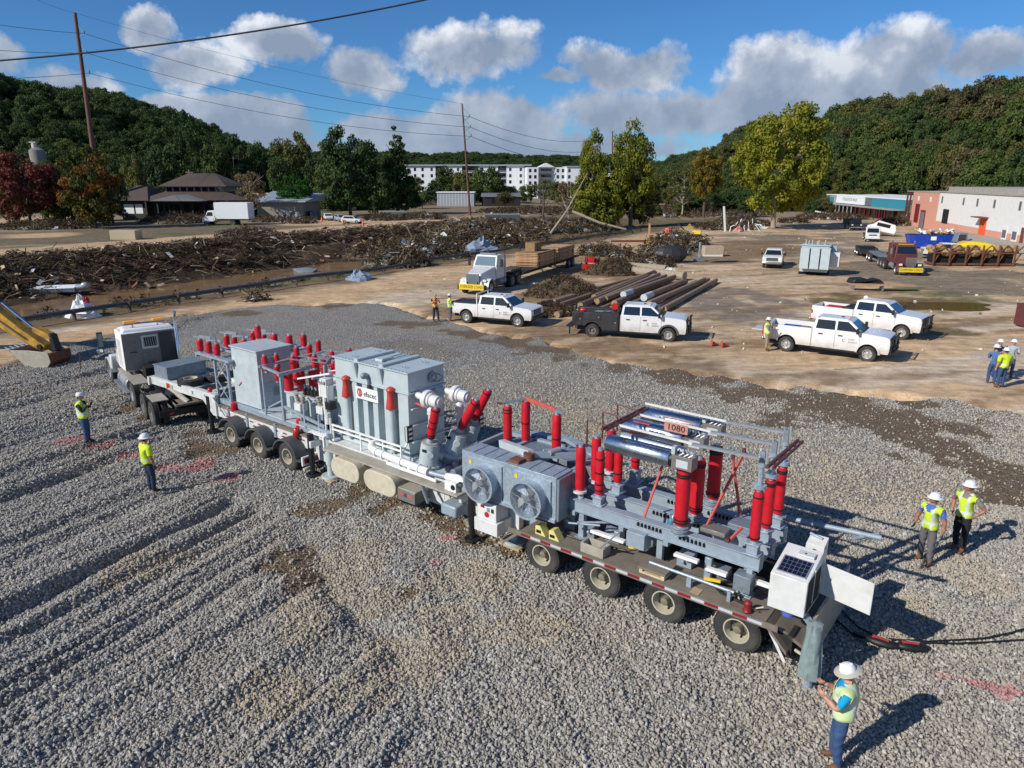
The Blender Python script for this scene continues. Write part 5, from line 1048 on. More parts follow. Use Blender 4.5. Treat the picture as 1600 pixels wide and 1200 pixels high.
    # bed
    if bed != 'service':
        b = B()
        for s in (-1, 1):
            pr = [(rx, .62), (R - ar, .62), (R - ar, .5)] + arc(R, .44, ar, 180, 0, 12)[1:] + [(R + ar, z0), (cb - .02, z0), (cb - .02, bl + .03), (rx + .02, bl + .03)]
            b.prism(pr, min(s * .90, s * .995), max(s * .90, s * .995), paint, 'y')
        b.box(rx, rx + .08, -.9, .9, .62, bl + .02, paint); b.box(cb - .1, cb - .02, -.9, .9, .62, bl + .02, paint); b.box(rx + .08, cb - .1, -.9, .9, .80, .84, 'black')
        b.build('cargo_bed', t, .02, smooth=40)
        b = B(); b.box(rx - .14, rx + .0, -.98, .98, .5, .66, 'chrome'); b.build('rear_bumper', t, .02)
        for s in (-1, 1): b = B(); b.box(rx - .01, rx + .1, min(s * .88, s * 1.003), max(s * .88, s * 1.003), .95, 1.2, 'lamp_red'); b.build('tail_light', t, .01)
        if bed == 'cover':
            n = 4; L = (cb - .1 - rx) / n
            for k in range(n): b = B(); b.box(rx + k * L + .02, rx + (k + 1) * L - .02, -.88, .88, bl + .03, bl + .07, 'dark_plastic'); b.build('bed_cover_panel', t, .01)
            b = B()
            for s in (-1, 1): b.bar((cb - .12, s * .85, bl), (cb - .12, s * .85, zc + .1), .09, .05, paint); b.bar((cb - .12, s * .85, zc + .12), (cb + .15, s * .85, zc + .16), .06, .03, 'galv_dark')
            b.bar((cb - .12, -.85, zc + .12), (cb - .12, .85, zc + .12), .05, .05, paint); b.build('headache_rack', t)
    else:
        b = B()
        for s in (-1, 1):
            pr = [(rx, .7), (R - .5, .7)] + arc(R, .44, .5, 150, 30, 10) + [(R + .5, .7), (R + .62, .46), (cb - .08, .46), (cb - .08, bl + .12), (rx, bl + .12)]
            b.prism(pr, min(s * .62, s * 1.08), max(s * .62, s * 1.08), 'dark_plastic', 'y')
        b.box(rx, cb - .08, -.62, .62, .8, .86, 'dark_plastic'); b.box(cb - .14, cb - .06, -1.05, 1.05, .5, bl + .25, 'black'); b.build('service_body', t, .02, smooth=40)
        for s in (-1, 1):
            for (x0, x1, za, zb_) in ((rx + .05, R - .62, .75, bl + .05), (R - .55, R + .52, 1.08, bl + .05), (R + .7, cb - .15, .5, bl + .05)):
                b = B(); y = s * 1.083; b.box(x0, x1, min(y, y + s * .02), max(y, y + s * .02), za, zb_, 'dark_plastic'); b.cyl((x1 - .12, y, za + (zb_ - za) * .5), (x1 - .12, y + s * .03, za + (zb_ - za) * .5), .035, 'alu', n=10); b.build('locker_door', t, .008)
        b = B(); b.box(rx - .4, rx, -.9, .9, .55, .62, 'black'); b.box(rx - .2, rx - .14, .85, .95, .1, .6, 'black'); b.box(rx - .2, rx - .14, -.95, -.85, .1, .6, 'black'); b.cyl((rx - .1, -.6, bl), (rx - .1, -.6, bl + .5), .06, 'black'); b.cyl((rx - .1, .6, bl), (rx - .1, .6, bl + .5), .06, 'black'); b.build('rear_step', t)
    for x in (F, R):
        for s in (-1, 1):
            put_wheel(t, (x, s * .86, .41), PWD if (bed == 'service' and x == R) else PW, s)
    if logo:
        for s in (-1, 1):
            rot = (rad(90), 0, rad(180) if s > 0 else 0)
            text('DUKE', .12, 'ink_blue', t, (cf - .42, s * 1.004, bl - .36), rot, 'lettering', .002, sx=1.0); text('ENERGY', .12, 'ink_blue', t, (cf - .34, s * 1.004, bl - .50), rot, 'lettering', .002, sx=1.0)
            b = B(); r_ = .085; 
            for k in range(14):
                a0 = rad(40 + k * 20); a1 = rad(60 + k * 20); cx, cz = cf - .78 if s < 0 else cf - .0, bl - .43; w0, w1 = .012 + .022 * math.sin(math.pi * k / 14), .012 + .022 * math.sin(math.pi * (k + 1) / 14)
                v = [(cx + (r_ - w0) * math.cos(a0), s * 1.004, cz + (r_ - w0) * math.sin(a0)), (cx + r_ * math.cos(a0), s * 1.004, cz + r_ * math.sin(a0)), (cx + r_ * math.cos(a1), s * 1.004, cz + r_ * math.sin(a1)), (cx + (r_ - w1) * math.cos(a1), s * 1.004, cz + (r_ - w1) * math.sin(a1))]
                b.add(v, [(0, 1, 2, 3), (3, 2, 1, 0)], 'logo_teal')
            b.build('swirl_logo', t)
    t['rx'] = rx; return t, cb, rx, bl, zc
def place(near_front, near_rear, side=-1):    # wheel contact points on one side -> centre and heading (side -1: the vehicle's right side)
    a, c = Vector((*near_front, 0)), Vector((*near_rear, 0)); d = (a - c).normalized(); left = Vector((-d.y, d.x, 0)); m = (a + c) / 2 - left * (.9 * side)
    return m, math.atan2(d.y, d.x), (a - c).length
def lay_on(t, name, label, cat, b, loc, rz=0, group=None, bevel=.01, smooth=35):   # a loose thing resting on something: top level, placed in t's frame
    o = b.build(name, None, bevel, smooth); tag(o, label, cat, group)
    M = Matrix.Translation(t.location) @ Matrix.Rotation(t.rotation_euler.z, 4, 'Z') @ Matrix.Translation(loc) @ Matrix.Rotation(rz, 4, 'Z'); o.matrix_world = M; return o
m, a, L = place(g(808, 511), g(730, 504)); CH = pickup('white crew-cab pickup with black folding bed cover and roof rack, beside two workers', m, a, 3.75, 0, bed='cover')
m, a, L = place(g(1047, 534), g(922, 526)); UT = pickup('white pickup with black service body and push bar, parked before the pole stack', m, a, 4.55, .14, bed='service', flare=True, guard=True)
m, a, L = place(g(1356, 565), g(1225, 548)); FA = pickup('nearer white heavy pickup with blue cooler in its bed and chrome wheels', m, a, 4.15, .16, guard=True)
m, a, L = place(g(1417, 531), g(1288, 514)); FB = pickup('farther white heavy pickup half hidden behind the one with the worker, no lettering', m, a, 4.15, .16, guard=True, logo=False)
RM, *_ = pickup('silver pickup facing the camera beside the grey transformer', Vector((29.2, 80.0, 0)), rad(-113), 3.6, .04, 'white_dusty', logo=False, group=None)
def crate(x, y, z, m): b = B(); b.box(0, x, -y / 2, y / 2, 0, z, m); return b
T_ = CH[0]
T_, cb, rx, bl, zc = FA
lay_on(T_, 'cooler_box', 'blue cooler in the bed of the nearer heavy pickup', 'cooler', crate(.9, .5, .42, 'blue_bin'), (rx + .9, -.35, .98))
lay_on(T_, 'tool_tray', 'red tool tray in the bed of the nearer heavy pickup', 'tool tray', crate(.8, .25, .5, 'red_cover'), (rx + .3, -.6, .88))
lay_on(T_, 'equipment_case', 'orange case against the cab of the nearer heavy pickup', 'case', crate(.5, .6, .5, 'wood'), (cb - .75, -.3, .88))
lay_on(T_, 'folding_table', 'white board resting on the open tailgate of the nearer heavy pickup', 'board', crate(.8, 1.2, .06, 'refl_white'), (rx - .75, -.2, 1.0), bevel=.004)
T_, cb, rx, bl, zc = FB
lay_on(T_, 'tool_tray', 'red and grey load in the bed of the farther heavy pickup', 'load', crate(1.0, .7, .5, 'red_cover').add([(0, 0, 0)], [], 'red_cover'), (rx + .7, -.2, .95))
lay_on(T_, 'bed_toolbox', 'black toolbox across the bed of the farther heavy pickup', 'toolbox', crate(.5, 1.7, .35, 'black'), (cb - .65, 0, 1.2))
lay_on(T_, 'hard_hat', 'white hard hat on the roof edge of the farther heavy pickup', 'hard hat', B().sph((0, 0, 0), (.15, .13, .13), 'helmet', 14, 6, 0, 1), (cb + .2, .6, zc + .01), bevel=0, smooth=80)
T_, cb, rx, bl, zc = UT
lay_on(T_, 'gas_can', 'red fuel can lying in the black service body', 'fuel can', B().sph((0, 0, .15), (.2, .15, .15), 'lamp_red', 12, 8), (rx + .6, -.75, 1.45), bevel=0, smooth=80)
lay_on(T_, 'generator', 'grey generator standing in the black service body', 'generator', B().box(0, .45, -.2, .2, 0, .42, 'beige').box(-.1, 0, -.15, .15, .1, .4, 'galv_dark'), (rx + 1.35, -.35, 1.1))
lay_on(T_, 'red_reel', 'red reel hanging behind the cab of the pickup with service body', 'reel', B().cyl((0, -.15, .2), (0, .15, .2), .2, 'lamp_red', n=16).box(-.1, .1, -.2, .2, -.1, 0, 'black'), (cb - .45, -.3, 1.65), bevel=0)
lay_on(T_, 'hose_coil', 'dark coil of hose lying in the black service body', 'hose coil', B().tube([(.3 * math.cos(i * .5), .3 * math.sin(i * .5), .05 + .012 * i) for i in range(26)], .03, 'galv_dark', 6), (rx + 2.1, .0, 1.2), bevel=0)
# ---------------------------------------------------------------- trucks
def chassis(t, x0, x1, rear, front, wS=SW, wD=SD, W2=1.22, lift=(), paint='black'):
    b = B()
    for s in (-1, 1): b.box(x0, x1, s * .42 - .05, s * .42 + .05, .72, 1.02, paint)
    for x in list(rear) + [x0 + .1, (x0 + x1) / 2]: b.box(x - .06, x + .06, -.4, .4, .74, .95, paint)
    b.build('chassis_frame', t)
    for x in rear:
        for s in (-1, 1): put_wheel(t, (x, s * (W2 - .15), .51), wD, s); put_wheel(t, (x, s * (W2 - .47), .51), wD, s)
        b = B(); b.cyl((x, -1, .51), (x, 1, .51), .09, 'black'); b.sph((x, 0, .51), (.24, .2, .24), 'galv_dark', 10, 6); b.build('axle', t)
    for x in lift:
        for s in (-1, 1): put_wheel(t, (x, s * (W2 - .15), .54), wS, s)
    for s in (-1, 1): put_wheel(t, (front, s * (W2 - .16), .51), wS, s)
def arch(b, x, y0, y1, r, m, th=.03, a0=5, a1=175, zc=.55, n=12):
    G = [[(x + r * math.cos(rad(a0 + (a1 - a0) * i / n)), y, zc + r * math.sin(rad(a0 + (a1 - a0) * i / n))) for y in (y0, y1)] for i in range(n + 1)]
    H = [[(x + (r - th) * math.cos(rad(a0 + (a1 - a0) * i / n)), y, zc + (r - th) * math.sin(rad(a0 + (a1 - a0) * i / n))) for y in (y0, y1)] for i in range(n + 1)]
    b.sheet(G, m); b.sheet([list(reversed(r_)) for r_ in H], m)
    for k in (0, 1): b.sheet([[G[i][k], H[i][k]] for i in range(n + 1)] if k else [[H[i][k], G[i][k]] for i in range(n + 1)], m)
# --- the heavy tractor hitched to the substation trailer, seen from behind
a_ = TA - rad(13.2); NT = thing('semi_tractor', 'white heavy-haul tractor with grey sleeper back hitched to the substation trailer', 'truck', TW(26.8, .55), a_)
chassis(NT, -1.0, 8.6, (0, 1.38), 8.15, lift=(3.3,))
b = B(); b.hexa([(4.5, -1.05, 2.95), (6.6, -.9, 2.82), (6.6, .9, 2.82), (4.5, 1.05, 2.95), (4.6, -.95, 3.08), (6.2, -.75, 2.95), (6.2, .75, 2.95), (4.6, .95, 3.08)], 'white_plain'); b.box(4.45, 5.75, -1.12, 1.12, 1.25, 2.95, 'white_plain'); b.hexa([(5.75, -1.1, 1.2), (7.2, -1.0, 1.2), (7.2, 1.0, 1.2), (5.75, 1.1, 1.2), (5.75, -1.08, 2.92), (6.7, -.9, 2.8), (6.7, .9, 2.8), (5.75, 1.08, 2.92)], 'white_dusty')
b.hexa([(7.2, -.62, 1.0), (9.2, -.55, 1.0), (9.2, .55, 1.0), (7.2, .62, 1.0), (7.2, -.62, 1.95), (9.1, -.5, 1.65), (9.1, .5, 1.65), (7.2, .62, 1.95)], 'white_dusty')
arch(b, 8.15, .55, 1.24, .68, 'white_dusty'); arch(b, 8.15, -1.24, -.55, .68, 'white_dusty'); b.box(7.3, 7.7, .55, 1.2, .8, 1.45, 'white_dusty'); b.box(7.3, 7.7, -1.2, -.55, .8, 1.45, 'white_dusty'); b.build('cab', NT, .05, smooth=40)
b = B(); b.box(4.40, 4.448, -1.1, 1.1, 1.3, 2.9, 'sleeper_grey'); SP = b.build('sleeper_back_panel', NT, .01)
b = B(); b.box(4.385, 4.399, -1.08, -.36, 1.35, 2.85, 'sleeper_dark'); b.box(4.38, 4.399, -.35, .36, 1.34, 2.0, 'sleeper_grey'); b.box(4.36, 4.384, -.30, .36, 2.18, 2.76, 'alu'); b.build('centre_panel', SP)
b = B(); b.box(4.35, 4.359, -.24, .28, 2.28, 2.68, 'black')
for k in range(6): b.bar((4.345, -.2 + k * .09, 2.30), (4.345, -.17 + k * .09, 2.66), .015, .02, 'alu')
b.build('rear_window_guard', SP); b = B(); b.box(4.39, 4.399, .55, .85, 2.05, 2.1, 'black'); b.build('vent_slot', SP)
for s in (-1, 1):
    b = B(); b.box(4.8, 5.5, s * 1.125 - .003, s * 1.125 + .003, 1.4, 2.6, 'white_dusty'); y = s * 1.075; b.hexa([(6.0, y - .012, 2.0), (6.75, y - .05 * s - .012, 2.0), (6.75, y - .05 * s + .012, 2.0), (6.0, y + .012, 2.0), (6.0, y - .03 * s - .012, 2.65), (6.5, y - .1 * s - .012, 2.6), (6.5, y - .1 * s + .012, 2.6), (6.0, y - .03 * s + .012, 2.65)], 'glass'); b.build('side_window', NT)
    b = B(); b.bar((6.9, s * 1.1, 2.3), (6.95, s * 1.55, 2.35), .04, .04, 'black'); b.box(6.85, 7.0, s * 1.55 - .11, s * 1.55 + .11, 1.95, 2.65, 'black'); b.box(6.84, 6.852, s * 1.55 - .09, s * 1.55 + .09, 2.0, 2.6, 'glass_sky'); b.sph((7.0, s * 1.62, 1.8), (.06, .14, .14), 'chrome', 10, 6); b.build('mirror', NT)
    b = B(); b.cyl((4.0, s * .95, .78), (5.8, s * .95, .78), .31, 'alu', n=22)
    for x in (4.3, 5.4): b.cyl((x, s * .95, .78), (x + .05, s * .95, .78), .318, 'black', n=22)
    b.build('fuel_tank', NT, .01); b = B(); b.box(4.0, 5.9, s * 1.05 - .12, s * 1.05 + .14, 1.08, 1.14, 'beige'); b.box(4.1, 6.9, s * 1.15 - .1, s * 1.15 + .12, .36, .42, 'galv_dark'); b.build('step', NT)
    b = B(); b.lathe([(0, .05), (.35, .055), (.36, .085), (1.6, .085), (1.62, .07), (2.3, .07), (2.42, .07)], (4.25, s * 1.05, 1.1), (4.25, s * 1.05, 9), 'chrome', 14); b.tube([(4.25, s * 1.05, 3.45), (4.22, s * 1.05, 3.6), (4.05, s * 1.05, 3.7)], .075, 'alu', 10)
    if s < 0: b.build('exhaust_stack', NT, smooth=50)
b = B(); b.bar((5.0, -.5, 2.95), (5.0, -.5, 3.2), .06, .06, 'alu'); b.bar((5.0, .5, 2.95), (5.0, .5, 3.2), .06, .06, 'alu'); b.bar((5.0, -.75, 3.22), (5.0, .85, 3.22), .16, .06, 'galv_dark'); b.build('light_bar_mount', NT)
for y0, y1 in ((.35, .85), (-.75, -.3)): b = B(); b.box(4.92, 5.08, y0, y1, 3.25, 3.36, 'amber'); b.build('amber_beacon', NT, .02)
b = B(); b.box(-.55, .55, .62, 1.18, 1.12, 1.15, 'beige'); b.box(1.9, 3.9, -.4, .4, 1.03, 1.06, 'galv_dark'); b.box(2.5, 4.2, .6, 1.2, 1.12, 1.15, 'beige'); b.box(-.1, .7, -.45, .45, 1.05, 1.18, 'black_rubber'); b.cyl((.3, 0, 1.1), (.3, 0, 1.2), .45, 'black_rubber', n=24); b.build('deck_plate', NT)
b = B(); b.tube([(-.9, .0, 1.0), (-.5, .15, 1.15), (.6, .25, 1.25), (1.8, .3, 1.2)], .1, 'beige', 8); b.box(-1.05, -.98, -1.1, 1.1, .6, .85, 'black'); b.box(-1.06, -1.05, -.9, -.75, .68, .76, 'lamp_red'); b.box(-1.06, -1.05, .6, .75, .68, .76, 'lamp_red'); b.box(-1.1, -.3, -.5, .5, .95, 1.02, 'deck'); b.build('rear_crossmember', NT)
b = B()
for k in range(3): b.tube([(4.35, -.1 + k * .12, 1.6), (4.1, -.1 + k * .1, 1.1), (3.6, 0, 1.15), (3.2, .05 * k, 1.4)], .02, 'black' if k else 'lamp_red', 6)
b.box(3.6, 4.3, -.5, .5, 1.02, 1.5, 'dark_gap'); b.build('air_hose', NT)
lay_on(NT, 'traffic_cone', 'orange traffic cone behind the sleeper of the heavy tractor', 'traffic cone', B().cyl((0, 0, 0), (0, 0, .6), .14, 'orange', .03, 14).box(-.17, .17, -.17, .17, -.03, 0, 'black').cyl((0, 0, .3), (0, 0, .42), .093, 'refl_white', .066, 14), (3.0, -.55, 1.1), bevel=0)
lay_on(NT, 'chain', 'rusty chain hanging from the excavator bucket to the gravel', 'chain', B().tube([(0, 0, 1.0), (.05, .05, .6), (.0, .1, .2), (.3, .2, .05), (.5, .0, .05)], .025, 'rust', 5), (10.6, 2.0, 0), bevel=0)
# --- front-facing semi tractors
def front_semi(label, loc, rz, paint, kind):
    t = thing('semi_truck', label, 'truck', loc, rz); WB = 5.6 if kind == 'day' else 6.4
    chassis(t, -1.2, WB + .9, (0, 1.35) if kind == 'day' else (0, 1.35, -1.35), WB)
    hz1 = 1.75; cx = WB - 1.35
    b = B(); b.box(cx - 1.55, cx, -1.05, 1.05, 1.0, 2.0, paint); greenhouse(b, cx - 1.55, cx, cx - 1.5, cx - .42, 1.05, .92, 2.0, 2.82, paint)
    if kind == 'day':
        b.hexa([(cx, -.98, .9), (WB + .85, -.80, .75), (WB + .85, .80, .75), (cx, .98, .9), (cx, -.92, 1.98), (WB + .55, -.55, 1.62), (WB + .55, .55, 1.62), (cx, .92, 1.98)], paint)
    else: b.hexa([(cx, -.55, .9), (WB + .75, -.45, .8), (WB + .75, .45, .8), (cx, .55, .9), (cx, -.62, 1.95), (WB + .75, -.42, 1.85), (WB + .75, .42, 1.85), (cx, .62, 1.95)], paint)
    for s in (-1, 1): arch(b, WB, min(s * .6, s * 1.24), max(s * .6, s * 1.24), .66, paint, zc=.55, a0=-10, a1=170)
    b.build('cab', t, .06, smooth=40)
    if kind != 'day': b = B(); b.box(cx - 3.0, cx - 1.6, -1.1, 1.1, 1.0, 2.9, paint); b.build('sleeper', t, .06)
    b = B(); b.add([(cx + .012, -.88, 2.06), (cx + .012, .88, 2.06), (cx - .37, .80, 2.72), (cx - .37, -.80, 2.72)], [(0, 1, 2, 3)], 'glass_sky' if kind == 'day' else 'glass'); b.build('windscreen', t)
    for s in (-1, 1):
        y = lambda z: s * (1.05 - .13 * (z - 2) / .82 + .008); b = B(); v = [(cx - .95, y(2.06), 2.06), (cx - .1, y(2.06), 2.06), (cx - .48, y(2.68), 2.68), (cx - .95, y(2.68), 2.68)]; b.add(v, [(0, 1, 2, 3) if s < 0 else (3, 2, 1, 0)], 'glass'); b.build('side_window', t)
        b = B(); b.bar((cx - .2, s * 1.0, 2.3), (cx - .15, s * 1.4, 2.3), .03, .03, 'black'); b.box(cx - .2, cx - .1, s * 1.42 - .1, s * 1.42 + .1, 1.95, 2.55, 'black' if kind == 'day' else 'chrome'); b.build('mirror', t)
        b = B(); b.cyl((cx - 1.6, s * .9, .75), (cx - .4, s * .9, .75), .3, 'alu' if kind != 'day' else 'galv_dark', n=18); b.build('fuel_tank', t)
        b = B(); b.cyl((cx - 1.75, s * 1.0, 1.0), (cx - 1.75, s * 1.0, 3.2 if kind != 'day' else 2.8), .08, 'chrome', n=12)
        if kind != 'day' or s > 0: b.build('exhaust_stack', t)
        fx_ = WB + .5; b = B(); b.box(fx_, fx_ + .12, s * .86 - .16, s * .86 + .16, .98, 1.18, 'lamp_clear'); b.build('headlight', t, .02)
    fz = WB + .87 if kind == 'day' else WB + .765; b = B(); w_ = .5 if kind == 'day' else .42; b.box(fz - .05, fz + .02, -w_ - .05, w_ + .05, .85, 1.62 if kind == 'day' else 1.8, 'chrome' if kind != 'day' else 'galv_dark')
    for k in range(11): yy_ = -w_ + .02 + k * (2 * w_ - .04) / 10; b.box(fz + .02, fz + .035, yy_ - .012, yy_ + .012, .9, 1.56 if kind == 'day' else 1.75, 'black')
    b.build('grille', t, .01)
    b = B(); b.box(WB + .85, WB + 1.12, -1.2, 1.2, .42, .80, 'black' if kind == 'day' else 'chrome'); b.build('front_bumper', t, .03)
    b = B(); b.box(WB + 1.125, WB + 1.15, -1.05, 1.05, .42, .86, 'yellow'); sg = b.build('oversize_load_sign', t)
    text('OVERSIZE LOAD', .30, 'ink', sg, (WB + 1.155, 0, .64), (rad(90), 0, rad(90)), sx=.88)
    b = B(); b.box(cx - .9, cx - .6, -.7, .7, 2.84, 2.95, 'amber_lens' if kind != 'day' else 'galv_dark'); b.build('roof_lights', t, .02)
    b = B(); b.cyl((.2, 0, 1.05), (.2, 0, 1.15), .5, 'black', n=18); b.box(1.9, cx - 1.8, -.4, .4, 1.03, 1.35, 'dark_gap'); b.build('fifth_wheel', t)
    return t
d_ = rad(-113); WTK = front_semi('white day-cab truck with yellow sign on its bumper pulling timber mats', Vector((-.55, 65.6, 0)), d_, 'white_dusty', 'day'); WTK.scale = (1.08,) * 3
RTK = front_semi('dark red long-nose truck with yellow sign and chrome stacks', Vector((41.6, 78.2, 0)), rad(-105), 'brown_steel', 'nose')
# flatbed with stacks of timber mats
FT = thing('flatbed_trailer', 'low flatbed trailer carrying stacked timber mats behind the white day-cab truck', 'trailer', Vector((.8, 68.3, 0)), rad(67)) 
b = B(); b.box(-2.2, 14.5, -1.25, 1.25, .95, 1.1, 'black_rubber'); b.box(-2.2, 14.5, -.5, -.4, .6, .95, 'black'); b.box(-2.2, 14.5, .4, .5, .6, .95, 'black'); b.build('bed', FT)
for x in (11.2, 12.6):
    for s in (-1, 1): put_wheel(FT, (x, s * 1.05, .51), SD, s)
for k, (x0, ln, h, lab) in enumerate(((1.6, 5.4, 9, 'stack of orange-brown timber mats, the one nearer the truck'), (7.4, 5.6, 9, 'stack of orange-brown timber mats, the one farther from the truck'))):
    st_ = thing('timber_mat_stack', lab, 'timber', Vector((.8, 68.3, 1.1)), rad(67), 'timber mats on the flatbed'); me = None
    for j in range(h):
        rs = random.Random(j + k * 20); b = B(); b.box(x0, x0 + ln, -1.15, 1.15, 0, .125, 'wood'); o = b.build('mat', st_, .01); o.location = (rs.uniform(-.08, .08), rs.uniform(-.05, .05), j * .15)
    for xx in (x0 + .6, x0 + ln - .6): b = B(); b.box(xx, xx + .04, -1.17, 1.17, -.02, h * .15 + .01, 'black'); b.build('strap', st_)
lay_on(FT, 'hay_bundle', 'dark bundle of brush strapped on top of the timber mats', 'bundle', B().box(0, 1.9, -.5, .5, 0, .8, 'hay').box(.8, .9, -.52, .52, -.01, .82, 'black'), (3.2, .3, 2.45))
lay_on(FT, 'black_hose_pile', 'black hoses heaped on the frame behind the white day-cab', 'hoses', (lambda b: [b.tube([(.5 * k, .7 * math.cos(i * .6), .12 + .1 * (i % 3) + .7 * 0) for i in range(9)], .12, 'black', 8) for k in range(5)] and b)(B()), (-3.6, 0, 1.1), bevel=0)
# lowboy behind the red truck
LB = thing('lowboy_trailer', 'empty low trailer with two chrome-wheeled axles behind the red truck', 'trailer', Vector((42.9, 83.0, 0)), rad(75))
b = B(); b.box(-.5, 5.2, -.5, .5, .7, .95, 'galv_dark'); b.box(5.2, 9.5, -1.2, 1.2, .55, .75, 'black_rubber'); b.box(9.5, 11, -1.0, 1.0, .75, 1.1, 'black'); b.build('frame', LB)
for x in (1.2, 2.5, 8.6, 9.9):
    for s in (-1, 1): put_wheel(LB, (x, s * 1.05, .5), SW, s)
# white and dark straight trucks farther back
def small_truck(label, loc, rz, m, back):
    t = thing('light_truck', label, 'truck', loc, rz)
    b = B(); b.prism([(-.3, .6), (1.55, .6), (1.62, .9), (1.5, 1.25), (1.15, 1.35), (.75, 2.1), (.55, 2.2), (-.3, 2.2)], -1.0, 1.0, m, 'y'); b.build('cab', t, .08, smooth=40)
    b = B(); b.add([(1.165, -.85, 1.42), (1.165, .85, 1.42), (.80, .78, 2.05), (.80, -.78, 2.05)], [(0, 1, 2, 3)], 'glass'); b.build('windscreen', t)
    for s in (-1, 1): b = B(); y = s * 1.006; v = [(-.05, y, 1.42), (1.0, y, 1.42), (.68, y, 2.0), (-.05, y, 2.0)]; b.add(v, [(0, 1, 2, 3) if s < 0 else (3, 2, 1, 0)], 'glass'); b.build('side_window', t)
    b = B(); b.box(1.58, 1.63, -.55, .55, .98, 1.15, 'black'); b.build('grille', t); b = B(); b.box(1.5, 1.72, -1, 1, .5, .72, m if m != 'black' else 'chrome'); b.build('front_bumper', t, .02)
    for s in (-1, 1): b = B(); b.box(1.5, 1.64, s * .78 - .14, s * .78 + .14, .95, 1.15, 'lamp_clear'); b.build('headlight', t)
    b = B()
    if back == 'flat': b.box(-4.2, -.4, -1.1, 1.1, .95, 1.1, 'black_rubber'); b.box(-4.2, -.4, -.4, .4, .6, .95, 'black')
    elif back == 'dump': b.box(-4, -.45, -1.1, 1.1, 1.0, 2.0, 'black')
    else: b.box(-5.6, -.45, -1.2, 1.2, 1.0, 3.4, 'wall_white')
    b.build('flat_bed' if back == 'flat' else 'box_body', t, .02)
    for x in (1.0, -3.0):
        for s in (-1, 1): put_wheel(t, (x, s * .88, .42), PWD, s)
    return t
small_truck('white cab-and-chassis truck facing the camera in front of the blue shop', Vector((56.5, 113.5, 0)), rad(-112), 'white_dusty', 'flat')
small_truck('black flatbed truck standing before the red-framed shop front', Vector((66.0, 140, 0)), rad(-100), 'black', 'dump')
bt = small_truck('white box truck with blue bonnet beside the brown hall', Vector((*g(338, 352, .3), .3)), rad(178), 'wall_white', 'box'); bt.scale = (1.35,) * 3
# battered white pickup behind the rusty racks
BP = pickup('battered white pickup with open door beside the rusty steel racks', Vector((53.2, 87.5, 0)), rad(-20), 3.4, 0, 'white_dusty', logo=False, group=None)
# crushed van
t = thing('wrecked_van', 'crushed white van lying tilted in the debris', 'van', Vector((63.0, 124, .3)), rad(150)); t.rotation_euler = (rad(18), rad(-12), rad(150))
b = B(); b.prism([(-2.2, .3), (2.2, .3), (2.3, .9), (1.5, 1.3), (.8, 2.1), (-1.9, 1.9), (-2.3, 1.0)], -1, 1, 'white_dusty', 'y'); b.build('body', t, .12); b = B(); b.box(-1.2, .9, 1.0, 1.01, 1.1, 1.7, 'dark_gap'); b.box(-1.2, .9, -1.01, -1.0, 1.1, 1.7, 'dark_gap'); b.add([(1.53, -.8, 1.35), (1.53, .8, 1.35), (.9, .8, 2.02), (.9, -.8, 2.02)], [(0, 1, 2, 3)], 'dark_gap'); b.build('window_hole', t)
# cars across the river
def car(label, loc, rz, m, hh=1.6, group='cars parked across the river'):
    t = thing('parked_car', label, 'car', loc, rz, group)
    b = B(); b.prism([(-2.2, .35), (2.15, .35), (2.25, .7), (1.9, .95), (1.1, 1.0), (.5, hh - .05), (-1.6, hh), (-2.15, 1.05), (-2.25, .6)], -.9, .9, m, 'y'); b.build('body', t, .1, smooth=40)
    for s in (-1, 1): b = B(); y = s * .906; v = [(-1.7, y, 1.05), (.95, y, 1.03), (.45, y, hh - .12), (-1.5, y, hh - .1)]; b.add(v, [(0, 1, 2, 3) if s < 0 else (3, 2, 1, 0)], 'glass'); b.build('side_window', t)
    b = B(); b.add([(1.1, -.75, 1.03), (1.1, .75, 1.03), (.58, .7, hh - .1), (.58, -.7, hh - .1)], [(0, 1, 2, 3)], 'glass'); b.build('windscreen', t)
    for x in (1.4, -1.4):
        for s in (-1, 1): put_wheel(t, (x, s * .8, .36), PWD, s)
    return t
for (px, py, rz, m, lab, h_) in ((551, 349, -15, 'white_paint', 'white hatchback with blue windows between two orange cones', 1.6), (533, 346, -60, 'galv', 'grey car right behind the white hatchback', 1.5), (513, 344, -70, 'white_dusty', 'silver car facing the road left of the grey car', 1.5), (492, 343, -75, 'black', 'black jeep-like car in the row under the trees', 1.8), (480, 342, -80, 'black', 'black car second from the left of the row under the trees', 1.75), (470, 341, -85, 'galv_dark', 'dark grey car, leftmost of the row under the trees', 1.7), (975, 330, 20, 'black', 'black car among debris behind the twin trees', 1.5)):
    x_, y_ = g(px, py, .5); car(lab, Vector((x_, y_, .5)), rad(rz), m, h_)
for (px, py, lab) in ((503, 346, 'orange traffic cone left of the silver car across the river'), (536, 350, 'orange traffic cone in front of the white hatchback'), (567, 352, 'orange traffic cone right of the white hatchback')):
    x_, y_ = g(px, py, .5); b = B(); b.cyl((0, 0, 0), (0, 0, 1.1), .28, 'orange', .06, 12); b.box(-.35, .35, -.35, .35, -.05, 0, 'black'); o = b.build('traffic_cone', loc=(x_, y_, .5)); tag(o, lab, 'traffic cone', 'orange cones across the river')
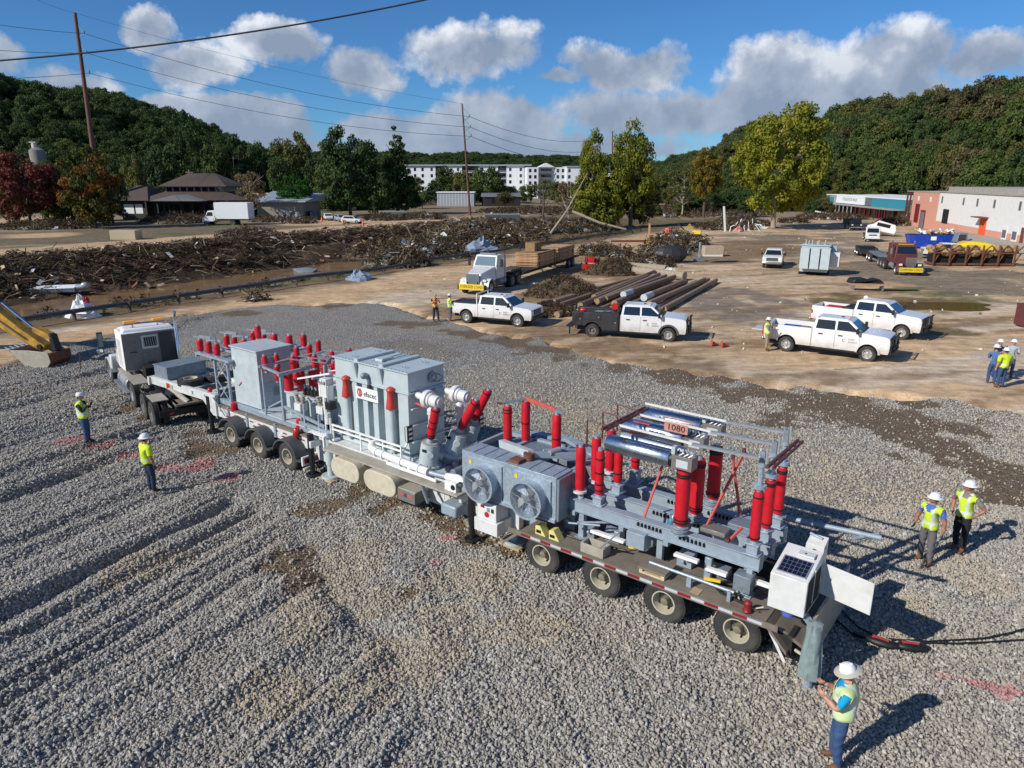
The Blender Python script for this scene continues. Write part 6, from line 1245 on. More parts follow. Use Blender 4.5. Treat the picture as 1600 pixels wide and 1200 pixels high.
for (px, py, lab) in ((1112, 541, 'orange cone toppled on the dirt, the one nearer the black push bar'), (1128, 543, 'orange cone toppled on the dirt, the one farther from the black push bar')):
    x_, y_ = g(px, py); b = B(); b.cyl((0, 0, .16), (.4, .1, .1), .15, 'red_orange', .03, 12); b.cyl((-.03, 0, .2), (0, 0, .2), .2, 'red_orange', n=12); o = b.build('toppled_cone', loc=(x_, y_, 0)); tag(o, lab, 'traffic cone', 'toppled orange cones')
# ---- excavator reaching in from the left
EXC = thing('excavator', 'yellow excavator arm and steel bucket reaching in over the dirt road', 'excavator', Vector((*g(85, 572), 0)), math.atan2(g(85, 572)[1] - g(-140, 560)[1], g(85, 572)[0] - g(-140, 560)[0]))
def plate(b, pts, w_, m): b.prism(pts, -w_ / 2, w_ / 2, m, 'y')
EXC.scale = (1.12,) * 3
for k_ in (-.27, .27): b = B(); b.tube([(-4.6, k_, 4.0), (-3.4, k_ * 1.1, 2.9), (-2.4, k_, 2.2), (-1.0, k_ * 1.1, 1.3)], .035, 'black', 6); b.build('hydraulic_hose', EXC)
for (x_, z_) in ((-4.75, 4.2), (-.35, .95), (-3.7, 3.3)): b = B(); b.cyl((x_, -.3, z_), (x_, .3, z_), .12, 'black', n=12); b.build('pin', EXC)
b = B(); plate(b, [(-5.1, 4.35), (-4.7, 4.55), (-3.9, 4.1), (-2.9, 3.0), (-1.2, 1.7), (-.1, 1.0), (-.2, .75), (-.5, .8), (-2.0, 1.55), (-3.3, 2.4), (-4.4, 3.4)], .45, 'excavator_yellow'); b.build('stick_arm', EXC, .03)
b = B(); plate(b, [(-10, 2.6), (-8.6, 4.0), (-6.4, 4.75), (-4.9, 4.5), (-4.7, 3.9), (-6.2, 3.95), (-8.0, 3.2), (-9.2, 1.9)], .55, 'excavator_yellow'); b.build('boom', EXC, .03)
b = B(); b.cyl((-3.9, 0, 4.3), (-2.2, 0, 2.9), .13, 'black', n=10); b.cyl((-2.2, 0, 2.9), (-.6, 0, 1.65), .07, 'chrome', n=10); b.build('bucket_cylinder', EXC)
b = B(); plate(b, [(-.6, 1.85), (.15, 1.55), (.25, 1.3), (-.1, 1.35), (-.65, 1.6)], .4, 'excavator_yellow'); plate(b, [(.1, 1.55), (.3, 1.5), (.42, .8), (.2, .7)], .35, 'black'); b.build('bucket_link', EXC, .02)
b = B(); o_ = [(.45, .75), (.45, .35), (.2, .05), (-.35, -.05), (-.9, .1), (-1.35, .55), (-1.7, .80)]; i_ = [(-1.62, .85), (-1.2, .65), (-.85, .25), (-.35, .1), (.1, .18), (.32, .4), (.3, .75)]
b.prism(o_ + i_, -.6, .6, 'rust', 'y')
for s in (-1, 1): b.prism([(.38, .8), (.45, .35), (.2, .05), (-.35, -.05), (-.9, .1), (-1.35, .55), (-1.6, .82), (-.6, .85)], min(s * .6, s * .64), max(s * .6, s * .64), 'beige', 'y')
b.build('bucket', EXC, .01)
for k in range(5): b = B(); y = -.5 + k * .25; b.hexa([(-1.62, y - .05, .74), (-1.95, y - .02, .90), (-1.95, y + .02, .90), (-1.62, y + .05, .74), (-1.6, y - .05, .84), (-1.95, y - .02, .93), (-1.95, y + .02, .93), (-1.6, y + .05, .84)], 'galv'); b.build('bucket_tooth', EXC)
b = B(); b.box(-15.5, -12.0, -1.4, 1.4, 1.0, 2.4, 'excavator_yellow'); b.box(-12.2, -10.8, .2, 1.4, 1.0, 3.0, 'dark_plastic'); b.box(-12, -9.8, -.35, .35, 1.1, 2.6, 'excavator_yellow'); b.build('house', EXC, .05)
for s in (-1, 1): b = B(); b.prism(stadium(-15.6, -10.6, .02, .95), min(s * .9, s * 1.5), max(s * .9, s * 1.5), 'black_rubber', 'y'); b.build('track', EXC, .03)
# ---- red tractor beyond the flatbed
RT = thing('compact_tractor', 'small red tractor with roll bar standing behind the dirt heap', 'tractor', Vector((*g(925, 418), 0)), rad(-100))
b = B(); b.box(.2, 1.7, -.35, .35, .7, 1.25, 'lamp_red'); b.box(-.8, .4, -.5, .5, .55, .95, 'lamp_red'); b.box(-.5, 0, -.3, .3, .95, 1.3, 'black'); b.build('body', RT, .05)
b = B(); 
for s in (-1, 1): b.bar((-.8, s * .55, .9), (-.8, s * .55, 2.3), .07, .07, 'black')
b.bar((-.8, -.55, 2.3), (-.8, .55, 2.3), .07, .07, 'black'); b.bar((-.8, -.55, 2.3), (.3, -.55, 2.3), .05, .05, 'black'); b.bar((-.8, .55, 2.3), (.3, .55, 2.3), .05, .05, 'black'); b.build('roll_bar', RT)
b = B(); b.bar((.2, -.6, 1.1), (2.3, -.6, .5), .1, .12, 'lamp_red'); b.bar((.2, .6, 1.1), (2.3, .6, .5), .1, .12, 'lamp_red'); b.box(2.2, 2.6, -.9, .9, .1, .6, 'lamp_red'); b.build('loader', RT)
for s in (-1, 1): put_wheel(RT, (-.6, s * .7, .55), SD, s); put_wheel(RT, (1.3, s * .55, .41), PWD, s)
# ---- free-standing transformers on the lot
def station_transformer(label, loc, rz):
    t = thing('transformer', label, 'transformer', loc, rz, 'grey transformers standing on the lot')
    b = B(); b.box(-1.3, 1.3, -1.0, 1.0, .3, 2.9, 'tank_grey'); b.box(-1.4, 1.4, -1.1, 1.1, 2.9, 3.0, 'tank_grey'); b.box(-1.4, 1.4, -.8, .8, 0, .3, 'dark_gap'); b.build('tank', t, .02)
    for i in range(3): b = B(); x = -1.25 + i * .95; b.box(x, x + .82, -2.1, -1.02, .75, 2.75, 'tank_grey'); 
    for i in range(3):
        x = -1.25 + i * .95; b = B()
        for k in range(5): b.box(x, x + .80, -2.05 + k * .2, -1.95 + k * .2, .75, 2.75, 'tank_grey')
        b.box(x, x + .82, -2.12, -2.06, .72, 2.78, 'tank_grey'); b.build('radiator', t)
    b = B(); b.box(1.32, 2.3, -.9, .5, .9, 2.3, 'white_dusty'); b.build('control_cabinet', t, .02); b = B(); b.box(1.35, 1.9, .0, .9, 2.3, 2.9, 'galv'); b.build('conservator', t)
    for i in range(4): b = B(); x = -1.0 + i * .6; b.lathe([(0, .12), (.1, .07), (.15, .11), (.25, .07), (.3, .10), (.45, .05)], (x, -.3, 3.0), (x, -.3, 5), 'beige', 10); b.build('bushing', t)
    for i in range(3): b = B(); x = -.8 + i * .8; b.lathe([(0, .12), (.1, .07), (.15, .11), (.3, .05)], (x, .5, 3.0), (x, .5, 5), 'beige', 10); b.build('bushing', t)
    return t
station_transformer('grey transformer with three radiator banks standing alone on the dirt', Vector((30.9, 73.0, 0)), rad(-28))
station_transformer('grey transformer cut off by the right edge of the picture', Vector((53.2, 71.3, 0)), rad(-28))
# ================================================================ BUILDINGS, POLES, RAIL
def ray_y(px, py, y):                        # point seen at (px,py) at the forward distance y
    t = rad(16); c, s = math.cos(t), math.sin(t); u = (px - 800) / 1109; v = (py - 600) / 1109; k = y / (c - v * s); return Vector((u * k, y, CAM_H + (-s - v * c) * k))
def hgt(x, y): return float(hz(np.array([x]), np.array([y]))[0])
def panel(b, x0, x1, z0, z1, y, m, th=.03): return b.box(x0, x1, y - th, y, z0, z1, m)
# ---- white and pink warehouse: x along the front wall towards the camera, y into the building
WO_ = Vector((84.8, 155.1, 0)); WD_ = Vector((-.256, -.967, 0)); WH = thing('warehouse', 'long white and pink painted brick warehouse below the wooded slope', 'building', WO_, math.atan2(WD_.y, WD_.x))
def wx(px, py=360.):                         # wall coordinate of a photograph column
    d = (px - 800) / 1109 / (math.cos(rad(16)) - (py - 600) / 1109 * math.sin(rad(16))); return (d * WO_.y - WO_.x) / (WD_.x - d * WD_.y)
xp = wx(1465, 330)
b = B(); b.box(0, xp, 0, 20, 0, 6.9, 'brick_pink'); b.box(0, xp, -.05, .1, 6.9, 7.1, 'concrete'); b.build('pink_wall', WH)
b = B(); b.box(xp, 85, -.04, 20, 1.9, 7.1, 'brick_white'); b.box(xp, 85, -.02, 20, 0, 1.9, 'brick_pink'); b.build('white_wall', WH)
b = B(); b.box(xp, 85, -.2, 20.1, 7.1, 7.25, 'concrete'); b.box(xp + 1, wx(1578, 300), 1, 19, 7.25, 8.1, 'concrete'); b.box(wx(1578, 300) + .1, 85, 1.5, 19, 7.25, 7.7, 'concrete'); b.build('roof', WH)
for px in (1473, 1507, 1529, 1556, 1597): x = wx(px, 312); b = B(); b.box(x - .35, x + .35, -.1, -.045, 5.2, 6.4, 'wall_grey'); b.build('window', WH); 
for px in (1436, 1455): x = wx(px, 308); b = B(); b.box(x - .5, x + .5, -.06, -.005, 5.2, 6.1, 'brick_white'); b.build('bricked_window', WH)
for x0, x1, z0, z1, m in ((wx(1472, 345), wx(1481, 345), 1.7, 4.2, 'dark_gap'), (wx(1431, 330), wx(1436, 330), .9, 4.3, 'red_dark'), (wx(1438, 345), wx(1444, 345), 0, 3.2, 'galv_dark'), (wx(1565, 370), wx(1573, 370), .1, 2.8, 'brick_white'), (wx(1580, 375), wx(1589, 375), .1, 2.8, 'brick_white'), (wx(1595, 370), wx(1600, 370), 0, 3, 'rust')):
    b = B(); panel(b, x0, x1, z0, z1, -.05, m, .05); o = b.build('door' if z0 < .5 else 'window', WH)
    if m == 'brick_white': b = B(); panel(b, x0 + .25, x1 - .25, 1.2, 2.3, -.101, 'wall_grey'); b.build('pane', o)
    if m in ('galv_dark', 'red_dark'): b = B(); panel(b, x0 - .2, x0, z0, z1 + .3, -.052, 'red_dark', .1); panel(b, x1, x1 + .2, z0, z1 + .3, -.052, 'red_dark', .1); panel(b, x0, x1, z1, z1 + .3, -.052, 'red_dark', .1); b.build('frame', o)
b = B(); panel(b, wx(1531, 355), wx(1541, 355), .8, 3.6, -.05, 'orange', .1); b.box(wx(1529, 355), wx(1543, 355), -1.4, -.05, 3.6, 3.75, 'rust'); b.box(wx(1528, 355), wx(1540, 355), -1.2, -.1, .4, .55, 'rust'); b.bar((wx(1535, 355), -1.1, .45), (wx(1535, 355), -.3, 0), .1, .1, 'rust'); b.build('loading_bay', WH)
b = B(); b.box(wx(1495, 360), 85, -3.6, -.06, 0, .95, 'concrete'); b.build('loading_platform', WH)
b = B()
for x in (-5, -2.5, -.15):
    for y in (0, 6): b.box(x - .15, x + .15, y, y + .3, 0, 6.9, 'brown_steel')
for z in (2.3, 4.4, 6.6):
    b.bar((-5, .15, z), (0, .15, z), .2, .25, 'brown_steel'); b.bar((-5, .1, z), (-5, 6.1, z), .2, .25, 'brown_steel')
b.bar((-5, .1, 2.3), (-2.5, .1, 4.4), .1, .1, 'brown_steel'); b.bar((-2.5, .1, 2.3), (-5, .1, 4.4), .1, .1, 'brown_steel'); b.box(-5.2, 0, -.1, 8, 6.9, 7.05, 'concrete'); b.box(-4.8, -.2, 5, 5.2, 0, 6, 'dark_gap'); b.build('bare_steel_frame', WH)
# ---- low shop
SH = thing('shop_building', 'low shop with white sign board and teal wall behind the bare steel frame', 'building', Vector((98, 228, 0)), math.atan2(-.99, -.125))
b = B(); b.box(0, 62, 0, 18, 0, 4.9, 'stucco'); b.box(0, 10, -.05, 0, 0, 4.9, 'concrete'); b.build('wall', SH); b = B(); b.box(-.3, 62.3, -.3, 18, 4.9, 5.15, 'wall_white'); b.build('roof_edge', SH)
b = B(); b.box(10, 34, -.25, -.06, 2.9, 5.3, 'wall_white'); sgn = b.build('sign_board', SH); b = B(); b.box(1, 7, -.2, -.06, 3.2, 4.4, 'teal_wall'); b.build('sign_board', SH)
text('FOUNDATION WALK', 1.25, 'wall_grey', sgn, (22, -.26, 4.0), (rad(90), 0, 0))
b = B(); b.box(34.1, 39, -.15, -.06, 2.9, 5.0, 'wall_grey'); b.build('sign_board', SH); b = B(); b.box(39.2, 62, -.2, -.06, 2.7, 4.85, 'teal_wall'); b.build('fascia', SH)
b = B(); b.box(6, 62, -3.2, -.3, 2.55, 2.75, 'concrete'); b.build('canopy', SH)
for k in range(15): x = 9 + k * 3.4; b = B(); b.box(x, x + .2, -3.1, -2.9, 0, 2.55, 'red_dark' if k > 7 else 'concrete'); b.build('post', SH)
for k in range(14): x = 9.8 + k * 3.4; b = B(); panel(b, x, x + 2.2, .2, 2.4, -.01, 'dark_gap' if k % 3 else 'wall_grey', .05); b.build('shop_window', SH)
# ---- apartment block
AP = thing('apartment_building', 'white four-storey apartment block with grey recesses and balconies behind the trees', 'building', Vector((-62, 390, 0)), rad(-1))
def apx(px): return (px - 800) / 1109 * 406 + 62
seg = [(640, 666, 'w'), (666, 690, 'w'), (690, 702, 'g'), (702, 728, 'w'), (728, 752, 'g'), (752, 780, 'w'), (780, 792, 'g'), (792, 818, 'w'), (818, 828, 'g')]
for (a0, a1, k) in seg:
    x0, x1 = apx(a0), apx(a1); b = B(); b.box(x0, x1, 0 if k == 'w' else 2.2, 16, 0, 16.6, 'wall_white' if k == 'w' else 'wall_grey'); b.build('wall_bay', AP)
    for f in range(5):
        z = 1.4 + f * 3.15
        if k == 'w':
            for xx in ((x0 + 1.4), (x1 - 2.6)): b = B(); b.box(xx, xx + 1.2, -.08, -.01, z, z + 1.6, 'glass'); b.build('window', AP)
        else: b = B(); b.box(x0, x1, .3, 2.1, z - .9, z - .7, 'wall_white'); b.box(x0, x1, .3, .36, z - .7, z + .3, 'wall_grey'); b.build('balcony', AP); b = B(); b.box(x0 + .7, x1 - .7, 2.1, 2.19, z - .6, z + 1.5, 'glass'); b.build('window', AP)
b = B(); b.hexa([(apx(640), -1, 16.6), (apx(828), -1, 16.6), (apx(828), 17, 16.6), (apx(640), 17, 16.6), (apx(640), -1, 17.2), (apx(828), -1, 17.2), (apx(828), 17, 17.6), (apx(640), 17, 17.6)], 'roof_metal'); b.build('roof', AP)
AQ = thing('apartment_building', 'gabled white apartment block right of the long one, with balconies at its corner', 'building', Vector((8, 372, 0)), rad(4))
def aqx(px): return (px - 800) / 1109 * 388 - 8
for (a0, a1, k) in ((822, 838, 'w'), (838, 862, 'g'), (862, 878, 'w'), (878, 905, 'w'), (905, 960, 'w')):
    x0, x1 = aqx(a0), aqx(a1); b = B(); b.box(x0, x1, (-1.5 if a0 == 878 else 0) if k == 'w' else 1.6, 14, 0, 15.6, 'wall_white'); b.build('wall_bay', AQ)
    for f in range(5):
        z = 1.2 + f * 3; y = -1.5 if a0 == 878 else 0
        if k == 'w':
            for xx in (x0 + .8, x1 - 2.2): b = B(); b.box(xx, xx + 1.2, y - .08, y - .01, z, z + 1.6, 'glass'); b.build('window', AQ)
        else:
            b = B(); b.box(x0 + .6, x1 - .6, -.6, 1.5, z - .6, z - .4, 'wall_grey'); b.box(x0 + .6, x1 - .6, -.6, -.54, z - .4, z + .5, 'wall_grey'); b.build('balcony', AQ); b = B(); b.box(x0 + 1.5, x1 - 1.5, 1.5, 1.59, z - .3, z + 1.7, 'glass'); b.build('window', AQ)
b = B(); b.prism([(aqx(838), 15.6), (aqx(862), 15.6), (aqx(850), 17.6)], -.5, 14, 'wall_white', 'y'); b.box(aqx(878), aqx(960), -2, 14, 15.6, 16.2, 'roof_metal'); b.build('roof', AQ)
# ---- brown hall across the river
HL = thing('timber_hall', 'dark timber hall with brown hipped roofs across the river', 'building', Vector((-74.5, 168, .5)), rad(-4))
def hip(b, x0, x1, y0, y1, z0, z1, ins, m): return b.hexa([(x0, y0, z0), (x1, y0, z0), (x1, y1, z0), (x0, y1, z0), (x0 + ins, (y0 + y1) / 2 - .3, z1), (x1 - ins, (y0 + y1) / 2 - .3, z1), (x1 - ins, (y0 + y1) / 2 + .3, z1), (x0 + ins, (y0 + y1) / 2 + .3, z1)], m)
b = B(); b.box(-9, 12, 0, 14, 0, 4.6, 'timber_dark'); b.box(-6, 8, 2, 11, 4.6, 7.4, 'stucco'); b.box(-15, -9, -1.5, 9, 0, 4.3, 'timber_dark'); b.build('wall', HL)
b = B(); hip(b, -7.2, 9.2, .8, 12.2, 7.4, 10.3, 5, 'roof_brown'); b.build('upper_roof', HL); b = B(); b.hexa([(-10.5, -2.2, 4.4), (14, -2.2, 4.4), (14, 16, 4.4), (-10.5, 16, 4.4), (-6.2, 2, 6.2), (8.3, 2, 6.2), (8.3, 11, 6.2), (-6.2, 11, 6.2)], 'roof_brown'); b.build('lower_roof', HL)
b = B(); hip(b, -17, -7.5, -3, 10.5, 4.3, 7.6, 3.5, 'roof_brown'); b.build('wing_roof', HL); b = B(); b.prism([(-6, 4.3), (6, 4.3), (0, 5.6)], -5.5, 0, 'roof_grey', 'y'); b.build('porch_roof', HL)
for k in range(8): b = B(); x = -5.6 + k * 1.7; b.box(x, x + 1.3, 1.93, 1.99, 6.3, 7.2, 'glass'); b.build('clerestory_window', HL)
for x in (-14.3, -11.6): b = B(); b.box(x, x + (2.3 if x < -12 else 1.7), -1.57, -1.51, 1.4, 3.5, 'wall_white'); b.build('boarded_window', HL)
for k in range(9): b = B(); x = -7.5 + k * 2.2; b.box(x, x + 1.5, -.07, -.01, .6, 3.4, 'dark_gap' if k in (3, 4) else 'glass'); b.build('window', HL)
for k in range(8): b = B(); x = -8 + k * 2.7; b.box(x, x + .3, -3.6, -3.3, 0, 4.4, 'timber_dark'); b.build('porch_post', HL)
b = B(); b.box(15, 26, 3, 15, 0, 4, 'stucco'); b.hexa([(14, 2, 3.9), (27, 2, 3.9), (27, 16, 3.9), (14, 16, 3.9), (14, 2, 4.1), (27, 2, 4.1), (27, 16, 5.6), (14, 16, 6.2)], 'roof_metal'); tag(b.build('annexe_building', loc=(-74.5, 168, .5), rot=rad(-4)), 'low annexe with pale metal roof right of the timber hall', 'building')
def simple_house(label, x, y, w_, d_, h_, wm, rm, pitch=1.5, rz=0., gable=True, nwin=3):
    t = thing('small_building', label, 'building', Vector((x, y, hgt(x, y))), rad(rz)); b = B(); b.box(-w_ / 2, w_ / 2, 0, d_, 0, h_, wm); b.build('wall', t)
    b = B(); (b.prism([(-.4, h_), (d_ + .4, h_), (d_ / 2, h_ + pitch)], -w_ / 2 - .4, w_ / 2 + .4, rm, 'x') if gable else b.box(-w_ / 2 - .3, w_ / 2 + .3, -.3, d_ + .3, h_, h_ + .3, rm)); b.build('roof', t)
    for k in range(nwin): b = B(); xx = -w_ / 2 + (k + .5) * w_ / nwin; b.box(xx - .6, xx + .6, -.06, -.005, h_ * .35, h_ * .75, 'dark_gap'); b.build('window', t)
    return t
def at(px, py, z=.5): return g(px, py, z)
x, y = at(418, 330); simple_house('small house with orange-brown roof half hidden behind the bright green tree', x, y, 11, 9, 3.2, 'stucco', 'brick_pink', 2)
x, y = at(712, 322); t = simple_house('pale corrugated metal shed left of the wooden pole', x, y, 13, 10, 4.6, 'roof_metal', 'wall_white', 1, gable=False, nwin=0)
for k in range(12): b = B(); b.box(-6.3 + k * 1.05, -6.2 + k * 1.05, -.05, -.005, .2, 4.4, 'wall_white'); b.build('sheet_seam', t)
x, y = at(668, 316); simple_house('long low white shed behind the conifer', x, y, 26, 10, 4.2, 'wall_grey', 'wall_white', 1, gable=False, nwin=5)
x, y = at(1018, 307); simple_house('small white store building under the wooded slope', x, y, 12, 9, 4, 'wall_white', 'wall_white', 1.5)
x, y = at(1058, 309); t = thing('canopy', 'long flat canopy roof on posts beside the small white store building', 'canopy', Vector((x, y, 0)), 0); b = B(); b.box(-13, 13, 0, 8, 5.6, 6.1, 'roof_metal'); b.build('roof', t)
for k in range(5): b = B(); b.box(-12 + k * 6, -11.7 + k * 6, 0, .3, 0, 5.6, 'galv'); b.build('post', t)
x, y = at(785, 322); simple_house('collapsed dark shed right of the wooden pole', x, y, 13, 8, 3.2, 'dark_plastic', 'roof_grey', 1.3, 8, nwin=2)
p = ray_y(57, 232, 262); t = thing('silo', 'pale round silo with small cap poking above the left trees', 'silo', Vector((p.x, p.y, p.z - 14)), 0); b = B(); b.cyl((0, 0, 0), (0, 0, 13.4), 2.5, 'stucco', n=24); b.cyl((0, 0, 13.4), (0, 0, 14.4), 2.5, 'roof_grey', .9, 24); b.build('shell', t); b = B(); b.cyl((-.6, 0, 14.2), (-.6, 0, 15.9), .9, 'chalk', n=14); b.box(-1.7, .5, -1, 1, 15.9, 16.2, 'chalk'); b.build('cap', t)
for (px, py, w_, lab) in ((628, 340, 11, 'long green roadside container across the river'), (745 + 630, 0, 0, ''), (1072 // 1 * 0 + 785, 345, 8, 'low pale concrete trough beside the dirt track right of the pole')):
    if w_: x, y = at(px, py); b = B(); b.box(-w_ / 2, w_ / 2, 0, 2.2, 0, 1.6, 'teal_wall' if py == 340 and False else 'stucco'); b.box(-w_ / 2 + .1, w_ / 2 - .1, -.05, 0, .1, 1.4, 'rail'); tag(b.build('container', None, .05, loc=(x, y, .4)), lab, 'container')
# ---- guardrail along the dirt road
GR = thing('guardrail', 'bent steel guardrail running along the river side of the dirt road', 'guardrail', (0, 0, 0))
rs = random.Random(2); tp = [-30 + i * 3.9 for i in range(36)]; pts = []
for t_ in np.arange(-30, 107, 1.3): q_ = .25 * math.sin(t_ * .13) + (.35 * math.sin(t_ * .5) if t_ > 40 else 0); pts.append((*rail_pt(t_, q_), .62 + (.12 * math.sin(t_ * .31) if t_ > 20 else 0)))
for i0 in range(0, len(pts) - 1, 6):
    seg_ = pts[i0:i0 + 7]; pr = [(0, .16), (.05, .12), (.05, .06), (0, 0), (.05, -.06), (.05, -.12), (0, -.16)]
    if len(seg_) < 2: continue
    b = B(); G = [[(p[0] + RN[0] * -a_, p[1] + RN[1] * -a_, p[2] + z_) for a_, z_ in pr] for p in seg_]; b.sheet(G, 'rail'); G2 = [[(p[0] + RN[0] * (.012 - a_), p[1] + RN[1] * (.012 - a_), p[2] + z_) for a_, z_ in reversed(pr)] for p in seg_]; b.sheet(G2, 'rail'); b.build('rail_beam', GR)
for t_ in tp: x, y = rail_pt(t_, .12); b = B(); b.box(x - .08, x + .08, y - .08, y + .08, -.3, .74, 'bark'); b.build('post', GR)
# ---- poles and lines
def steel_pole(label, base, top, y, r0, r1, arms, m='pole_steel', cat='power pole'):
    a = Vector((*g(*base, .3), .3)) if y is None else ray_y(*base, y); tp_ = ray_y(*top, a.y); t = thing('power_pole', label, cat, a)
    b = B(); b.cyl((0, 0, -1), tp_ - a, r0, m, r1, 14); b.build('mast', t); ends = []
    for py in arms:
        f = (py - top[1]) / (base[1] - top[1]); c = (tp_ - a) * (1 - f); L = 1.6; b = B(); e = c + Vector((L, -.3, 1.0)); b.bar(c, e, .12, .12, 'galv_dark'); b.bar(c + Vector((0, 0, 3.1)), e + Vector((0, 0, .3)), .09, .09, 'galv_dark'); b.cyl(e, e + Vector((.1, 0, .5)), .09, 'dark_plastic'); b.build('insulator_arm', t); ends.append(a + e)
    return a, tp_, ends
P1 = steel_pole('tall rust-brown steel power pole leaning left over the far bank', (160, 345), (117, 20), None, .62, .34, (58, 87, 117))
P2 = steel_pole('slim dark power pole standing before the white apartments', (735, 337), (722, 162), None, .34, .18, (188, 204, 218))
P3 = steel_pole('distant dark power pole rising behind the twin poplars', (957, 300), (957, 205), 330., .4, .25, (215, 230))
for (bx, by, ty, yy, lab) in ((297, 300, 265, 230, 'thin wooden utility pole behind the timber hall'), (366, 300, 243, 225, 'thin grey lamp pole above the orange tree'), (428, 300, 263, 230, 'short wooden utility pole right of the timber hall')):
    a = ray_y(bx, by, yy); tp_ = ray_y(bx - 2, ty, yy); a.z = hgt(a.x, a.y); t = thing('utility_pole', lab, 'utility pole', a); b = B(); b.cyl((0, 0, 0), tp_ - a, .16, 'bark_pale', .12, 8); b.build('mast', t); b = B(); b.bar(tp_ - a + Vector((-1.2, 0, -.8)), tp_ - a + Vector((1.2, 0, -.8)), .12, .12, 'bark_pale'); b.build('crossarm', t)
def wire(label, a, c, sag, r, n=28, cat='power line', grp=None):
    a, c = Vector(a), Vector(c); pts = [a.lerp(c, i / n) - Vector((0, 0, sag * 4 * (i / n) * (1 - i / n))) for i in range(n + 1)]; b = B(); b.tube(pts, r, 'dark_plastic', 5); o = b.build('power_line'); tag(o, label, cat, grp)
nm = ('upper', 'middle', 'lower')
for i in range(3):
    wire(f'{nm[i]} of the three conductors hanging between the brown steel pole and the slim pole', P1[2][i], P2[2][i], 2.5, .045)
    wire(f'{nm[i]} of the three conductors leaving the brown steel pole to the left', P1[2][i], ray_y(-60, (30, 74, 124)[i], P1[0].y * .86), .3, .045)
    wire(f'{nm[i]} of the three conductors leaving the slim pole to the right', P2[2][i], ray_y(940, (215, 232, 248)[i], 330), 3.5, .06)
wire('thin earth wire from the top of the brown steel pole to the slim pole', P1[1], P2[1], 1.5, .025)
wire('thin earth wire from the top of the brown steel pole to the left edge', P1[1], ray_y(20, -20, P1[0].y * .8), .5, .025)
wire('thick black cable crossing the sky in front of the brown steel pole', ray_y(-60, 99, 30), ray_y(700, -8, 34), .35, .036)
# ---- racks, dumpster, skid steer, yellow heap
def rw(px, py, z=0): return Vector((*g(px, py, z), z))
RK = thing('steel_racks', 'row of rusty triangular steel racks filled with straw', 'rack', rw(1522, 416), rad(-6))
b = B(); b.box(-4.4, 4.4, .2, 2.3, .1, .3, 'rust'); b.build('base', RK)
for k in range(6):
    x = -4.4 + k * 1.7; b = B(); b.bar((x, 0, .1), (x, 0, 2.3), .14, .14, 'rust'); b.bar((x, 0, .3), (x + .7, .2, 1.5), .1, .1, 'rust'); b.bar((x, 0, 1.5), (x + .8, 0, 2.3), .1, .1, 'rust'); b.bar((x + 1.6, 0, 1.5), (x + .8, 0, 2.3), .1, .1, 'rust'); b.bar((x, 0, 1.45), (x + 1.7, 0, 1.45), .1, .12, 'rust'); b.build('rack_frame', RK)
b = B(); rs = random.Random(4)
for k in range(40): b.sph((rs.uniform(-4.3, 4.3), rs.uniform(.3, 2), rs.uniform(1.3, 2.0)), (rs.uniform(.4, .9), rs.uniform(.3, .6), rs.uniform(.25, .5)), 'straw', 7, 5)
b.box(-4.2, 4.2, .5, 2, .3, 1.4, 'dark_gap'); b.build('straw_fill', RK, smooth=0); RK.children[-1]['kind'] = 'stuff'
b = B(); b.box(-.2, .2, -.2, .2, 0, 1.5, 'pvc_white'); tag(b.build('white_post', None, .03, loc=rw(1488, 414)), 'short white post at the left end of the rusty racks', 'post')
DP = thing('dumpster', 'blue open-top dumpster before the pink wall', 'dumpster', rw(1452, 388), rad(-14)); b = B(); b.hexa([(-2.6, -1, .15), (2.6, -1, .15), (2.6, 1.2, .15), (-2.6, 1.2, .15), (-3.1, -1.1, 1.9), (3.1, -1.1, 1.9), (3.1, 1.3, 1.9), (-3.1, 1.3, 1.9)], 'blue_bin'); b.build('bin', DP, .03)
b = B(); b.box(-2.9, 2.9, -.9, 1.1, 1.88, 1.95, 'dark_gap'); b.build('load_top', DP); b = B(); b.box(-.3, .4, -1.12, -1.085, 1.2, 1.7, 'white_plain'); b.build('label_plate', DP)
lay_on(DP, 'rubble_heap', 'white and tan rubble heaped in the blue dumpster', 'rubble', (lambda b, r: [b.obox((r.uniform(-2.5, 2.5), r.uniform(-.6, .8), r.uniform(0, .5)), (r.uniform(.3, .9), r.uniform(.3, .8), .15), Euler((r.random(), r.random(), r.random() * 3)).to_matrix(), r.choice(['wall_white', 'cardboard', 'wood'])) for _ in range(30)] and b)(B(), random.Random(9)), (0, 0, 1.95), bevel=0)
SS = thing('skid_steer', 'dark skid steer loader with caged cab beside the blue dumpster', 'loader', rw(1498, 392), rad(180)); b = B(); b.box(-1.2, 1.0, -.7, .7, .4, 1.2, 'dark_plastic'); b.hexa([(-.6, -.6, 1.2), (.9, -.6, 1.2), (.9, .6, 1.2), (-.6, .6, 1.2), (-.5, -.55, 2.4), (.6, -.55, 2.4), (.6, .55, 2.4), (-.5, .55, 2.4)], 'galv_dark'); b.build('body', SS, .05)
b = B(); b.bar((-1.0, .8, 1.6), (1.8, .8, .8), .12, .2, 'blue_bin'); b.bar((-1.0, -.8, 1.6), (1.8, -.8, .8), .12, .2, 'blue_bin'); b.box(1.8, 2.6, -1, 1, .2, .9, 'black'); b.build('loader_arm', SS); b = B(); b.box(-.3, .7, -.62, -.6, 1.4, 2.2, 'glass'); b.box(-.3, .7, .6, .62, 1.4, 2.2, 'glass'); b.build('cab_window', SS)
for x in (-.7, .6):
    for s in (-1, 1): put_wheel(SS, (x, s * .85, .42), PWD, s)
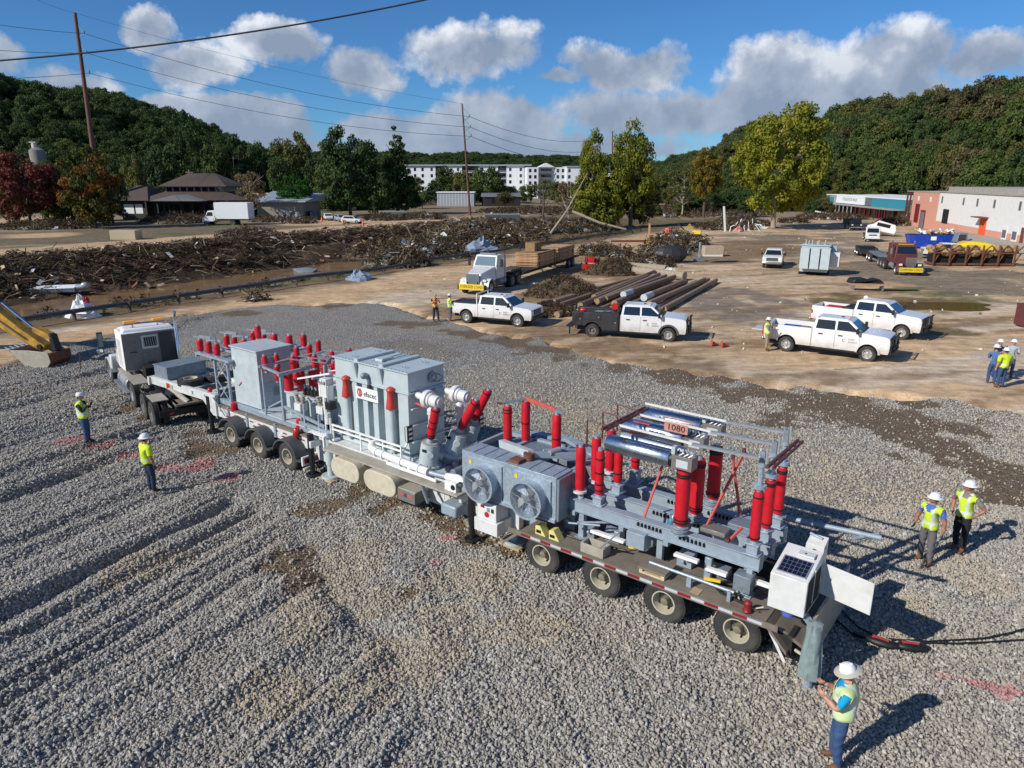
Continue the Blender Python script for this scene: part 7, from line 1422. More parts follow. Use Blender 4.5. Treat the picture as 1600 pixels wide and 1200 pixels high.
b = B(); b.prism([(-3, 0), (-2.6, 1.2), (-1.4, 1.7), (.5, 1.6), (2.2, 1.2), (3.2, .6), (3.3, 0)], -1, 1.3, 'yellow', 'y'); tag(b.build('yellow_tarp_heap', None, .3, 60, loc=rw(1525, 398), rot=rad(-10)), 'bright yellow tarpaulin-covered heap behind the rusty racks', 'tarpaulin')
b = B(); b.prism([(-1.6, 0), (-1.4, .45), (-.3, .5), (0, .2), (.9, .45), (1.5, 0)], -.7, .7, 'black', 'y'); tag(b.build('black_tarp', None, .1, loc=rw(1353, 442)), 'crumpled black sheet lying on the dirt right of the transformer', 'tarpaulin')
b = B(); b.box(-2.6, 2.6, -.5, .5, .45, .52, 'wood'); b.box(-2.5, -2.4, -.4, .4, 0, .45, 'galv_dark'); b.box(-.1, 0, -.4, .4, 0, .45, 'galv_dark'); tag(b.build('plank_bench', None, .01, loc=rw(1378, 454), rot=rad(-8)), 'long low plank bench on the dirt behind the two heavy pickups', 'bench')
b = B(); b.bar((0, 0, .05), (2.1, .45, .06), .09, .05, 'wood_pale'); tag(b.build('loose_board', None, loc=rw(1302, 578)), 'narrow pale board lying on the dirt before the nearer heavy pickup', 'board')
b = B(); b.box(-.1, .1, -.8, .8, .1, 1.5, 'brown_steel'); b.box(-.1, 1.6, -.8, -.7, 1.4, 1.5, 'brown_steel'); b.box(-.1, 1.6, .7, .8, 1.4, 1.5, 'brown_steel'); b.box(0, 1.5, -.7, .7, .3, 1.3, 'dark_gap'); tag(b.build('steel_cage', None, .02, loc=rw(1598, 512)), 'dark red steel cage cut off by the right edge', 'cage')
# ---- cables and clamps lying on the stones behind the trailer
def gzv(x, y): return float(gz(np.array([x]), np.array([y]))[0])
def trail(px_list, r, m, name, label, cat, n=6):
    pts = []; L = [Vector((*g(*p), 0)) for p in px_list]
    for i in range(len(L) - 1):
        for k in range(8): p = L[i].lerp(L[i + 1], k / 8); pts.append((p.x, p.y, max(gzv(p.x, p.y), .03) + r + .035))
    b = B(); b.tube(pts, r, m, n); o = b.build(name); tag(o, label, cat)
trail([(1290, 935), (1340, 985), (1375, 1003), (1450, 1010), (1540, 1003), (1620, 985)], .022, 'black', 'ground_cable', 'black cable on the stones running to the right edge, the farther one', 'cable')
trail([(1280, 950), (1335, 1000), (1400, 1012), (1500, 1012), (1620, 1005)], .022, 'black', 'ground_cable', 'black cable on the stones running to the right edge, the nearer one', 'cable')
for (px, py, rz, lab) in ((1378, 1013, -30, 'black cable clamp pad with red inside, the one nearer the trailer'), (1424, 1020, -8, 'black cable clamp pad with red inside, the one farther right')):
    x, y = g(px, py); b = B(); b.sph((0, 0, .08), (.33, .14, .09), 'black', 14, 6); b.bar((-.2, .02, .155), (.1, -.02, .155), .07, .03, 'cap_red'); b.bar((-.1, .06, .15), (.14, .03, .15), .03, .03, 'beige'); b.bar((-.35, 0, .08), (-.55, .1, .06), .07, .06, 'black'); tag(b.build('cable_clamp', None, 0, 60, loc=(x, y, gzv(x, y) + .02), rot=rad(rz)), lab, 'clamp', 'cable clamps on the stones')
# ---- pole stack
LOGS = [(860, 473, 1003, 431, .25), (848, 486, 985, 440, .25), (870, 492, 1000, 447, .25), (923, 466, 1025, 423, .65), (930, 472, 1031, 428, .65), (946, 467, 1040, 431, .65), (974, 460, 1054, 432, 1.0), (1006, 465, 1067, 440, 1.0), (1014, 474, 1101, 436, .65), (1035, 484, 1120, 437, .25),
        (1024, 482, 1108, 436, .25), (1000, 482, 1088, 440, .25), (978, 480, 1070, 442, .25), (956, 482, 1058, 442, .25), (938, 484, 1046, 440, .25), (918, 482, 1035, 438, .25), (900, 486, 1022, 440, .25), (960, 474, 1050, 436, .65), (985, 476, 1072, 440, .65), (905, 478, 1012, 432, .65), (886, 490, 1008, 444, .25), (835, 478, 990, 436, .25)]
ordn = ['leftmost of the bottom row', 'second from the left of the bottom row', 'third from the left of the bottom row', 'slender upper pole left of the pale-capped ones', 'upper pole just right of the slender one', 'third upper pole left of the pale caps', 'pole with pale wrapped end on top, the left one', 'pole with pale wrapped end on top, the right one', 'thick upper pole right of the pale caps', 'rightmost pole, beside the open dirt']
for i, (a0, a1, c0, c1, z) in enumerate(LOGS):
    a, c = rw(a0, a1, z), rw(c0, c1, z); t = thing('wooden_pole', ('brown pole in the stack: ' + ordn[i]) if i < 10 else 'brown wooden pole in the middle of the pole stack', 'wooden pole', (a + c) / 2, math.atan2((c - a).y, (c - a).x), 'stacked wooden poles')
    L = min((c - a).length, 17.5) / 2; r_ = .2 + .05 * ((i * 7) % 5) / 5; b = B(); b.cyl((-L, 0, 0), (L, 0, 0), r_, 'log', r_ * .85, 14, caps=False); b.build('shaft', t)
    b = B(); 
    if i in (6, 7): b.cyl((-L - .02, 0, 0), (-L + 1.6, 0, 0), r_ + .02, 'log_cap', n=14)
    else: b.cyl((-L - .01, 0, 0), (-L, 0, 0), r_ * .98, 'log_end', n=14)
    b.cyl((L, 0, 0), (L + .01, 0, 0), r_ * .83, 'log_end', n=12); b.build('cut_end', t)
    t.location = Vector(t.location) + Vector((0, 0, 0))
# ================================================================ TREES
def leaf_mat(key, cols, seedk=0.):
    m = bpy.data.materials.new(key); m.use_nodes = True; q = N(m.node_tree); b = q.n['Principled BSDF']
    at_ = q.new('ShaderNodeAttribute', attribute_name='tint').outputs['Fac']; rnd = q.new('ShaderNodeObjectInfo').outputs['Random']
    f = q.math('ADD', q.math('MULTIPLY', at_, .75), q.math('MULTIPLY', rnd, .3), clamp=True)
    rp = q.new('ShaderNodeValToRGB'); q.put(rp.inputs[0], f); r = rp.color_ramp; r.elements[0].color = (*cols[0], 1); r.elements[1].color = (*cols[-1], 1)
    for i, c in enumerate(cols[1:-1]): e = r.elements.new((i + 1) / (len(cols) - 1)); e.color = (*c, 1)
    q.put(b.inputs['Base Color'], rp.outputs[0]); b.inputs['Roughness'].default_value = .7; b.inputs['Specular IOR Level'].default_value = .25
    tr = q.new('ShaderNodeBsdfTranslucent'); q.put(tr.inputs[0], rp.outputs[0]); mx = q.new('ShaderNodeMixShader'); mx.inputs[0].default_value = .25
    q.l.new(b.outputs[0], mx.inputs[1]); q.l.new(tr.outputs[0], mx.inputs[2]); q.l.new(mx.outputs[0], q.n['Material Output'].inputs[0]); MT[key] = m
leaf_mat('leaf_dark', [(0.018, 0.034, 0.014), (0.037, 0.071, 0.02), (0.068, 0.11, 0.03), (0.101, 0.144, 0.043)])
leaf_mat('leaf_mid', [(0.023, 0.039, 0.013), (0.052, 0.084, 0.02), (0.09, 0.129, 0.029), (0.142, 0.168, 0.04)])
leaf_mat('leaf_olive', [(0.035, 0.044, 0.014), (0.081, 0.094, 0.024), (0.138, 0.144, 0.037), (0.184, 0.155, 0.049)])
leaf_mat('leaf_brown', [(.04, .042, .018), (.075, .075, .03), (.12, .105, .045), (.17, .14, .06)])
leaf_mat('leaf_gold', [(0.05, 0.07, 0.01), (0.13, 0.155, 0.016), (0.23, 0.235, 0.02), (0.33, 0.3, 0.03)])
leaf_mat('leaf_yellow', [(0.1, 0.08, 0.01), (0.22, 0.16, 0.02), (0.3, 0.22, 0.03)])
leaf_mat('leaf_bright', [(0.015, 0.05, 0.006), (0.03, 0.11, 0.012), (0.06, 0.18, 0.02)])
leaf_mat('leaf_red', [(.04, .015, .014), (.11, .025, .022), (.19, .045, .036), (.07, .085, .02)])
leaf_mat('leaf_orange', [(.03, .05, .01), (.07, .085, .015), (.20, .09, .02), (.32, .09, .02)])
leaf_mat('leaf_dead', [(0.07, 0.045, 0.025), (0.13, 0.085, 0.045), (0.2, 0.14, 0.07), (0.27, 0.2, 0.11)])
def crown_mesh(name, seed, nq, shape, leaf, clumps, cr=.17, flat=1.):
    r = np.random.default_rng(seed); C = []; 
    while len(C) < clumps:
        p = r.random(3) * 2 - 1; h = (p[2] + 1) / 2; R = shape(h)
        if R <= 0: continue
        d = math.hypot(p[0], p[1])
        if d < R and (d > R * .45 or r.random() < .35): C.append((p[0], p[1], h, R))
    C = np.array(C); ci = r.integers(0, clumps, nq); tint = r.random(clumps)
    off = r.normal(size=(nq, 3)); off /= np.linalg.norm(off, axis=1)[:, None]; off *= (cr * (.55 + .9 * tint[ci] * 0 + .5 * r.random(nq)) * (.5 + .5 * r.random(nq) ** .4))[:, None] * np.array([1, 1, .7])
    P = np.stack([C[ci, 0] * .5, C[ci, 1] * .5, C[ci, 2]], -1) + off * np.array([1, 1, flat])
    nrm = off / (np.linalg.norm(off, axis=1)[:, None] + 1e-6) + r.normal(size=(nq, 3)) * .55 + np.array([0, 0, .35]); nrm /= np.linalg.norm(nrm, axis=1)[:, None]
    t1 = np.cross(nrm, r.normal(size=(nq, 3))); t1 /= np.linalg.norm(t1, axis=1)[:, None]; t2 = np.cross(nrm, t1)
    s = leaf * (.6 + .8 * r.random(nq))[:, None]; bend = nrm * s * .25
    V = np.stack([P - t1 * s, P - t2 * s * .6 - bend, P + t1 * s, P + t2 * s * .6 + bend * .5], 1).reshape(-1, 3).astype(np.float32)
    me = bpy.data.meshes.new(name); me.vertices.add(nq * 4); me.vertices.foreach_set('co', V.ravel()); me.loops.add(nq * 4); me.loops.foreach_set('vertex_index', np.arange(nq * 4, dtype=np.int32)); me.polygons.add(nq); me.polygons.foreach_set('loop_start', np.arange(0, nq * 4, 4, dtype=np.int32)); me.polygons.foreach_set('loop_total', np.full(nq, 4, np.int32)); me.update(calc_edges=True)
    a = me.attributes.new('tint', 'FLOAT', 'FACE'); a.data.foreach_set('value', np.clip(.25 * r.random(nq) + .75 * tint[ci], 0, 1).astype(np.float32)); me.materials.append(MT['leaf_mid']); return me
rnd_ = lambda h: (max(0, 1 - ((h - .55) / .47) ** 2)) ** .5 if h > .1 else 0
broad = lambda h: (max(0, 1 - ((h - .5) / .5) ** 2)) ** .38 if h > .06 else 0
cone = lambda h: max(0, (1 - h) * 1.02 + .04) if h > .04 else 0
popl = lambda h: (max(0, 1 - ((h - .5) / .52) ** 2)) ** .5 * (1 - .25 * h)
CR = {'round': [crown_mesh('crown', 1 + i, 5200, rnd_, .030, 60) for i in range(3)], 'broad': [crown_mesh('crown', 9, 24000, broad, .015, 170, .10), ], 'airy': [crown_mesh('crown', 21 + i, 1800, rnd_, .028, 34, .15) for i in range(2)],
      'cone': [crown_mesh('crown', 31 + i, 9500, cone, .022, 300, .07, .5) for i in range(2)], 'poplar': [crown_mesh('crown', 41 + i, 12000, popl, .018, 110, .12) for i in range(2)], 'lush': [crown_mesh('crown', 51 + i, 11000, broad, .022, 110, .12) for i in range(2)], 'hill': [crown_mesh('crown', 61 + i, 7500, rnd_, .026, 80, .15) for i in range(4)]}
def trunk_mesh(seed, m, frac=.85, nl=9, bare=False):
    r = random.Random(seed); b = B(); pts = [(r.uniform(-.01, .01) * k, r.uniform(-.01, .01) * k, frac * k / 6) for k in range(7)]; b.tube(pts, .022, m, 8, .006)
    for i in range(nl):
        k = r.uniform(.2, .85); z = frac * k; a = r.uniform(0, 6.28); L = r.uniform(.16, .34) * (1.15 - k * .5); p = Vector((0, 0, z)); e = p + Vector((math.cos(a) * L, math.sin(a) * L, L * r.uniform(.5, 1.1))); mid = p.lerp(e, .5) + Vector((0, 0, -.02)); b.tube([p, mid, e], .009, m, 5, .002)
        if bare:
            for j in range(3): a2 = a + r.uniform(-1, 1); q_ = p.lerp(e, r.uniform(.4, 1)); b.tube([q_, q_ + Vector((math.cos(a2) * L * .5, math.sin(a2) * L * .5, L * .4))], .003, m, 4, .001)
    return b.mesh('trunk', 60)
TM = [trunk_mesh(i, 'bark') for i in range(3)] + [trunk_mesh(9, 'bark_pale')]; TBARE = [trunk_mesh(20 + i, 'bark_pale', .9, 22, True) for i in range(2)]
def tree(kind, leaf, loc, H, Wd, label, group=None, name='tree', i=0, tm=None, z0=.0, rz=None):
    t = thing(name, label, 'tree', loc, (i * 2.4) % 6.28 if rz is None else rz, group)
    k = part('trunk', (tm or TM[i % 3]), t, sc=(H, H, H)); c = part('crown', CR[kind][i % len(CR[kind])], t, (0, 0, z0 * H), sc=(Wd, Wd, H * (1 - z0)))
    c.material_slots[0].link = 'OBJECT'; c.material_slots[0].material = MT[leaf]; return t
def tree_px(px, by, ty, wpx, kind, leaf, label, z=.3, y=None, **k):
    p = Vector((*g(px, by, z), z)) if y is None else ray_y(px, by, y)
    if y is not None: p.z = hgt(p.x, p.y)
    top = ray_y(px, ty, p.y); return tree(kind, leaf, p, top.z - p.z, wpx / 1109 * p.y * .90, label, **k)
tree_px(1208, 356, 160, 150, 'broad', 'leaf_gold', 'big yellow-green sycamore standing alone in the lot before the wooded slope', name='sycamore_tree', tm=TM[3], z0=.10)
tree_px(1099, 340, 232, 50, 'lush', 'leaf_yellow', 'smaller golden-yellow tree left of the big sycamore', z0=.25)
tree_px(1066, 335, 262, 60, 'airy', 'leaf_olive', 'thin half-bare tree left of the golden tree', tm=TBARE[0], z0=.3)
tree_px(985, 352, 192, 88, 'poplar', 'leaf_gold', 'taller of the twin trees on the river bank, dense and green', z0=.12, i=0); tree_px(925, 352, 208, 58, 'poplar', 'leaf_gold', 'shorter of the twin trees on the river bank, yellowing', z0=.14, i=1, tm=TM[3])
tree_px(935, 352, 262, 95, 'lush', 'leaf_gold', 'vine-covered yellowish bush below the twin trees', z0=.0, i=1); tree_px(1000, 350, 280, 60, 'round', 'leaf_brown', 'brownish bush at the foot of the taller twin tree', i=2)
tree_px(888, 348, 285, 40, 'airy', 'leaf_dead', 'bare brown sapling left of the twin trees', tm=TBARE[1], z0=.3)
tree_px(548, 338, 200, 92, 'lush', 'leaf_dark', 'large dark broad tree in front of the white parked cars', z0=.05, i=0); tree_px(622, 336, 192, 84, 'cone', 'leaf_dark', 'pointed dark conifer left of the white apartments', z0=.04)
tree_px(462, 342, 275, 58, 'lush', 'leaf_bright', 'small round bright green tree across the river', z0=.1, i=1); tree_px(590, 338, 262, 60, 'round', 'leaf_dark', 'dark bush between the broad tree and the conifer', i=1)
tree_px(520, 330, 262, 60, 'round', 'leaf_mid', 'bushy mid-green tree left of the large dark tree', i=2); tree_px(395, 346, 268, 50, 'airy', 'leaf_dead', 'pale nearly bare tree beside the white box truck', tm=TBARE[0], z0=.25); tree_px(350, 325, 258, 32, 'round', 'leaf_orange', 'slim orange tree behind the white box truck', i=0)
tree_px(50, 356, 240, 100, 'lush', 'leaf_red', 'dark red tree at the left edge of the far bank', z0=.08, i=0); tree_px(15, 350, 236, 70, 'round', 'leaf_olive', 'yellow-green tree behind the dark red tree', i=1); tree_px(88, 352, 255, 50, 'round', 'leaf_mid', 'green tree right of the dark red tree', i=2)
tree_px(150, 358, 232, 88, 'lush', 'leaf_orange', 'orange and green tree behind the brown steel pole', z0=.05, i=1); tree_px(115, 352, 262, 60, 'round', 'leaf_mid', 'dark green bush left of the brown steel pole', i=2); tree_px(178, 352, 275, 50, 'round', 'leaf_dark', 'dark tree touching the left end of the timber hall', i=0)
tree_px(214, 300, 240, 34, 'round', 'leaf_olive', 'small yellow-green tree above the timber hall roof', y=230., i=1)
for k, (px, ty, wd, kd, lf, yy) in enumerate(((385, 212, 60, 'lush', 'leaf_dark', 230), (300, 178, 66, 'lush', 'leaf_dark', 285), (345, 225, 50, 'round', 'leaf_mid', 225), (425, 232, 46, 'round', 'leaf_mid', 240), (465, 208, 62, 'lush', 'leaf_olive', 240), (440, 245, 40, 'round', 'leaf_dark', 225), (492, 250, 40, 'round', 'leaf_dark', 230), (700, 262, 44, 'round', 'leaf_mid', 300), (722, 268, 34, 'round', 'leaf_olive', 296), (762, 262, 50, 'round', 'leaf_mid', 290), (680, 285, 30, 'round', 'leaf_dark', 270), (845, 282, 40, 'airy', 'leaf_olive', 290), (790, 300, 30, 'round', 'leaf_brown', 250), (260, 232, 50, 'round', 'leaf_dark', 250), (1045, 262, 40, 'round', 'leaf_dark', 420), (660, 300, 40, 'round', 'leaf_mid', 235))):
    tree_px(px, 320, ty, wd, kd, lf, ['dark tree standing behind the timber hall roof', 'tall dark tree on the left skyline above the timber hall', 'green tree above the annexe roof', 'round green tree right of the annexe', 'tall olive-green tree left of the large dark tree', 'low dark tree behind the small house', 'dark tree just left of the large dark tree', 'green tree in front of the apartments, nearest the slim pole on its left', 'small olive tree touching the slim pole', 'round green tree in front of the apartments right of the slim pole', 'small dark tree behind the metal shed', 'thin olive tree before the gabled apartments', 'low brown bush right of the slim pole', 'dark tree on the slope left above the timber hall', 'dark tree behind the long canopy', 'low green tree left of the metal shed'][k], y=yy, i=k, z0=.05)
for k, (px, ty, wd, yy) in enumerate(((322, 246, 44, 236), (478, 238, 44, 262), (508, 246, 40, 268), (648, 276, 36, 268), (596, 282, 40, 250), (738, 284, 34, 280), (822, 290, 30, 285), (872, 284, 40, 275), (372, 236, 44, 262), (405, 226, 46, 275), (445, 222, 44, 290), (1030, 270, 34, 330))): tree_px(px, 320, ty, wd, 'hill', ('leaf_dark', 'leaf_mid', 'leaf_mid', 'leaf_olive')[k % 4], 'green tree in the belt of trees between the hall and the apartments', y=yy, i=k, z0=.03, group='belt of valley trees')
# ---- hillside trees: the nearest as single trees, the rest as one mass
r = np.random.default_rng(77); HP = []
for (n_, x0, x1, y0, y1) in ((5200, 92, 260, 100, 700), (2600, -330, -70, 215, 460), (500, 100, 320, 690, 900)):
    hx, hy = x0 + r.random(n_) * (x1 - x0), y0 + r.random(n_) * (y1 - y0); hh = hz(hx, hy); HP.append(np.stack([hx, hy, hh], -1)[(hh > (4.0 if x0 < 0 else 3.2))])
HP = np.concatenate(HP)
ux = HP[:, 0] / (HP[:, 1] * .961); HP = HP[np.abs(ux) < 1.15]
order = np.argsort(np.hypot(HP[:, 0], HP[:, 1])); HP = HP[order]
keepi = []; cell = {}
for i, p in enumerate(HP):                   # thin out so that crowns do not coincide
    dd = math.hypot(p[0], p[1]); s_ = 5.0 if dd < 330 else 6.5; kx, ky = int(p[0] / s_), int(p[1] / s_)
    if (kx, ky) in cell: continue
    cell[(kx, ky)] = 1; keepi.append(i)
HP = HP[keepi]; lf = ['leaf_dark', 'leaf_mid', 'leaf_mid', 'leaf_olive', 'leaf_brown', 'leaf_mid', 'leaf_olive']; lfl = ['leaf_dark', 'leaf_dark', 'leaf_mid', 'leaf_dark', 'leaf_mid']  # lfl: left hill gets darker leaves, cloud shade put into the leaf colour
# trees standing on the edge first (nothing before them), up to the limit
front = HP[:230]
for i, p in enumerate(front):
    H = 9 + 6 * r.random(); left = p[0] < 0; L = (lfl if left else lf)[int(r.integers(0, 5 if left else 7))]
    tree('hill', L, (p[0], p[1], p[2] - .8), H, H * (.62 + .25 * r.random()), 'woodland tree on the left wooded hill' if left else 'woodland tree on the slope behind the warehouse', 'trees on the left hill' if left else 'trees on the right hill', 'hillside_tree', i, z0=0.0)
rest = HP[230:]; nr = len(rest); protos = []; lft = rest[:, 0] < 0
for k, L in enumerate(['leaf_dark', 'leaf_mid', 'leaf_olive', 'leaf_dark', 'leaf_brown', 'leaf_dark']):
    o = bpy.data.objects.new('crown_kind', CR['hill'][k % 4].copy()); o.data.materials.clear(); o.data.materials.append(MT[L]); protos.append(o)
Hs = 9 + 6 * r.random(nr); Ws = Hs * (.65 + .3 * r.random(nr)); rest[:, 2] -= 1
scatter('hill_forest', rest, np.stack([0 * Hs, 0 * Hs, r.random(nr) * 6.28], -1), np.stack([Ws, Ws, Hs], -1), np.where(lft, r.choice([0, 1, 3, 5], nr), r.integers(0, 6, nr)), protos, 'woodland covering the far parts of both hills')  # mostly dark crowns on the left hill, cloud shade painted by leaf colour
n_ = 1500; fx, fy = -700 + r.random(n_) * 950, 1190 + r.random(n_) * 330; fz = hz(fx, fy); F_ = np.stack([fx, fy, fz - 2], -1); Hs = 14 + 8 * r.random(n_)
scatter('far_ridge_forest', F_, np.stack([0 * Hs, 0 * Hs, r.random(n_) * 6.28], -1), np.stack([Hs * 1.3, Hs * 1.3, Hs], -1), r.integers(0, 2, n_) * 3, protos, 'distant woodland on the low ridge behind the apartments')
n_ = 900; fx, fy = -160 + r.random(n_) * 290, 200 + r.random(n_) * 180; fz = hz(fx, fy); ok = (fz < 2.5) & ~((fx > -75) & (fx < 60) & (fy > 365)) & (np.abs(fx + 30) > 12) & ~((fx > -100) & (fx < -40) & (fy < 215)) & ~((fx / fy > -.165) & (fx / fy < .1) & ((fy < 285) | (fx / fy > -.0))); F_ = np.stack([fx, fy, fz - .5], -1)[ok]; Hs = 3 + 4 * r.random(len(F_))
scatter('valley_shrubs', F_, np.stack([0 * Hs, 0 * Hs, r.random(len(F_)) * 6.28], -1), np.stack([Hs, Hs, Hs], -1), r.integers(0, 5, len(F_)), protos, 'scrub and low trees on the valley floor')
# ---- brush, flood litter and grass: uncountable
def stick(seed, m): b = B(); r = random.Random(seed); b.tube([(-.5, 0, 0), (-.1, r.uniform(-.1, .1), r.uniform(0, .1)), (.5, r.uniform(-.15, .15), r.uniform(-.1, .15))], .022, m, 4, .008); b.tube([(0, 0, .02), (.25, .2, .15)], .012, m, 4, .004); return b
def clump(seed, key, n=60, s=.12):
    r = np.random.default_rng(seed); return crown_mesh('brush', seed, n, lambda h: 1, s, 8, .4)
sp = [proto('stick_kind', stick(i, 'stick' if i < 3 else 'stick_pale'), 60) for i in range(5)]
def brush(key, seed, n=70, s=.11): me = clump(seed, key, n, s); me.materials.clear(); me.materials.append(MT[key]); return bpy.data.objects.new('brush_kind', me)
leaf_mat('leaf_bank', [(.028, .018, .011), (.055, .036, .021), (.085, .058, .034), (.13, .095, .06)])
bp = [brush('leaf_dead', 5), brush('leaf_bank', 6), brush('leaf_bank', 7), brush('leaf_olive', 8)]
def band(n, t0, t1, q0, q1): t_ = t0 + r.random(n) * (t1 - t0); q_ = q0 + r.random(n) * (q1 - q0); return RP[0] + t_ * RD[0] + q_ * RN[0], RP[1] + t_ * RD[1] + q_ * RN[1], t_, q_
bx, by, bt, bq = band(6500, -45, 125, 30, 43.5); den = fbm(bx, by, 301, 4, .16); ok = (den > -.75 + .75 * r.random(len(bx)) + .7 * (bq < 34.5)); bx, by = bx[ok], by[ok]; bz_ = hz(bx, by); s_ = .45 + .75 * r.random(len(bx))
scatter('bank_brush', np.stack([bx, by, bz_ - .1], -1), np.stack([r.normal(size=len(bx)) * .3, r.normal(size=len(bx)) * .3, r.random(len(bx)) * 6.28], -1), np.stack([s_ * 1.2, s_ * 1.2, s_ * .6], -1), r.choice([0, 1, 1, 2, 2, 1, 1], len(bx)), bp, 'tangled dead brush covering the far river bank')
bx, by, bt, bq = band(3000, -45, 125, 27.5, 44); bz_ = hz(bx, by); s_ = .8 + 2.4 * r.random(len(bx)) ** 3
scatter('bank_sticks', np.stack([bx, by, bz_ + .25 + .35 * r.random(len(bx))], -1), np.stack([r.normal(size=len(bx)) * .2, r.normal(size=len(bx)) * .35, r.random(len(bx)) * 6.28], -1), np.stack([s_, s_, s_], -1), r.integers(0, 5, len(bx)), sp, 'driftwood and branches left on the far bank')
n3 = 700; bx, by, bt, bq = band(n3, -45, 125, 27, 46); s_ = .3 + .8 * r.random(n3)
scatter('bank_scraps', np.stack([bx, by, hz(bx, by) + .35], -1), np.stack([r.normal(size=n3) * .5, r.normal(size=n3) * .5, r.random(n3) * 6.28], -1), np.stack([s_] * 3, -1), r.integers(0, 4, n3), [proto('scrap_kind', B().box(-.5, .5, -.2, .2, 0, .05, m_)) for m_ in ('wood_pale', 'white_dusty', 'cardboard', 'rust')], 'scraps of board and plastic caught on the far bank')
bx, by, bt, bq = band(1500, -40, 110, .6, 10); den = fbm(bx, by, 302, 3, .3) > -.05; bx, by = bx[den], by[den]; s_ = .35 + .5 * r.random(len(bx))
scatter('shoulder_plants', np.stack([bx, by, hz(bx, by)], -1), np.stack([0 * s_, 0 * s_, r.random(len(bx)) * 6.28], -1), np.stack([s_, s_, s_], -1), r.choice([1, 3, 3, 0], len(bx)), bp, 'low green and brown plants behind the guardrail')
# debris heaps: positions, radius and height
HEAPS = [(650, 400, 5.5, 1.6), (700, 385, 5, 2.2), (770, 385, 4.5, 1.6), (620, 415, 3, 1.2), (735, 365, 5, 2.2), (590, 400, 3, 1.0), (810, 372, 4, 1.3), (850, 362, 5, 1.6), (900, 360, 5, 1.3), (1055, 385, 3.6, 1.6), (1035, 398, 2.6, 1.4), (1085, 392, 2.2, 1.2), (1135, 358, 5, .9), (1160, 352, 5, .9), (1300, 342, 7, .7), (1240, 348, 3, .5), (265, 352, 5, 1.2), (300, 350, 4, 1.0), (75, 360, 7, .9), (1005, 415, 3, .5),
         (945, 398, 3, .8), (1430, 350, 5, 1.2), (1395, 352, 3, .8), (660, 345, 5, .8), (600, 347, 4, .7), (1120, 335, 12, .8), (1080, 330, 14, .9), (850, 335, 14, .8), (800, 335, 8, .6), (470, 352, 3, .8), (420, 350, 3, .7), (390, 375, 4, .8), (400, 470 // 1, .1, .1)]
LX, LY, LZ = [], [], []
for (px, py, R_, h_) in HEAPS:
    cx, cy = g(px, py); n_ = int(80 + 60 * R_ * R_); a_ = r.random(n_) * 6.283; d_ = np.sqrt(r.random(n_)) * R_; x, y = cx + d_ * np.cos(a_) * 1.2, cy + d_ * np.sin(a_) * .9
    LX.append(x); LY.append(y); LZ.append(np.maximum(hz(x, y), -.3) * (hz(x, y) > -.6) + 1.35 * h_ * (1 - (d_ / R_) ** 1.6) * r.random(n_) ** .5)
LX, LY, LZ = map(np.concatenate, (LX, LY, LZ)); n_ = len(LX)
for (px, py, R_, h_) in HEAPS:
    if R_ < 1: continue
    h_ *= 1.25
    cx, cy = g(px, py); b = B(); G = []
    for i in range(9): d_ = R_ * 1.15 * i / 8; G.append([(cx + d_ * 1.2 * math.cos(k * .449) * (1 + .12 * math.sin(k * 2.2 + px)), cy + d_ * .9 * math.sin(k * .449), hgt(cx, cy) * (abs(hgt(cx, cy)) < 1) - .15 + .62 * h_ * (1 - (i / 8) ** 1.7) * (1 + .25 * math.sin(k * 3.3 + i * 2 + px))) for k in range(15)])
    b.sheet(G, 'debris_brown'); b.build('debris_heap', smooth=0, kind='stuff', label='heap of flood debris and earth')
def plank(seed, m, x=1., y=.14, z=.03): return B().box(-x / 2, x / 2, -y / 2, y / 2, 0, z, m)
lp = sp + bp[:2] + [proto('plank_kind', plank(1, 'wood_pale')), proto('plank_kind', plank(2, 'white_dusty', .8, .5, .05)), proto('rubble_kind', rock(3, 'rubble', .8)), proto('panel_kind', plank(3, 'galv_dark', .9, .7, .04)), proto('rubble_kind', rock(5, 'debris_brown', .7))]
nm_ = sorted(p.name for p in lp); 
order_ = {p.name: i for i, p in enumerate(sorted(lp, key=lambda o: o.name))}
ii = r.choice(len(lp), n_, p=[.08, .08, .08, .09, .09, .07, .09, .15, .085, .07, .055, .06]); idx = np.array([order_[lp[k].name] for k in ii]); s_ = np.where(ii < 5, 1.0 + 2.2 * r.random(n_) ** 2, np.where(ii < 7, .5 + .6 * r.random(n_), np.where((ii == 9) | (ii == 11), .1 + .22 * r.random(n_), .4 + .9 * r.random(n_))))
scatter('flood_debris', np.stack([LX, LY, LZ], -1), np.stack([r.normal(size=n_) * .5, r.normal(size=n_) * .5, r.random(n_) * 6.28], -1), np.stack([s_, s_, s_], -1), idx, lp, 'boards, branches and rubble heaped by the flood')
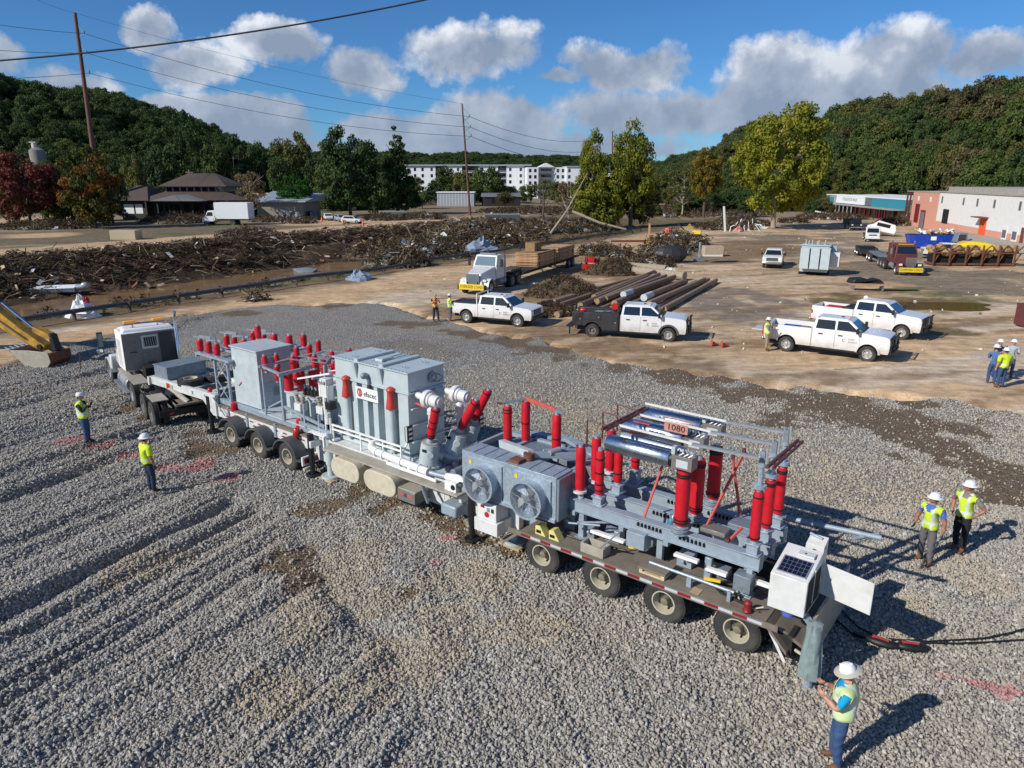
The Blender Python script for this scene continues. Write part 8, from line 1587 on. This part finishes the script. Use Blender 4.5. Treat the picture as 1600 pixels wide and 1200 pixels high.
# dark earth mounds before the pole stack
for (px, py, R_, h_, lab) in ((882, 462, 2.7, 1.5, 'dark heap of earth and straw left of the pole stack'), (958, 428, 2.6, 1.4, 'dark heap of earth behind the pole stack'), (862, 492, 1.5, .6, 'low heap of brown earth behind the black service body')):
    cx, cy = g(px, py); b = B(); G = []
    for i in range(15): d_ = R_ * i / 14; G.append([(cx + d_ * 1.25 * math.cos(k * 6.2832 / 36), cy + d_ * .8 * math.sin(k * 6.2832 / 36), -.1 + h_ * (1 - (i / 14) ** 1.6) * (1 + .25 * math.sin(k % 36 * .7 + i) * math.sin(i * 1.3 + (k % 36) * 1.1))) for k in range(37)])
    b.sheet(G, 'debris_brown'); o = b.build('earth_mound', smooth=0); tag(o, lab, 'earth heap')
    n2 = 900; a_ = r.random(n2) * 6.283; d_ = np.sqrt(r.random(n2)) * R_; s2 = np.where(np.arange(n2) % 5 == 0, .3 + .25 * r.random(n2), .5 + .6 * r.random(n2))
    scatter('mound_litter', np.stack([cx + d_ * 1.25 * np.cos(a_), cy + d_ * .8 * np.sin(a_), h_ * (1 - (d_ / R_) ** 1.6)], -1), np.stack([r.normal(size=n2) * .4, r.normal(size=n2) * .4, r.random(n2) * 6.28], -1), np.stack([s2 * .8] * 3, -1), np.where(np.arange(n2) % 5 == 0, r.integers(0, 2, n2), r.integers(2, 9, n2)), bp[:2] + sp + [proto('clod_kind', B().obox((0, 0, 0), (.3, .2, .16), Euler((.3, .4, k_)).to_matrix(), 'debris_brown')) for k_ in (0, 1)], 'straw and twigs on the earth heap')
# small litter over the lot
n_ = 1500; x = -8 + r.random(n_) * 78; y = 38 + r.random(n_) * 110; ok = (y > edge_y(x) + 1) & (rail_tq(x, y)[1] < -1) & (fbm(x, y, 400, 3, .08) > -.1); x, y = x[ok], y[ok]; s_ = .05 + .14 * r.random(len(x)) ** 3
scatter('lot_pebbles', np.stack([x, y, hz(x, y) + .02], -1), r.random((len(x), 3)) * 6.28, np.stack([s_] * 3, -1), r.integers(0, 2, len(x)), [proto('pebble_kind', rock(31, 'chalk')), proto('pebble_kind', rock(32, 'rubble'))], 'stones and scraps strewn on the dirt lot')
# ---- recognisable pieces of wreckage
def wreck(name, label, cat, b, px, py, z=0., rz=0., rx=0., bevel=.02, smooth=35):
    if z is None:
        z = 0.
        for _ in range(12): x, y = g(px, py, z); z = .5 * z + .5 * hgt(x, y)
    x, y = g(px, py, z); return tag(b.build(name, None, bevel, smooth, loc=(x, y, z), rot=(rad(rx), 0, rad(rz))), label, cat)
def crumple(m, R_, h_, seed, n=14):
    r = random.Random(seed); b = B(); G = []; ox, oy = r.uniform(-.4, .4) * R_, r.uniform(-.4, .4) * R_
    for i in range(8): f_ = i / 7; d_ = R_ * f_; G.append([(ox * (1 - f_) + d_ * math.cos(k * 6.2832 / n) * r.uniform(.7, 1.35), oy * (1 - f_) + d_ * math.sin(k * 6.2832 / n) * r.uniform(.6, 1.2), h_ * .7 * (1 - f_ ** 2) * r.uniform(.35, 1.15)) for k in range(n)]); G[-1].append(G[-1][0])
    return b.sheet(G, m)
b = B(); b.box(-2.6, 2.2, -.6, .6, .1, .5, 'tarp_blue'); b.box(-2.6, 2.2, -.62, .62, .5, .56, 'wall_white'); b.cyl((2.2, 0, .4), (3.0, 0, .5), .3, 'galv'); b.sph((3.1, 0, .6), (.45, .3, .35), 'galv', 12, 8); wreck('wrecked_boat', 'white wrecked tank and box lying on the far river bank', 'wreck', b, 84, 456, None, 14, 10)
wreck('rag_bundle', 'white and red rags caught by the river right of the excavator', 'rags', crumple('wall_white', 1.1, 2.0, 3), 132, 494, None, 0, 0, 0, 0); wreck('red_rag', 'red rag on top of the white rags by the river', 'rag', crumple('lamp_red', .35, .8, 5), 134, 474, -.4, 0, 0, 0, 0)
wreck('blue_tarpaulin', 'blue-grey tarpaulin draped over wreckage beside the road', 'tarpaulin', crumple('tarp_blue', 2.3, 2.6, 6), 750, 392, 0, 0, 0, 0, 0); wreck('blue_tarpaulin', 'crumpled pale blue sheet wrapped over the guardrail', 'tarpaulin', crumple('tarp_blue', 1.3, 1.3, 8), 563, 437, 0, 0, 0, 0, 0)
wreck('orange_sheet', 'torn orange-brown board sticking out of the debris heap', 'board', B().box(-1.4, 1.4, -.05, .05, 0, 1.0, 'straw'), 703, 366, 1.6, 20, -40); wreck('white_sheet', 'bent grey-white sheet metal beside the guardrail in the debris', 'sheet metal', crumple('wall_white', 1.4, 1.2, 11), 638, 415, 0, 0, 0, 0, 0)
wreck('red_sheet', 'bright red-orange sheet on top of the debris pile beyond the pole stack', 'sheet', crumple('red_orange', 1.2, 2.2, 12), 1045, 372, 1.0, 0, 0, 0, 0); wreck('white_sack', 'pale sack on the ground behind the pole stack', 'sack', crumple('chalk', 1.1, 1.1, 14), 1050, 430, 0, 0, 0, 0, 0)
wreck('wire_bale', 'dark grey bale of wire mesh in the debris pile', 'bale', B().sph((0, 0, .9), (2.1, 1.3, 1.1), 'dark_plastic', 12, 8), 1045, 410, 0, 0, 0, 0, 0)
wreck('brown_plank', 'long dark board lying across the left of the debris pile', 'board', B().box(-3.4, 3.4, -.3, .3, 0, .25, 'rust'), 993, 378, 1.1, 4); wreck('wooden_stake', 'orange-brown stake standing upright before the road', 'stake', B().box(-.14, .14, -.14, .14, 0, 2.6, 'wood'), 1014, 375, 0, 0); wreck('white_board', 'large white board leaning in the debris beside the guardrail', 'board', B().box(-1.1, 1.1, -.05, .05, 0, 1.3, 'wall_white'), 668, 402, .2, 30, -35); wreck('white_board', 'small white board on the heap above the blue-grey tarpaulin', 'board', B().box(-.7, .7, -.05, .05, 0, .8, 'chalk'), 770, 378, .6, -20, -40); wreck('tan_board', 'tan plywood sheet tilted in the debris left of the blue-grey tarpaulin', 'board', B().box(-1.3, 1.3, -.04, .04, 0, 1.1, 'wood_pale'), 690, 378, .9, 40, 40); wreck('yellow_barrel', 'yellow barrel at the edge of the debris pile', 'barrel', B().cyl((0, 0, 0), (0, 0, 1.1), .35, 'yellow'), 1013, 390, .4)
for k, (px, py, rz, lab) in enumerate(((1000, 424, -38, 'brown hollow pipe lying behind the pole stack, the farther one'), (1028, 434, -45, 'brown hollow pipe lying behind the pole stack, the nearer one'))): wreck('hollow_pipe', lab, 'pipe', B().cyl((-3, 0, .45), (3, 0, .45), .42, 'bark_pale', n=16).cyl((-3.02, 0, .45), (-3.0, 0, .45), .33, 'dark_gap', n=14), px, py, 0, rz)
wreck('cardboard_box', 'large beige crate stacked on a white one beside the debris pile', 'crate', B().box(-1.1, 1.1, -.6, .6, 0, .95, 'cardboard'), 1113, 397, 1.0, 4); wreck('white_cabinet', 'toppled white cabinet under the beige crate', 'cabinet', B().box(-1.2, 1.2, -.7, .7, 0, 1.0, 'white_dusty'), 1113, 400, 0, -8); wreck('standing_pole', 'grey post with a square foot left of the beige crate', 'post', B().box(-.1, .1, -.1, .1, 0, 2.2, 'galv').box(-.6, .6, -.4, .4, 0, .45, 'galv_dark'), 1092, 408)
MX = thing('mini_excavator', 'small yellow excavator working behind the debris pile', 'excavator', rw(1088, 370), rad(160)); MX.scale = (.62,) * 3; b = B(); b.box(-1.2, 1.0, -.8, .8, .7, 1.7, 'yellow'); b.build('body', MX, .1); b = B(); b.box(-1.4, 1.4, -1.1, 1.1, 0, .6, 'black'); b.build('track', MX, .2); b = B(); b.bar((.8, 0, 1.5), (2.0, 0, 3.4), .3, .35, 'excavator_yellow'); b.bar((2.0, 0, 3.4), (3.2, 0, 1.6), .25, .3, 'excavator_yellow'); b.bar((3.2, 0, 1.6), (5.2, 0, 3.4), .25, .3, 'timber_dark'); b.build('arm', MX)
wreck('white_post', 'tall white post sticking up from the pale wreckage before the sycamore', 'post', B().bar((0, 0, 0), (-.6, 0, 4.6), .35, .3, 'pvc_white'), 1133, 362)
for k in range(7):
    wreck('bent_pipe', 'bent white pipe in the pale wreckage left of the sycamore', 'pipe', B().tube([(0, 0, 0), (.2 - .15 * k, .1, .9), (.8 - .3 * k, 0, 1.2 + .4 * (k % 3))], .09, 'pvc_white', 6), 1140 + k * 8, 362 - (k % 3) * 2)['group'] = 'bent white pipes in the wreckage'
wreck('white_canopy', 'white overturned canopy at the foot of the sycamore', 'canopy', crumple('wall_white', 2.2, 1.3, 21), 1185, 357, 0, 0, 0, 0, 0); wreck('pink_sheet', 'pink sheet in the pale wreckage', 'sheet', crumple('tarp_pink', 1.0, 1.5, 22), 1152, 362, 0, 0, 0, 0, 0)
wreck('fallen_beam', 'white beams fallen crosswise before the low shop, the longer pair', 'beam', B().bar((-5, 0, .2), (5, 0, .8), .5, .3, 'pvc_white').bar((-4, 1, 1.8), (5, 0, .2), .5, .3, 'pvc_white'), 1300, 342, 0, -12)
wreck('fallen_tree', 'long dead trunk leaning out of the brush left of the twin trees', 'fallen tree', B().tube([(0, 0, 0), (3.0, 1, 4), (6.5, 1.4, 10.5)], .25, 'bark_pale', 8, .06).tube([(3, 1, 4), (2, 1.2, 6.5)], .12, 'bark_pale', 6, .03), 860, 365)
wreck('fallen_tree', 'pale dead trunk lying toward the road under the twin trees', 'fallen tree', B().tube([(-6, 2, 3.6), (-1, .5, 1.6), (4, 0, .4)], .3, 'bark_pale', 8, .18), 945, 362); wreck('dead_tree', 'brown dead tree trunk with broken limbs among the riverside brush', 'dead tree', B().tube([(0, 0, 0), (.2, 0, 5), (-.3, 0, 10)], .3, 'bark', 8, .05).tube([(.1, 0, 3), (2.0, 0, 7)], .14, 'bark', 6, .03).tube([(.1, 0, 4), (-1.6, 0, 8)], .12, 'bark', 6, .03).tube([(.1, 0, 6), (1.2, 0, 10)], .1, 'bark', 6, .03), 848, 352)
wreck('cardboard_block', 'tan block lying beside the far road before the red tree', 'block', B().box(-2, 2, -1, 1, 0, 1.4, 'cardboard'), 198, 374, .45, -3)
wreck('grey_rock', 'grey boulder standing in the river', 'rock', rock(77, 'galv_dark').add([], [], 'galv_dark'), 478, 424, -2.6).scale = (1.6, 1.2, 1.0)
# ================================================================ PEOPLE  (x forward, y left, z up; 1.78 m tall)
def person(label, loc, rz, la, ra, legs=((0, .10), (0, -.10)), look=0., lean=0., shirt='shirt_grey', arm='skin', pants='jeans', boots='boot_dark', vest=None, sleeve=1.0, hat='full', hold=None, H=1.78, wide=1.0, tilt=0., gloves=False, skin='skin'):
    """la / ra: (elbow, wrist) offsets from the shoulder; legs: foot (x, y)"""
    t = thing('person', label, 'person', loc, rz); k = H * 1.04 / 1.78; wide *= 1.12
    V = []; E = []; RR = []; 
    def v(p, r): V.append(tuple(c * k for c in p)); RR.append((r[0] * k, r[1] * k) if isinstance(r, tuple) else (r * k, r * k)); return len(V) - 1
    def chain(prev, items):
        for p, r in items: i = v(p, r); E.append((prev, i)); prev = i
        return prev
    lx = lambda z: lean * (z - .95)
    pel = v((0, 0, .97), (.165 * wide, .135)); up = chain(pel, [((lx(1.12), 0, 1.12), (.165 * wide, .135)), ((lx(1.30), 0, 1.30), (.18 * wide, .135)), ((lx(1.42), 0, 1.42), (.15 * wide, .105))]); chain(up, [((lx(1.52), 0, 1.515), .062), ((lx(1.58) + .01, 0, 1.58), .058)])
    segs = [(pel, up, 'torso')]; sh = []
    for s, A_ in ((1, la), (-1, ra)):
        S = Vector((lx(1.43), s * .185 * wide, 1.435)); e = S + Vector(A_[0]); w_ = S + Vector(A_[1]); c = S.lerp(e, .55)
        i0 = v(S, .078); E.append((up, i0)); i1 = v(S.lerp(e, .5), .066); E.append((i0, i1)); i2 = v(e, .052); E.append((i1, i2)); i3 = v(e.lerp(w_, .5), .047); E.append((i2, i3)); i4 = v(w_, .028); E.append((i3, i4)); sh.append((S, e, w_, s))
    ft = []
    for s, (fx, fy) in zip((1, -1), legs):
        hp = Vector((0, s * .095, .90)); an = Vector((fx, fy, .09)); kn = hp.lerp(an, .5) + Vector((.035, s * .01, .02)); i0 = v(hp, .115); E.append((pel, i0)); i1 = v(hp.lerp(kn, .5), .105); E.append((i0, i1)); i2 = v(kn, .080); E.append((i1, i2)); i3 = v(kn.lerp(an, .45), .076); E.append((i2, i3)); i4 = v(an, .062); E.append((i3, i4)); i5 = v(an + Vector((.07, s * .015, -.035)), .045); E.append((i4, i5)); i6 = v(an + Vector((.17, s * .03, -.045)), .036); E.append((i5, i6)); ft.append(an)
    me = bpy.data.meshes.new('b'); me.from_pydata(V, E, []); o = bpy.data.objects.new('b', me); COL.objects.link(o); m = o.modifiers.new('s', 'SKIN'); m.use_smooth_shade = True; m.branch_smoothing = .6
    for i, r_ in enumerate(RR): me.skin_vertices[0].data[i].radius = r_
    me.skin_vertices[0].data[0].use_root = True; sb = o.modifiers.new('u', 'SUBSURF'); sb.levels = sb.render_levels = 2
    dg = bpy.context.evaluated_depsgraph_get(); me2 = bpy.data.meshes.new_from_object(o.evaluated_get(dg)); bpy.data.objects.remove(o)
    Vb = [tuple(p.co) for p in me2.vertices]; Fb = [tuple(p.vertices) for p in me2.polygons]
    # clothing folds: a slight ripple on cloth
    def zone(c):
        c = Vector(c) / k
        for (S, e, w_, s) in sh:
            for a_, b_, nm in ((e, w_, 'fore'), (S, e, 'upper')):
                d = b_ - a_; tt = max(0, min(1, (c - a_).dot(d) / d.dot(d))); q_ = a_ + d * tt
                if (c - q_).length < .09 and abs(c.y) > .15 * wide - (0 if nm == 'upper' else .2): return nm if not (nm == 'upper' and tt > sleeve) else 'fore'
        if c.z < .15: return 'boot'
        if c.z < .93: return 'leg'
        return 'torso' if c.z < 1.53 else 'neck'
    b = B(); mats = {'fore': arm, 'upper': shirt, 'boot': boots, 'leg': pants, 'torso': shirt, 'neck': skin}; Z = []
    for f in Fb: c = [sum(Vb[i][j] for i in f) / len(f) for j in range(3)]; Z.append(zone(c))
    for nm in set(Z): b.mi(mats[nm])
    rip = lambda p: (p[0] + .006 * math.sin(p[2] * 41 + p[1] * 23), p[1] + .006 * math.sin(p[2] * 37 + p[0] * 29), p[2])
    b.v = [rip(p) if p[2] < 1.45 * k else p for p in Vb]; b.f = Fb; b.m = [b.mi(mats[z]) for z in Z]
    # head, ears, nose, neck
    hc = Vector((lx(1.66) + .02, 0, 1.665)) * k; M0 = Matrix.Translation(hc) @ Matrix.Rotation(look, 4, 'Z') @ Matrix.Rotation(tilt, 4, 'Y') @ Matrix.Scale(k, 4)
    b.X = M0; n = 16; G = []
    for i in range(11):
        ph = -math.pi / 2 + math.pi * i / 10; z = .118 * math.sin(ph); row = []
        for j in range(n):
            a_ = 2 * math.pi * j / n; rx_ = .098 * math.cos(ph); ry = .076 * math.cos(ph); x = rx_ * math.cos(a_); y = ry * math.sin(a_)
            if z < -.03: x *= 1 - .25 * (-.03 - z) / .09 * (1 if x < 0 else .25); y *= 1 - .25 * (-.03 - z) / .09
            if x > .05 and abs(y) < .05 and -.01 < z < .04: x -= .010
            row.append((x, y, z))
        row.append(row[0]); G.append(row)
    b.sheet([list(reversed(r_)) for r_ in G], skin); b.hexa([(.085, -.014, -.03), (.118, -.012, -.028), (.118, .012, -.028), (.085, .014, -.03), (.085, -.007, .025), (.098, -.005, .02), (.098, .005, .02), (.085, .007, .025)], skin)
    for s in (-1, 1): b.sph((-.005, s * .078, -.005), (.018, .008, .030), skin, 8, 5); b.sph((.088, s * .03, .018), (.008, .013, .007), 'ink', 6, 4)
    b.box(.084, .0945, -.022, .022, -.062, -.054, 'cap_red'); b.X = None
    # hands: palm, four unequal bent fingers, thumb from the side
    hm = 'glove' if gloves else skin
    for (S, e, w_, s) in sh:
        d = (w_ - e).normalized(); sd = Vector((0, s, 0)) if abs(d.y) < .8 else Vector((1, 0, 0)); nrm = d.cross(sd).normalized(); sd = nrm.cross(d).normalized(); W_ = w_ * k
        Mh = Matrix(((d.x, sd.x, nrm.x, W_.x), (d.y, sd.y, nrm.y, W_.y), (d.z, sd.z, nrm.z, W_.z), (0, 0, 0, 1))); b.X = Mh; b.sph((.045, 0, 0), (.055, .018, .042), hm, 10, 6)
        for q_, (zz, L) in enumerate(((.030, .066), (.010, .075), (-.010, .070), (-.029, .055))): b.tube([(.075, 0, zz * .85), (.075 + L * .5, -.012 * s, zz), (.075 + L * .85, -.035 * s, zz)], .0095, hm, 6, .007)
        b.tube([(.03, -.005 * s, .034), (.06, -.02 * s, .055), (.085, -.03 * s, .05)], .011, hm, 6, .008); b.X = None
    b.build('body', t, smooth=70)
    b = B(); b.X = M0; b.sph((-.018, 0, .0), (.092, .082, .085), 'hair', 14, 8, -.6, .6); b.X = None; b.build('hair', t, smooth=80)
    if vest:                                 # waistcoat: the torso shell pushed out
        me2.calc_loop_triangles(); vn = [Vector(p.normal) for p in me2.vertices]; keep = []
        for f, z in zip(Fb, Z):
            c = [sum(Vb[i][j] for i in f) / len(f) / k for j in range(3)]
            if (z == 'torso' and .93 < c[2] < 1.515 and not (c[0] > .04 and abs(c[1]) < .8 * (c[2] - 1.34) and c[2] > 1.34)) or (vest.startswith('shirt') and z == 'upper') or (z == 'upper' and abs(c[1]) < .20 * wide and c[2] > 1.36): keep.append(f)
        b = B(); ids = {}; 
        for f in keep:
            for i in f:
                if i not in ids: ids[i] = len(b.v); p = Vector(Vb[i]); q_ = p + vn[i] * .022 * k; fl = max(0, (1.2 * k - q_.z)) * .14; q_ = Vector((q_.x * (1 + fl), q_.y * (1 + fl), q_.z)); b.v.append(tuple(q_))
        b.mi(vest); b.f = [tuple(ids[i] for i in f) for f in keep]; b.m = [0] * len(b.f); vo = b.build('vest' if vest.startswith('vest') else 'safety_shirt', t, smooth=70); sm = vo.modifiers.new('thick', 'SOLIDIFY'); sm.thickness = .008
    if hat:
        b = B(); b.X = M0 @ Matrix.Translation((-.012, 0, .052)); b.lathe([(0, .118), (.03, .120), (.06, .113), (.09, .093), (.112, .06), (.122, .02)], (0, 0, 0), (0, 0, 1), 'helmet', 18); b.bar((-.09, 0, .08), (.09, 0, .08), .03, .07, 'helmet')
        if hat == 'full': b.lathe([(0, .165 + .03 * bool(hold)), (.006, .17 + .03 * bool(hold)), (.012, .165 + .03 * bool(hold)), (.026, .118)], (0, 0, -.012), (0, 0, 1), 'brim' if hold else 'helmet', 22)
        else: b.X = b.X @ Matrix.Translation((.065, 0, 0)); b.sph((0, 0, .004), (.11, .095, .012), 'helmet', 14, 4)
        b.X = None; b.build('hard_hat', t, smooth=50)
    return t, sh, k
def hold_item(t, name, label, cat, b, p):
    M = Matrix.Translation(t.location) @ Matrix.Rotation(t.rotation_euler.z, 4, 'Z') @ Matrix.Translation(p); o = b.build(name); o.matrix_world = M; return tag(o, label, cat)
def gp(px, py): x, y = g(px, py); return Vector((x, y, max(gzv(x, y) if y < edge_y(x) else 0, -.02) + .01))
dn = ((0, .04, -.29), (.06, .05, -.54)); dnr = ((0, -.04, -.29), (.06, -.05, -.54)); fl = ((.06, .02, -.27), (.27, -.08, -.16)); flr = ((.06, -.02, -.27), (.27, .08, -.16)); ak = ((-.10, .16, -.24), (.03, .05, -.42)); akr = ((-.10, -.16, -.24), (.03, -.05, -.42))
t, sh, k = person('worker in lime vest and bright blue shirt looking at a phone, nearest the camera', gp(1305, 1196), rad(155), ((.10, .02, -.26), (.30, -.09, -.15)), ((.10, -.02, -.26), (.30, .10, -.13)), ((-.02, .14), (.05, -.12)), shirt='shirt_cyan', vest='vest_lime_plain', pants='jeans', boots='boot', tilt=.35, hold=True, H=1.80, wide=1.12, sleeve=.95)
hold_item(t, 'phone', 'dark phone held by the worker in the bright blue shirt', 'phone', B().obox((0, 0, 0), (.15, .075, .012), Euler((0, rad(-35), 0)).to_matrix(), 'ink_blue'), (.40, .01, 1.33))
person('worker with blue shirt and grey trousers, arms hanging, left of the pair at right', gp(1443, 880), rad(205), ((.0, .10, -.28), (.05, .12, -.53)), ((.0, -.10, -.28), (.05, -.12, -.53)), ((.05, .16), (-.05, -.14)), look=rad(-20), shirt='shirt_blue', vest='vest_lime', pants='work_grey', boots='boot', gloves=True, sleeve=.6, wide=1.1, skin='skin_tan', arm='skin_tan')
person('worker with black trousers and hands on hips, right of the pair at right', gp(1496, 862), rad(205), ak, akr, ((.04, .12), (-.04, -.10)), look=rad(-25), shirt='shirt_grey', vest='vest_lime', pants='trousers_black', boots='boot', sleeve=.6, H=1.84, wide=1.02, skin='skin_tan', arm='skin_tan')
person('worker in lime vest and black sleeves holding his hands to his chest, far left', gp(138, 698), rad(10), ((.12, .05, -.23), (.27, -.05, -.02)), ((.12, -.05, -.23), (.27, .05, -.02)), ((.0, .12), (.03, -.11)), shirt='shirt_black', arm='shirt_black', vest='vest_lime', pants='jeans', boots='boot_dark', wide=1.12, hat='cap')
person('worker in short-sleeved lime shirt standing right of the far-left worker', gp(238, 770), rad(50), dn, dnr, ((.0, .10), (.02, -.10)), shirt='shirt_black', vest='shirt_lime', pants='jeans_dark', boots='boot_dark', gloves=True, wide=1.05, skin='skin_tan', arm='skin_tan')
person('man in blue plaid shirt, front left of the group of four', gp(1547, 600), rad(55), fl, flr, ((.05, .12), (-.08, -.12)), shirt='shirt_denim', arm='shirt_denim', pants='jeans', boots='boot', wide=1.05); person('heavy man in lime shirt, front right of the group of four', gp(1562, 606), rad(100), dn, dnr, ((.0, .13), (.0, -.11)), shirt='shirt_lime', vest='shirt_lime', pants='jeans', boots='boot', wide=1.3)
person('man in dark navy shirt, back left of the group of four', gp(1553, 590), rad(-80), fl, flr, ((.0, .11), (.0, -.11)), shirt='shirt_navy', arm='skin', pants='jeans', boots='boot_dark'); person('man in pale grey long-sleeved shirt, back right of the group of four', gp(1574, 590), rad(-120), fl, dnr, ((.0, .11), (.0, -.11)), shirt='shirt_pale', arm='shirt_pale', pants='jeans', boots='boot', wide=1.1)
person('worker in orange vest left of the white pickup with folding bed cover', gp(681, 503), rad(-60), ((.12, .05, -.23), (.24, -.06, .02)), ((.12, -.05, -.23), (.24, .06, .02)), ((.12, .14), (-.06, -.12)), shirt='shirt_navy', arm='skin', vest='vest_orange', pants='jeans_dark', boots='boot_dark', hat=None)
person('worker in lime vest right behind the white pickup with folding bed cover', gp(703, 502), rad(20), fl, flr, ((.0, .10), (.0, -.10)), shirt='shirt_lime', vest='vest_lime', pants='work_grey', boots='boot', arm='skin', hat='cap')
t, sh, k = person('worker in lime vest and khaki trousers at the tailgate of the nearer heavy pickup', gp(1196, 548), rad(-20), fl, flr, ((.0, .13), (.0, -.13)), shirt='shirt_grey', vest='vest_lime', arm='shirt_grey', pants='khaki', boots='boot', wide=1.15)
hold_item(t, 'red_binder', 'red binder held by the worker in khaki trousers', 'binder', B().box(-.03, .03, -.18, .18, -.25, .22, 'lamp_red'), (-.24, .16, 1.15))
p = TW(36.2, 3.2); person('worker hidden behind the heavy tractor, only a white hard hat showing', Vector((p.x, p.y, .3)), rad(0), dn, dnr, shirt='shirt_lime', vest='vest_lime', H=1.9)
x, y = g(337, 352, .5); person('small figure in lime vest standing before the white box truck', Vector((x, y, .45)), rad(-90), dn, dnr, shirt='shirt_lime', vest='vest_lime', pants='jeans_dark', H=1.9)
for (px, py, sh_, lab) in ((446, 343, 'shirt_blue', 'small figure in blue under the bright green tree, leftmost'), (456, 344, 'shirt_navy', 'small figure in dark clothes under the bright green tree, middle'), (464, 345, 'shirt_pale', 'small figure in pale shirt under the bright green tree, rightmost')):
    x, y = g(px, py, .5); person(lab, Vector((x, y, .45)), rad(-90), dn, dnr, shirt=sh_, arm=sh_, pants='jeans_dark', hat='cap', H=1.85)
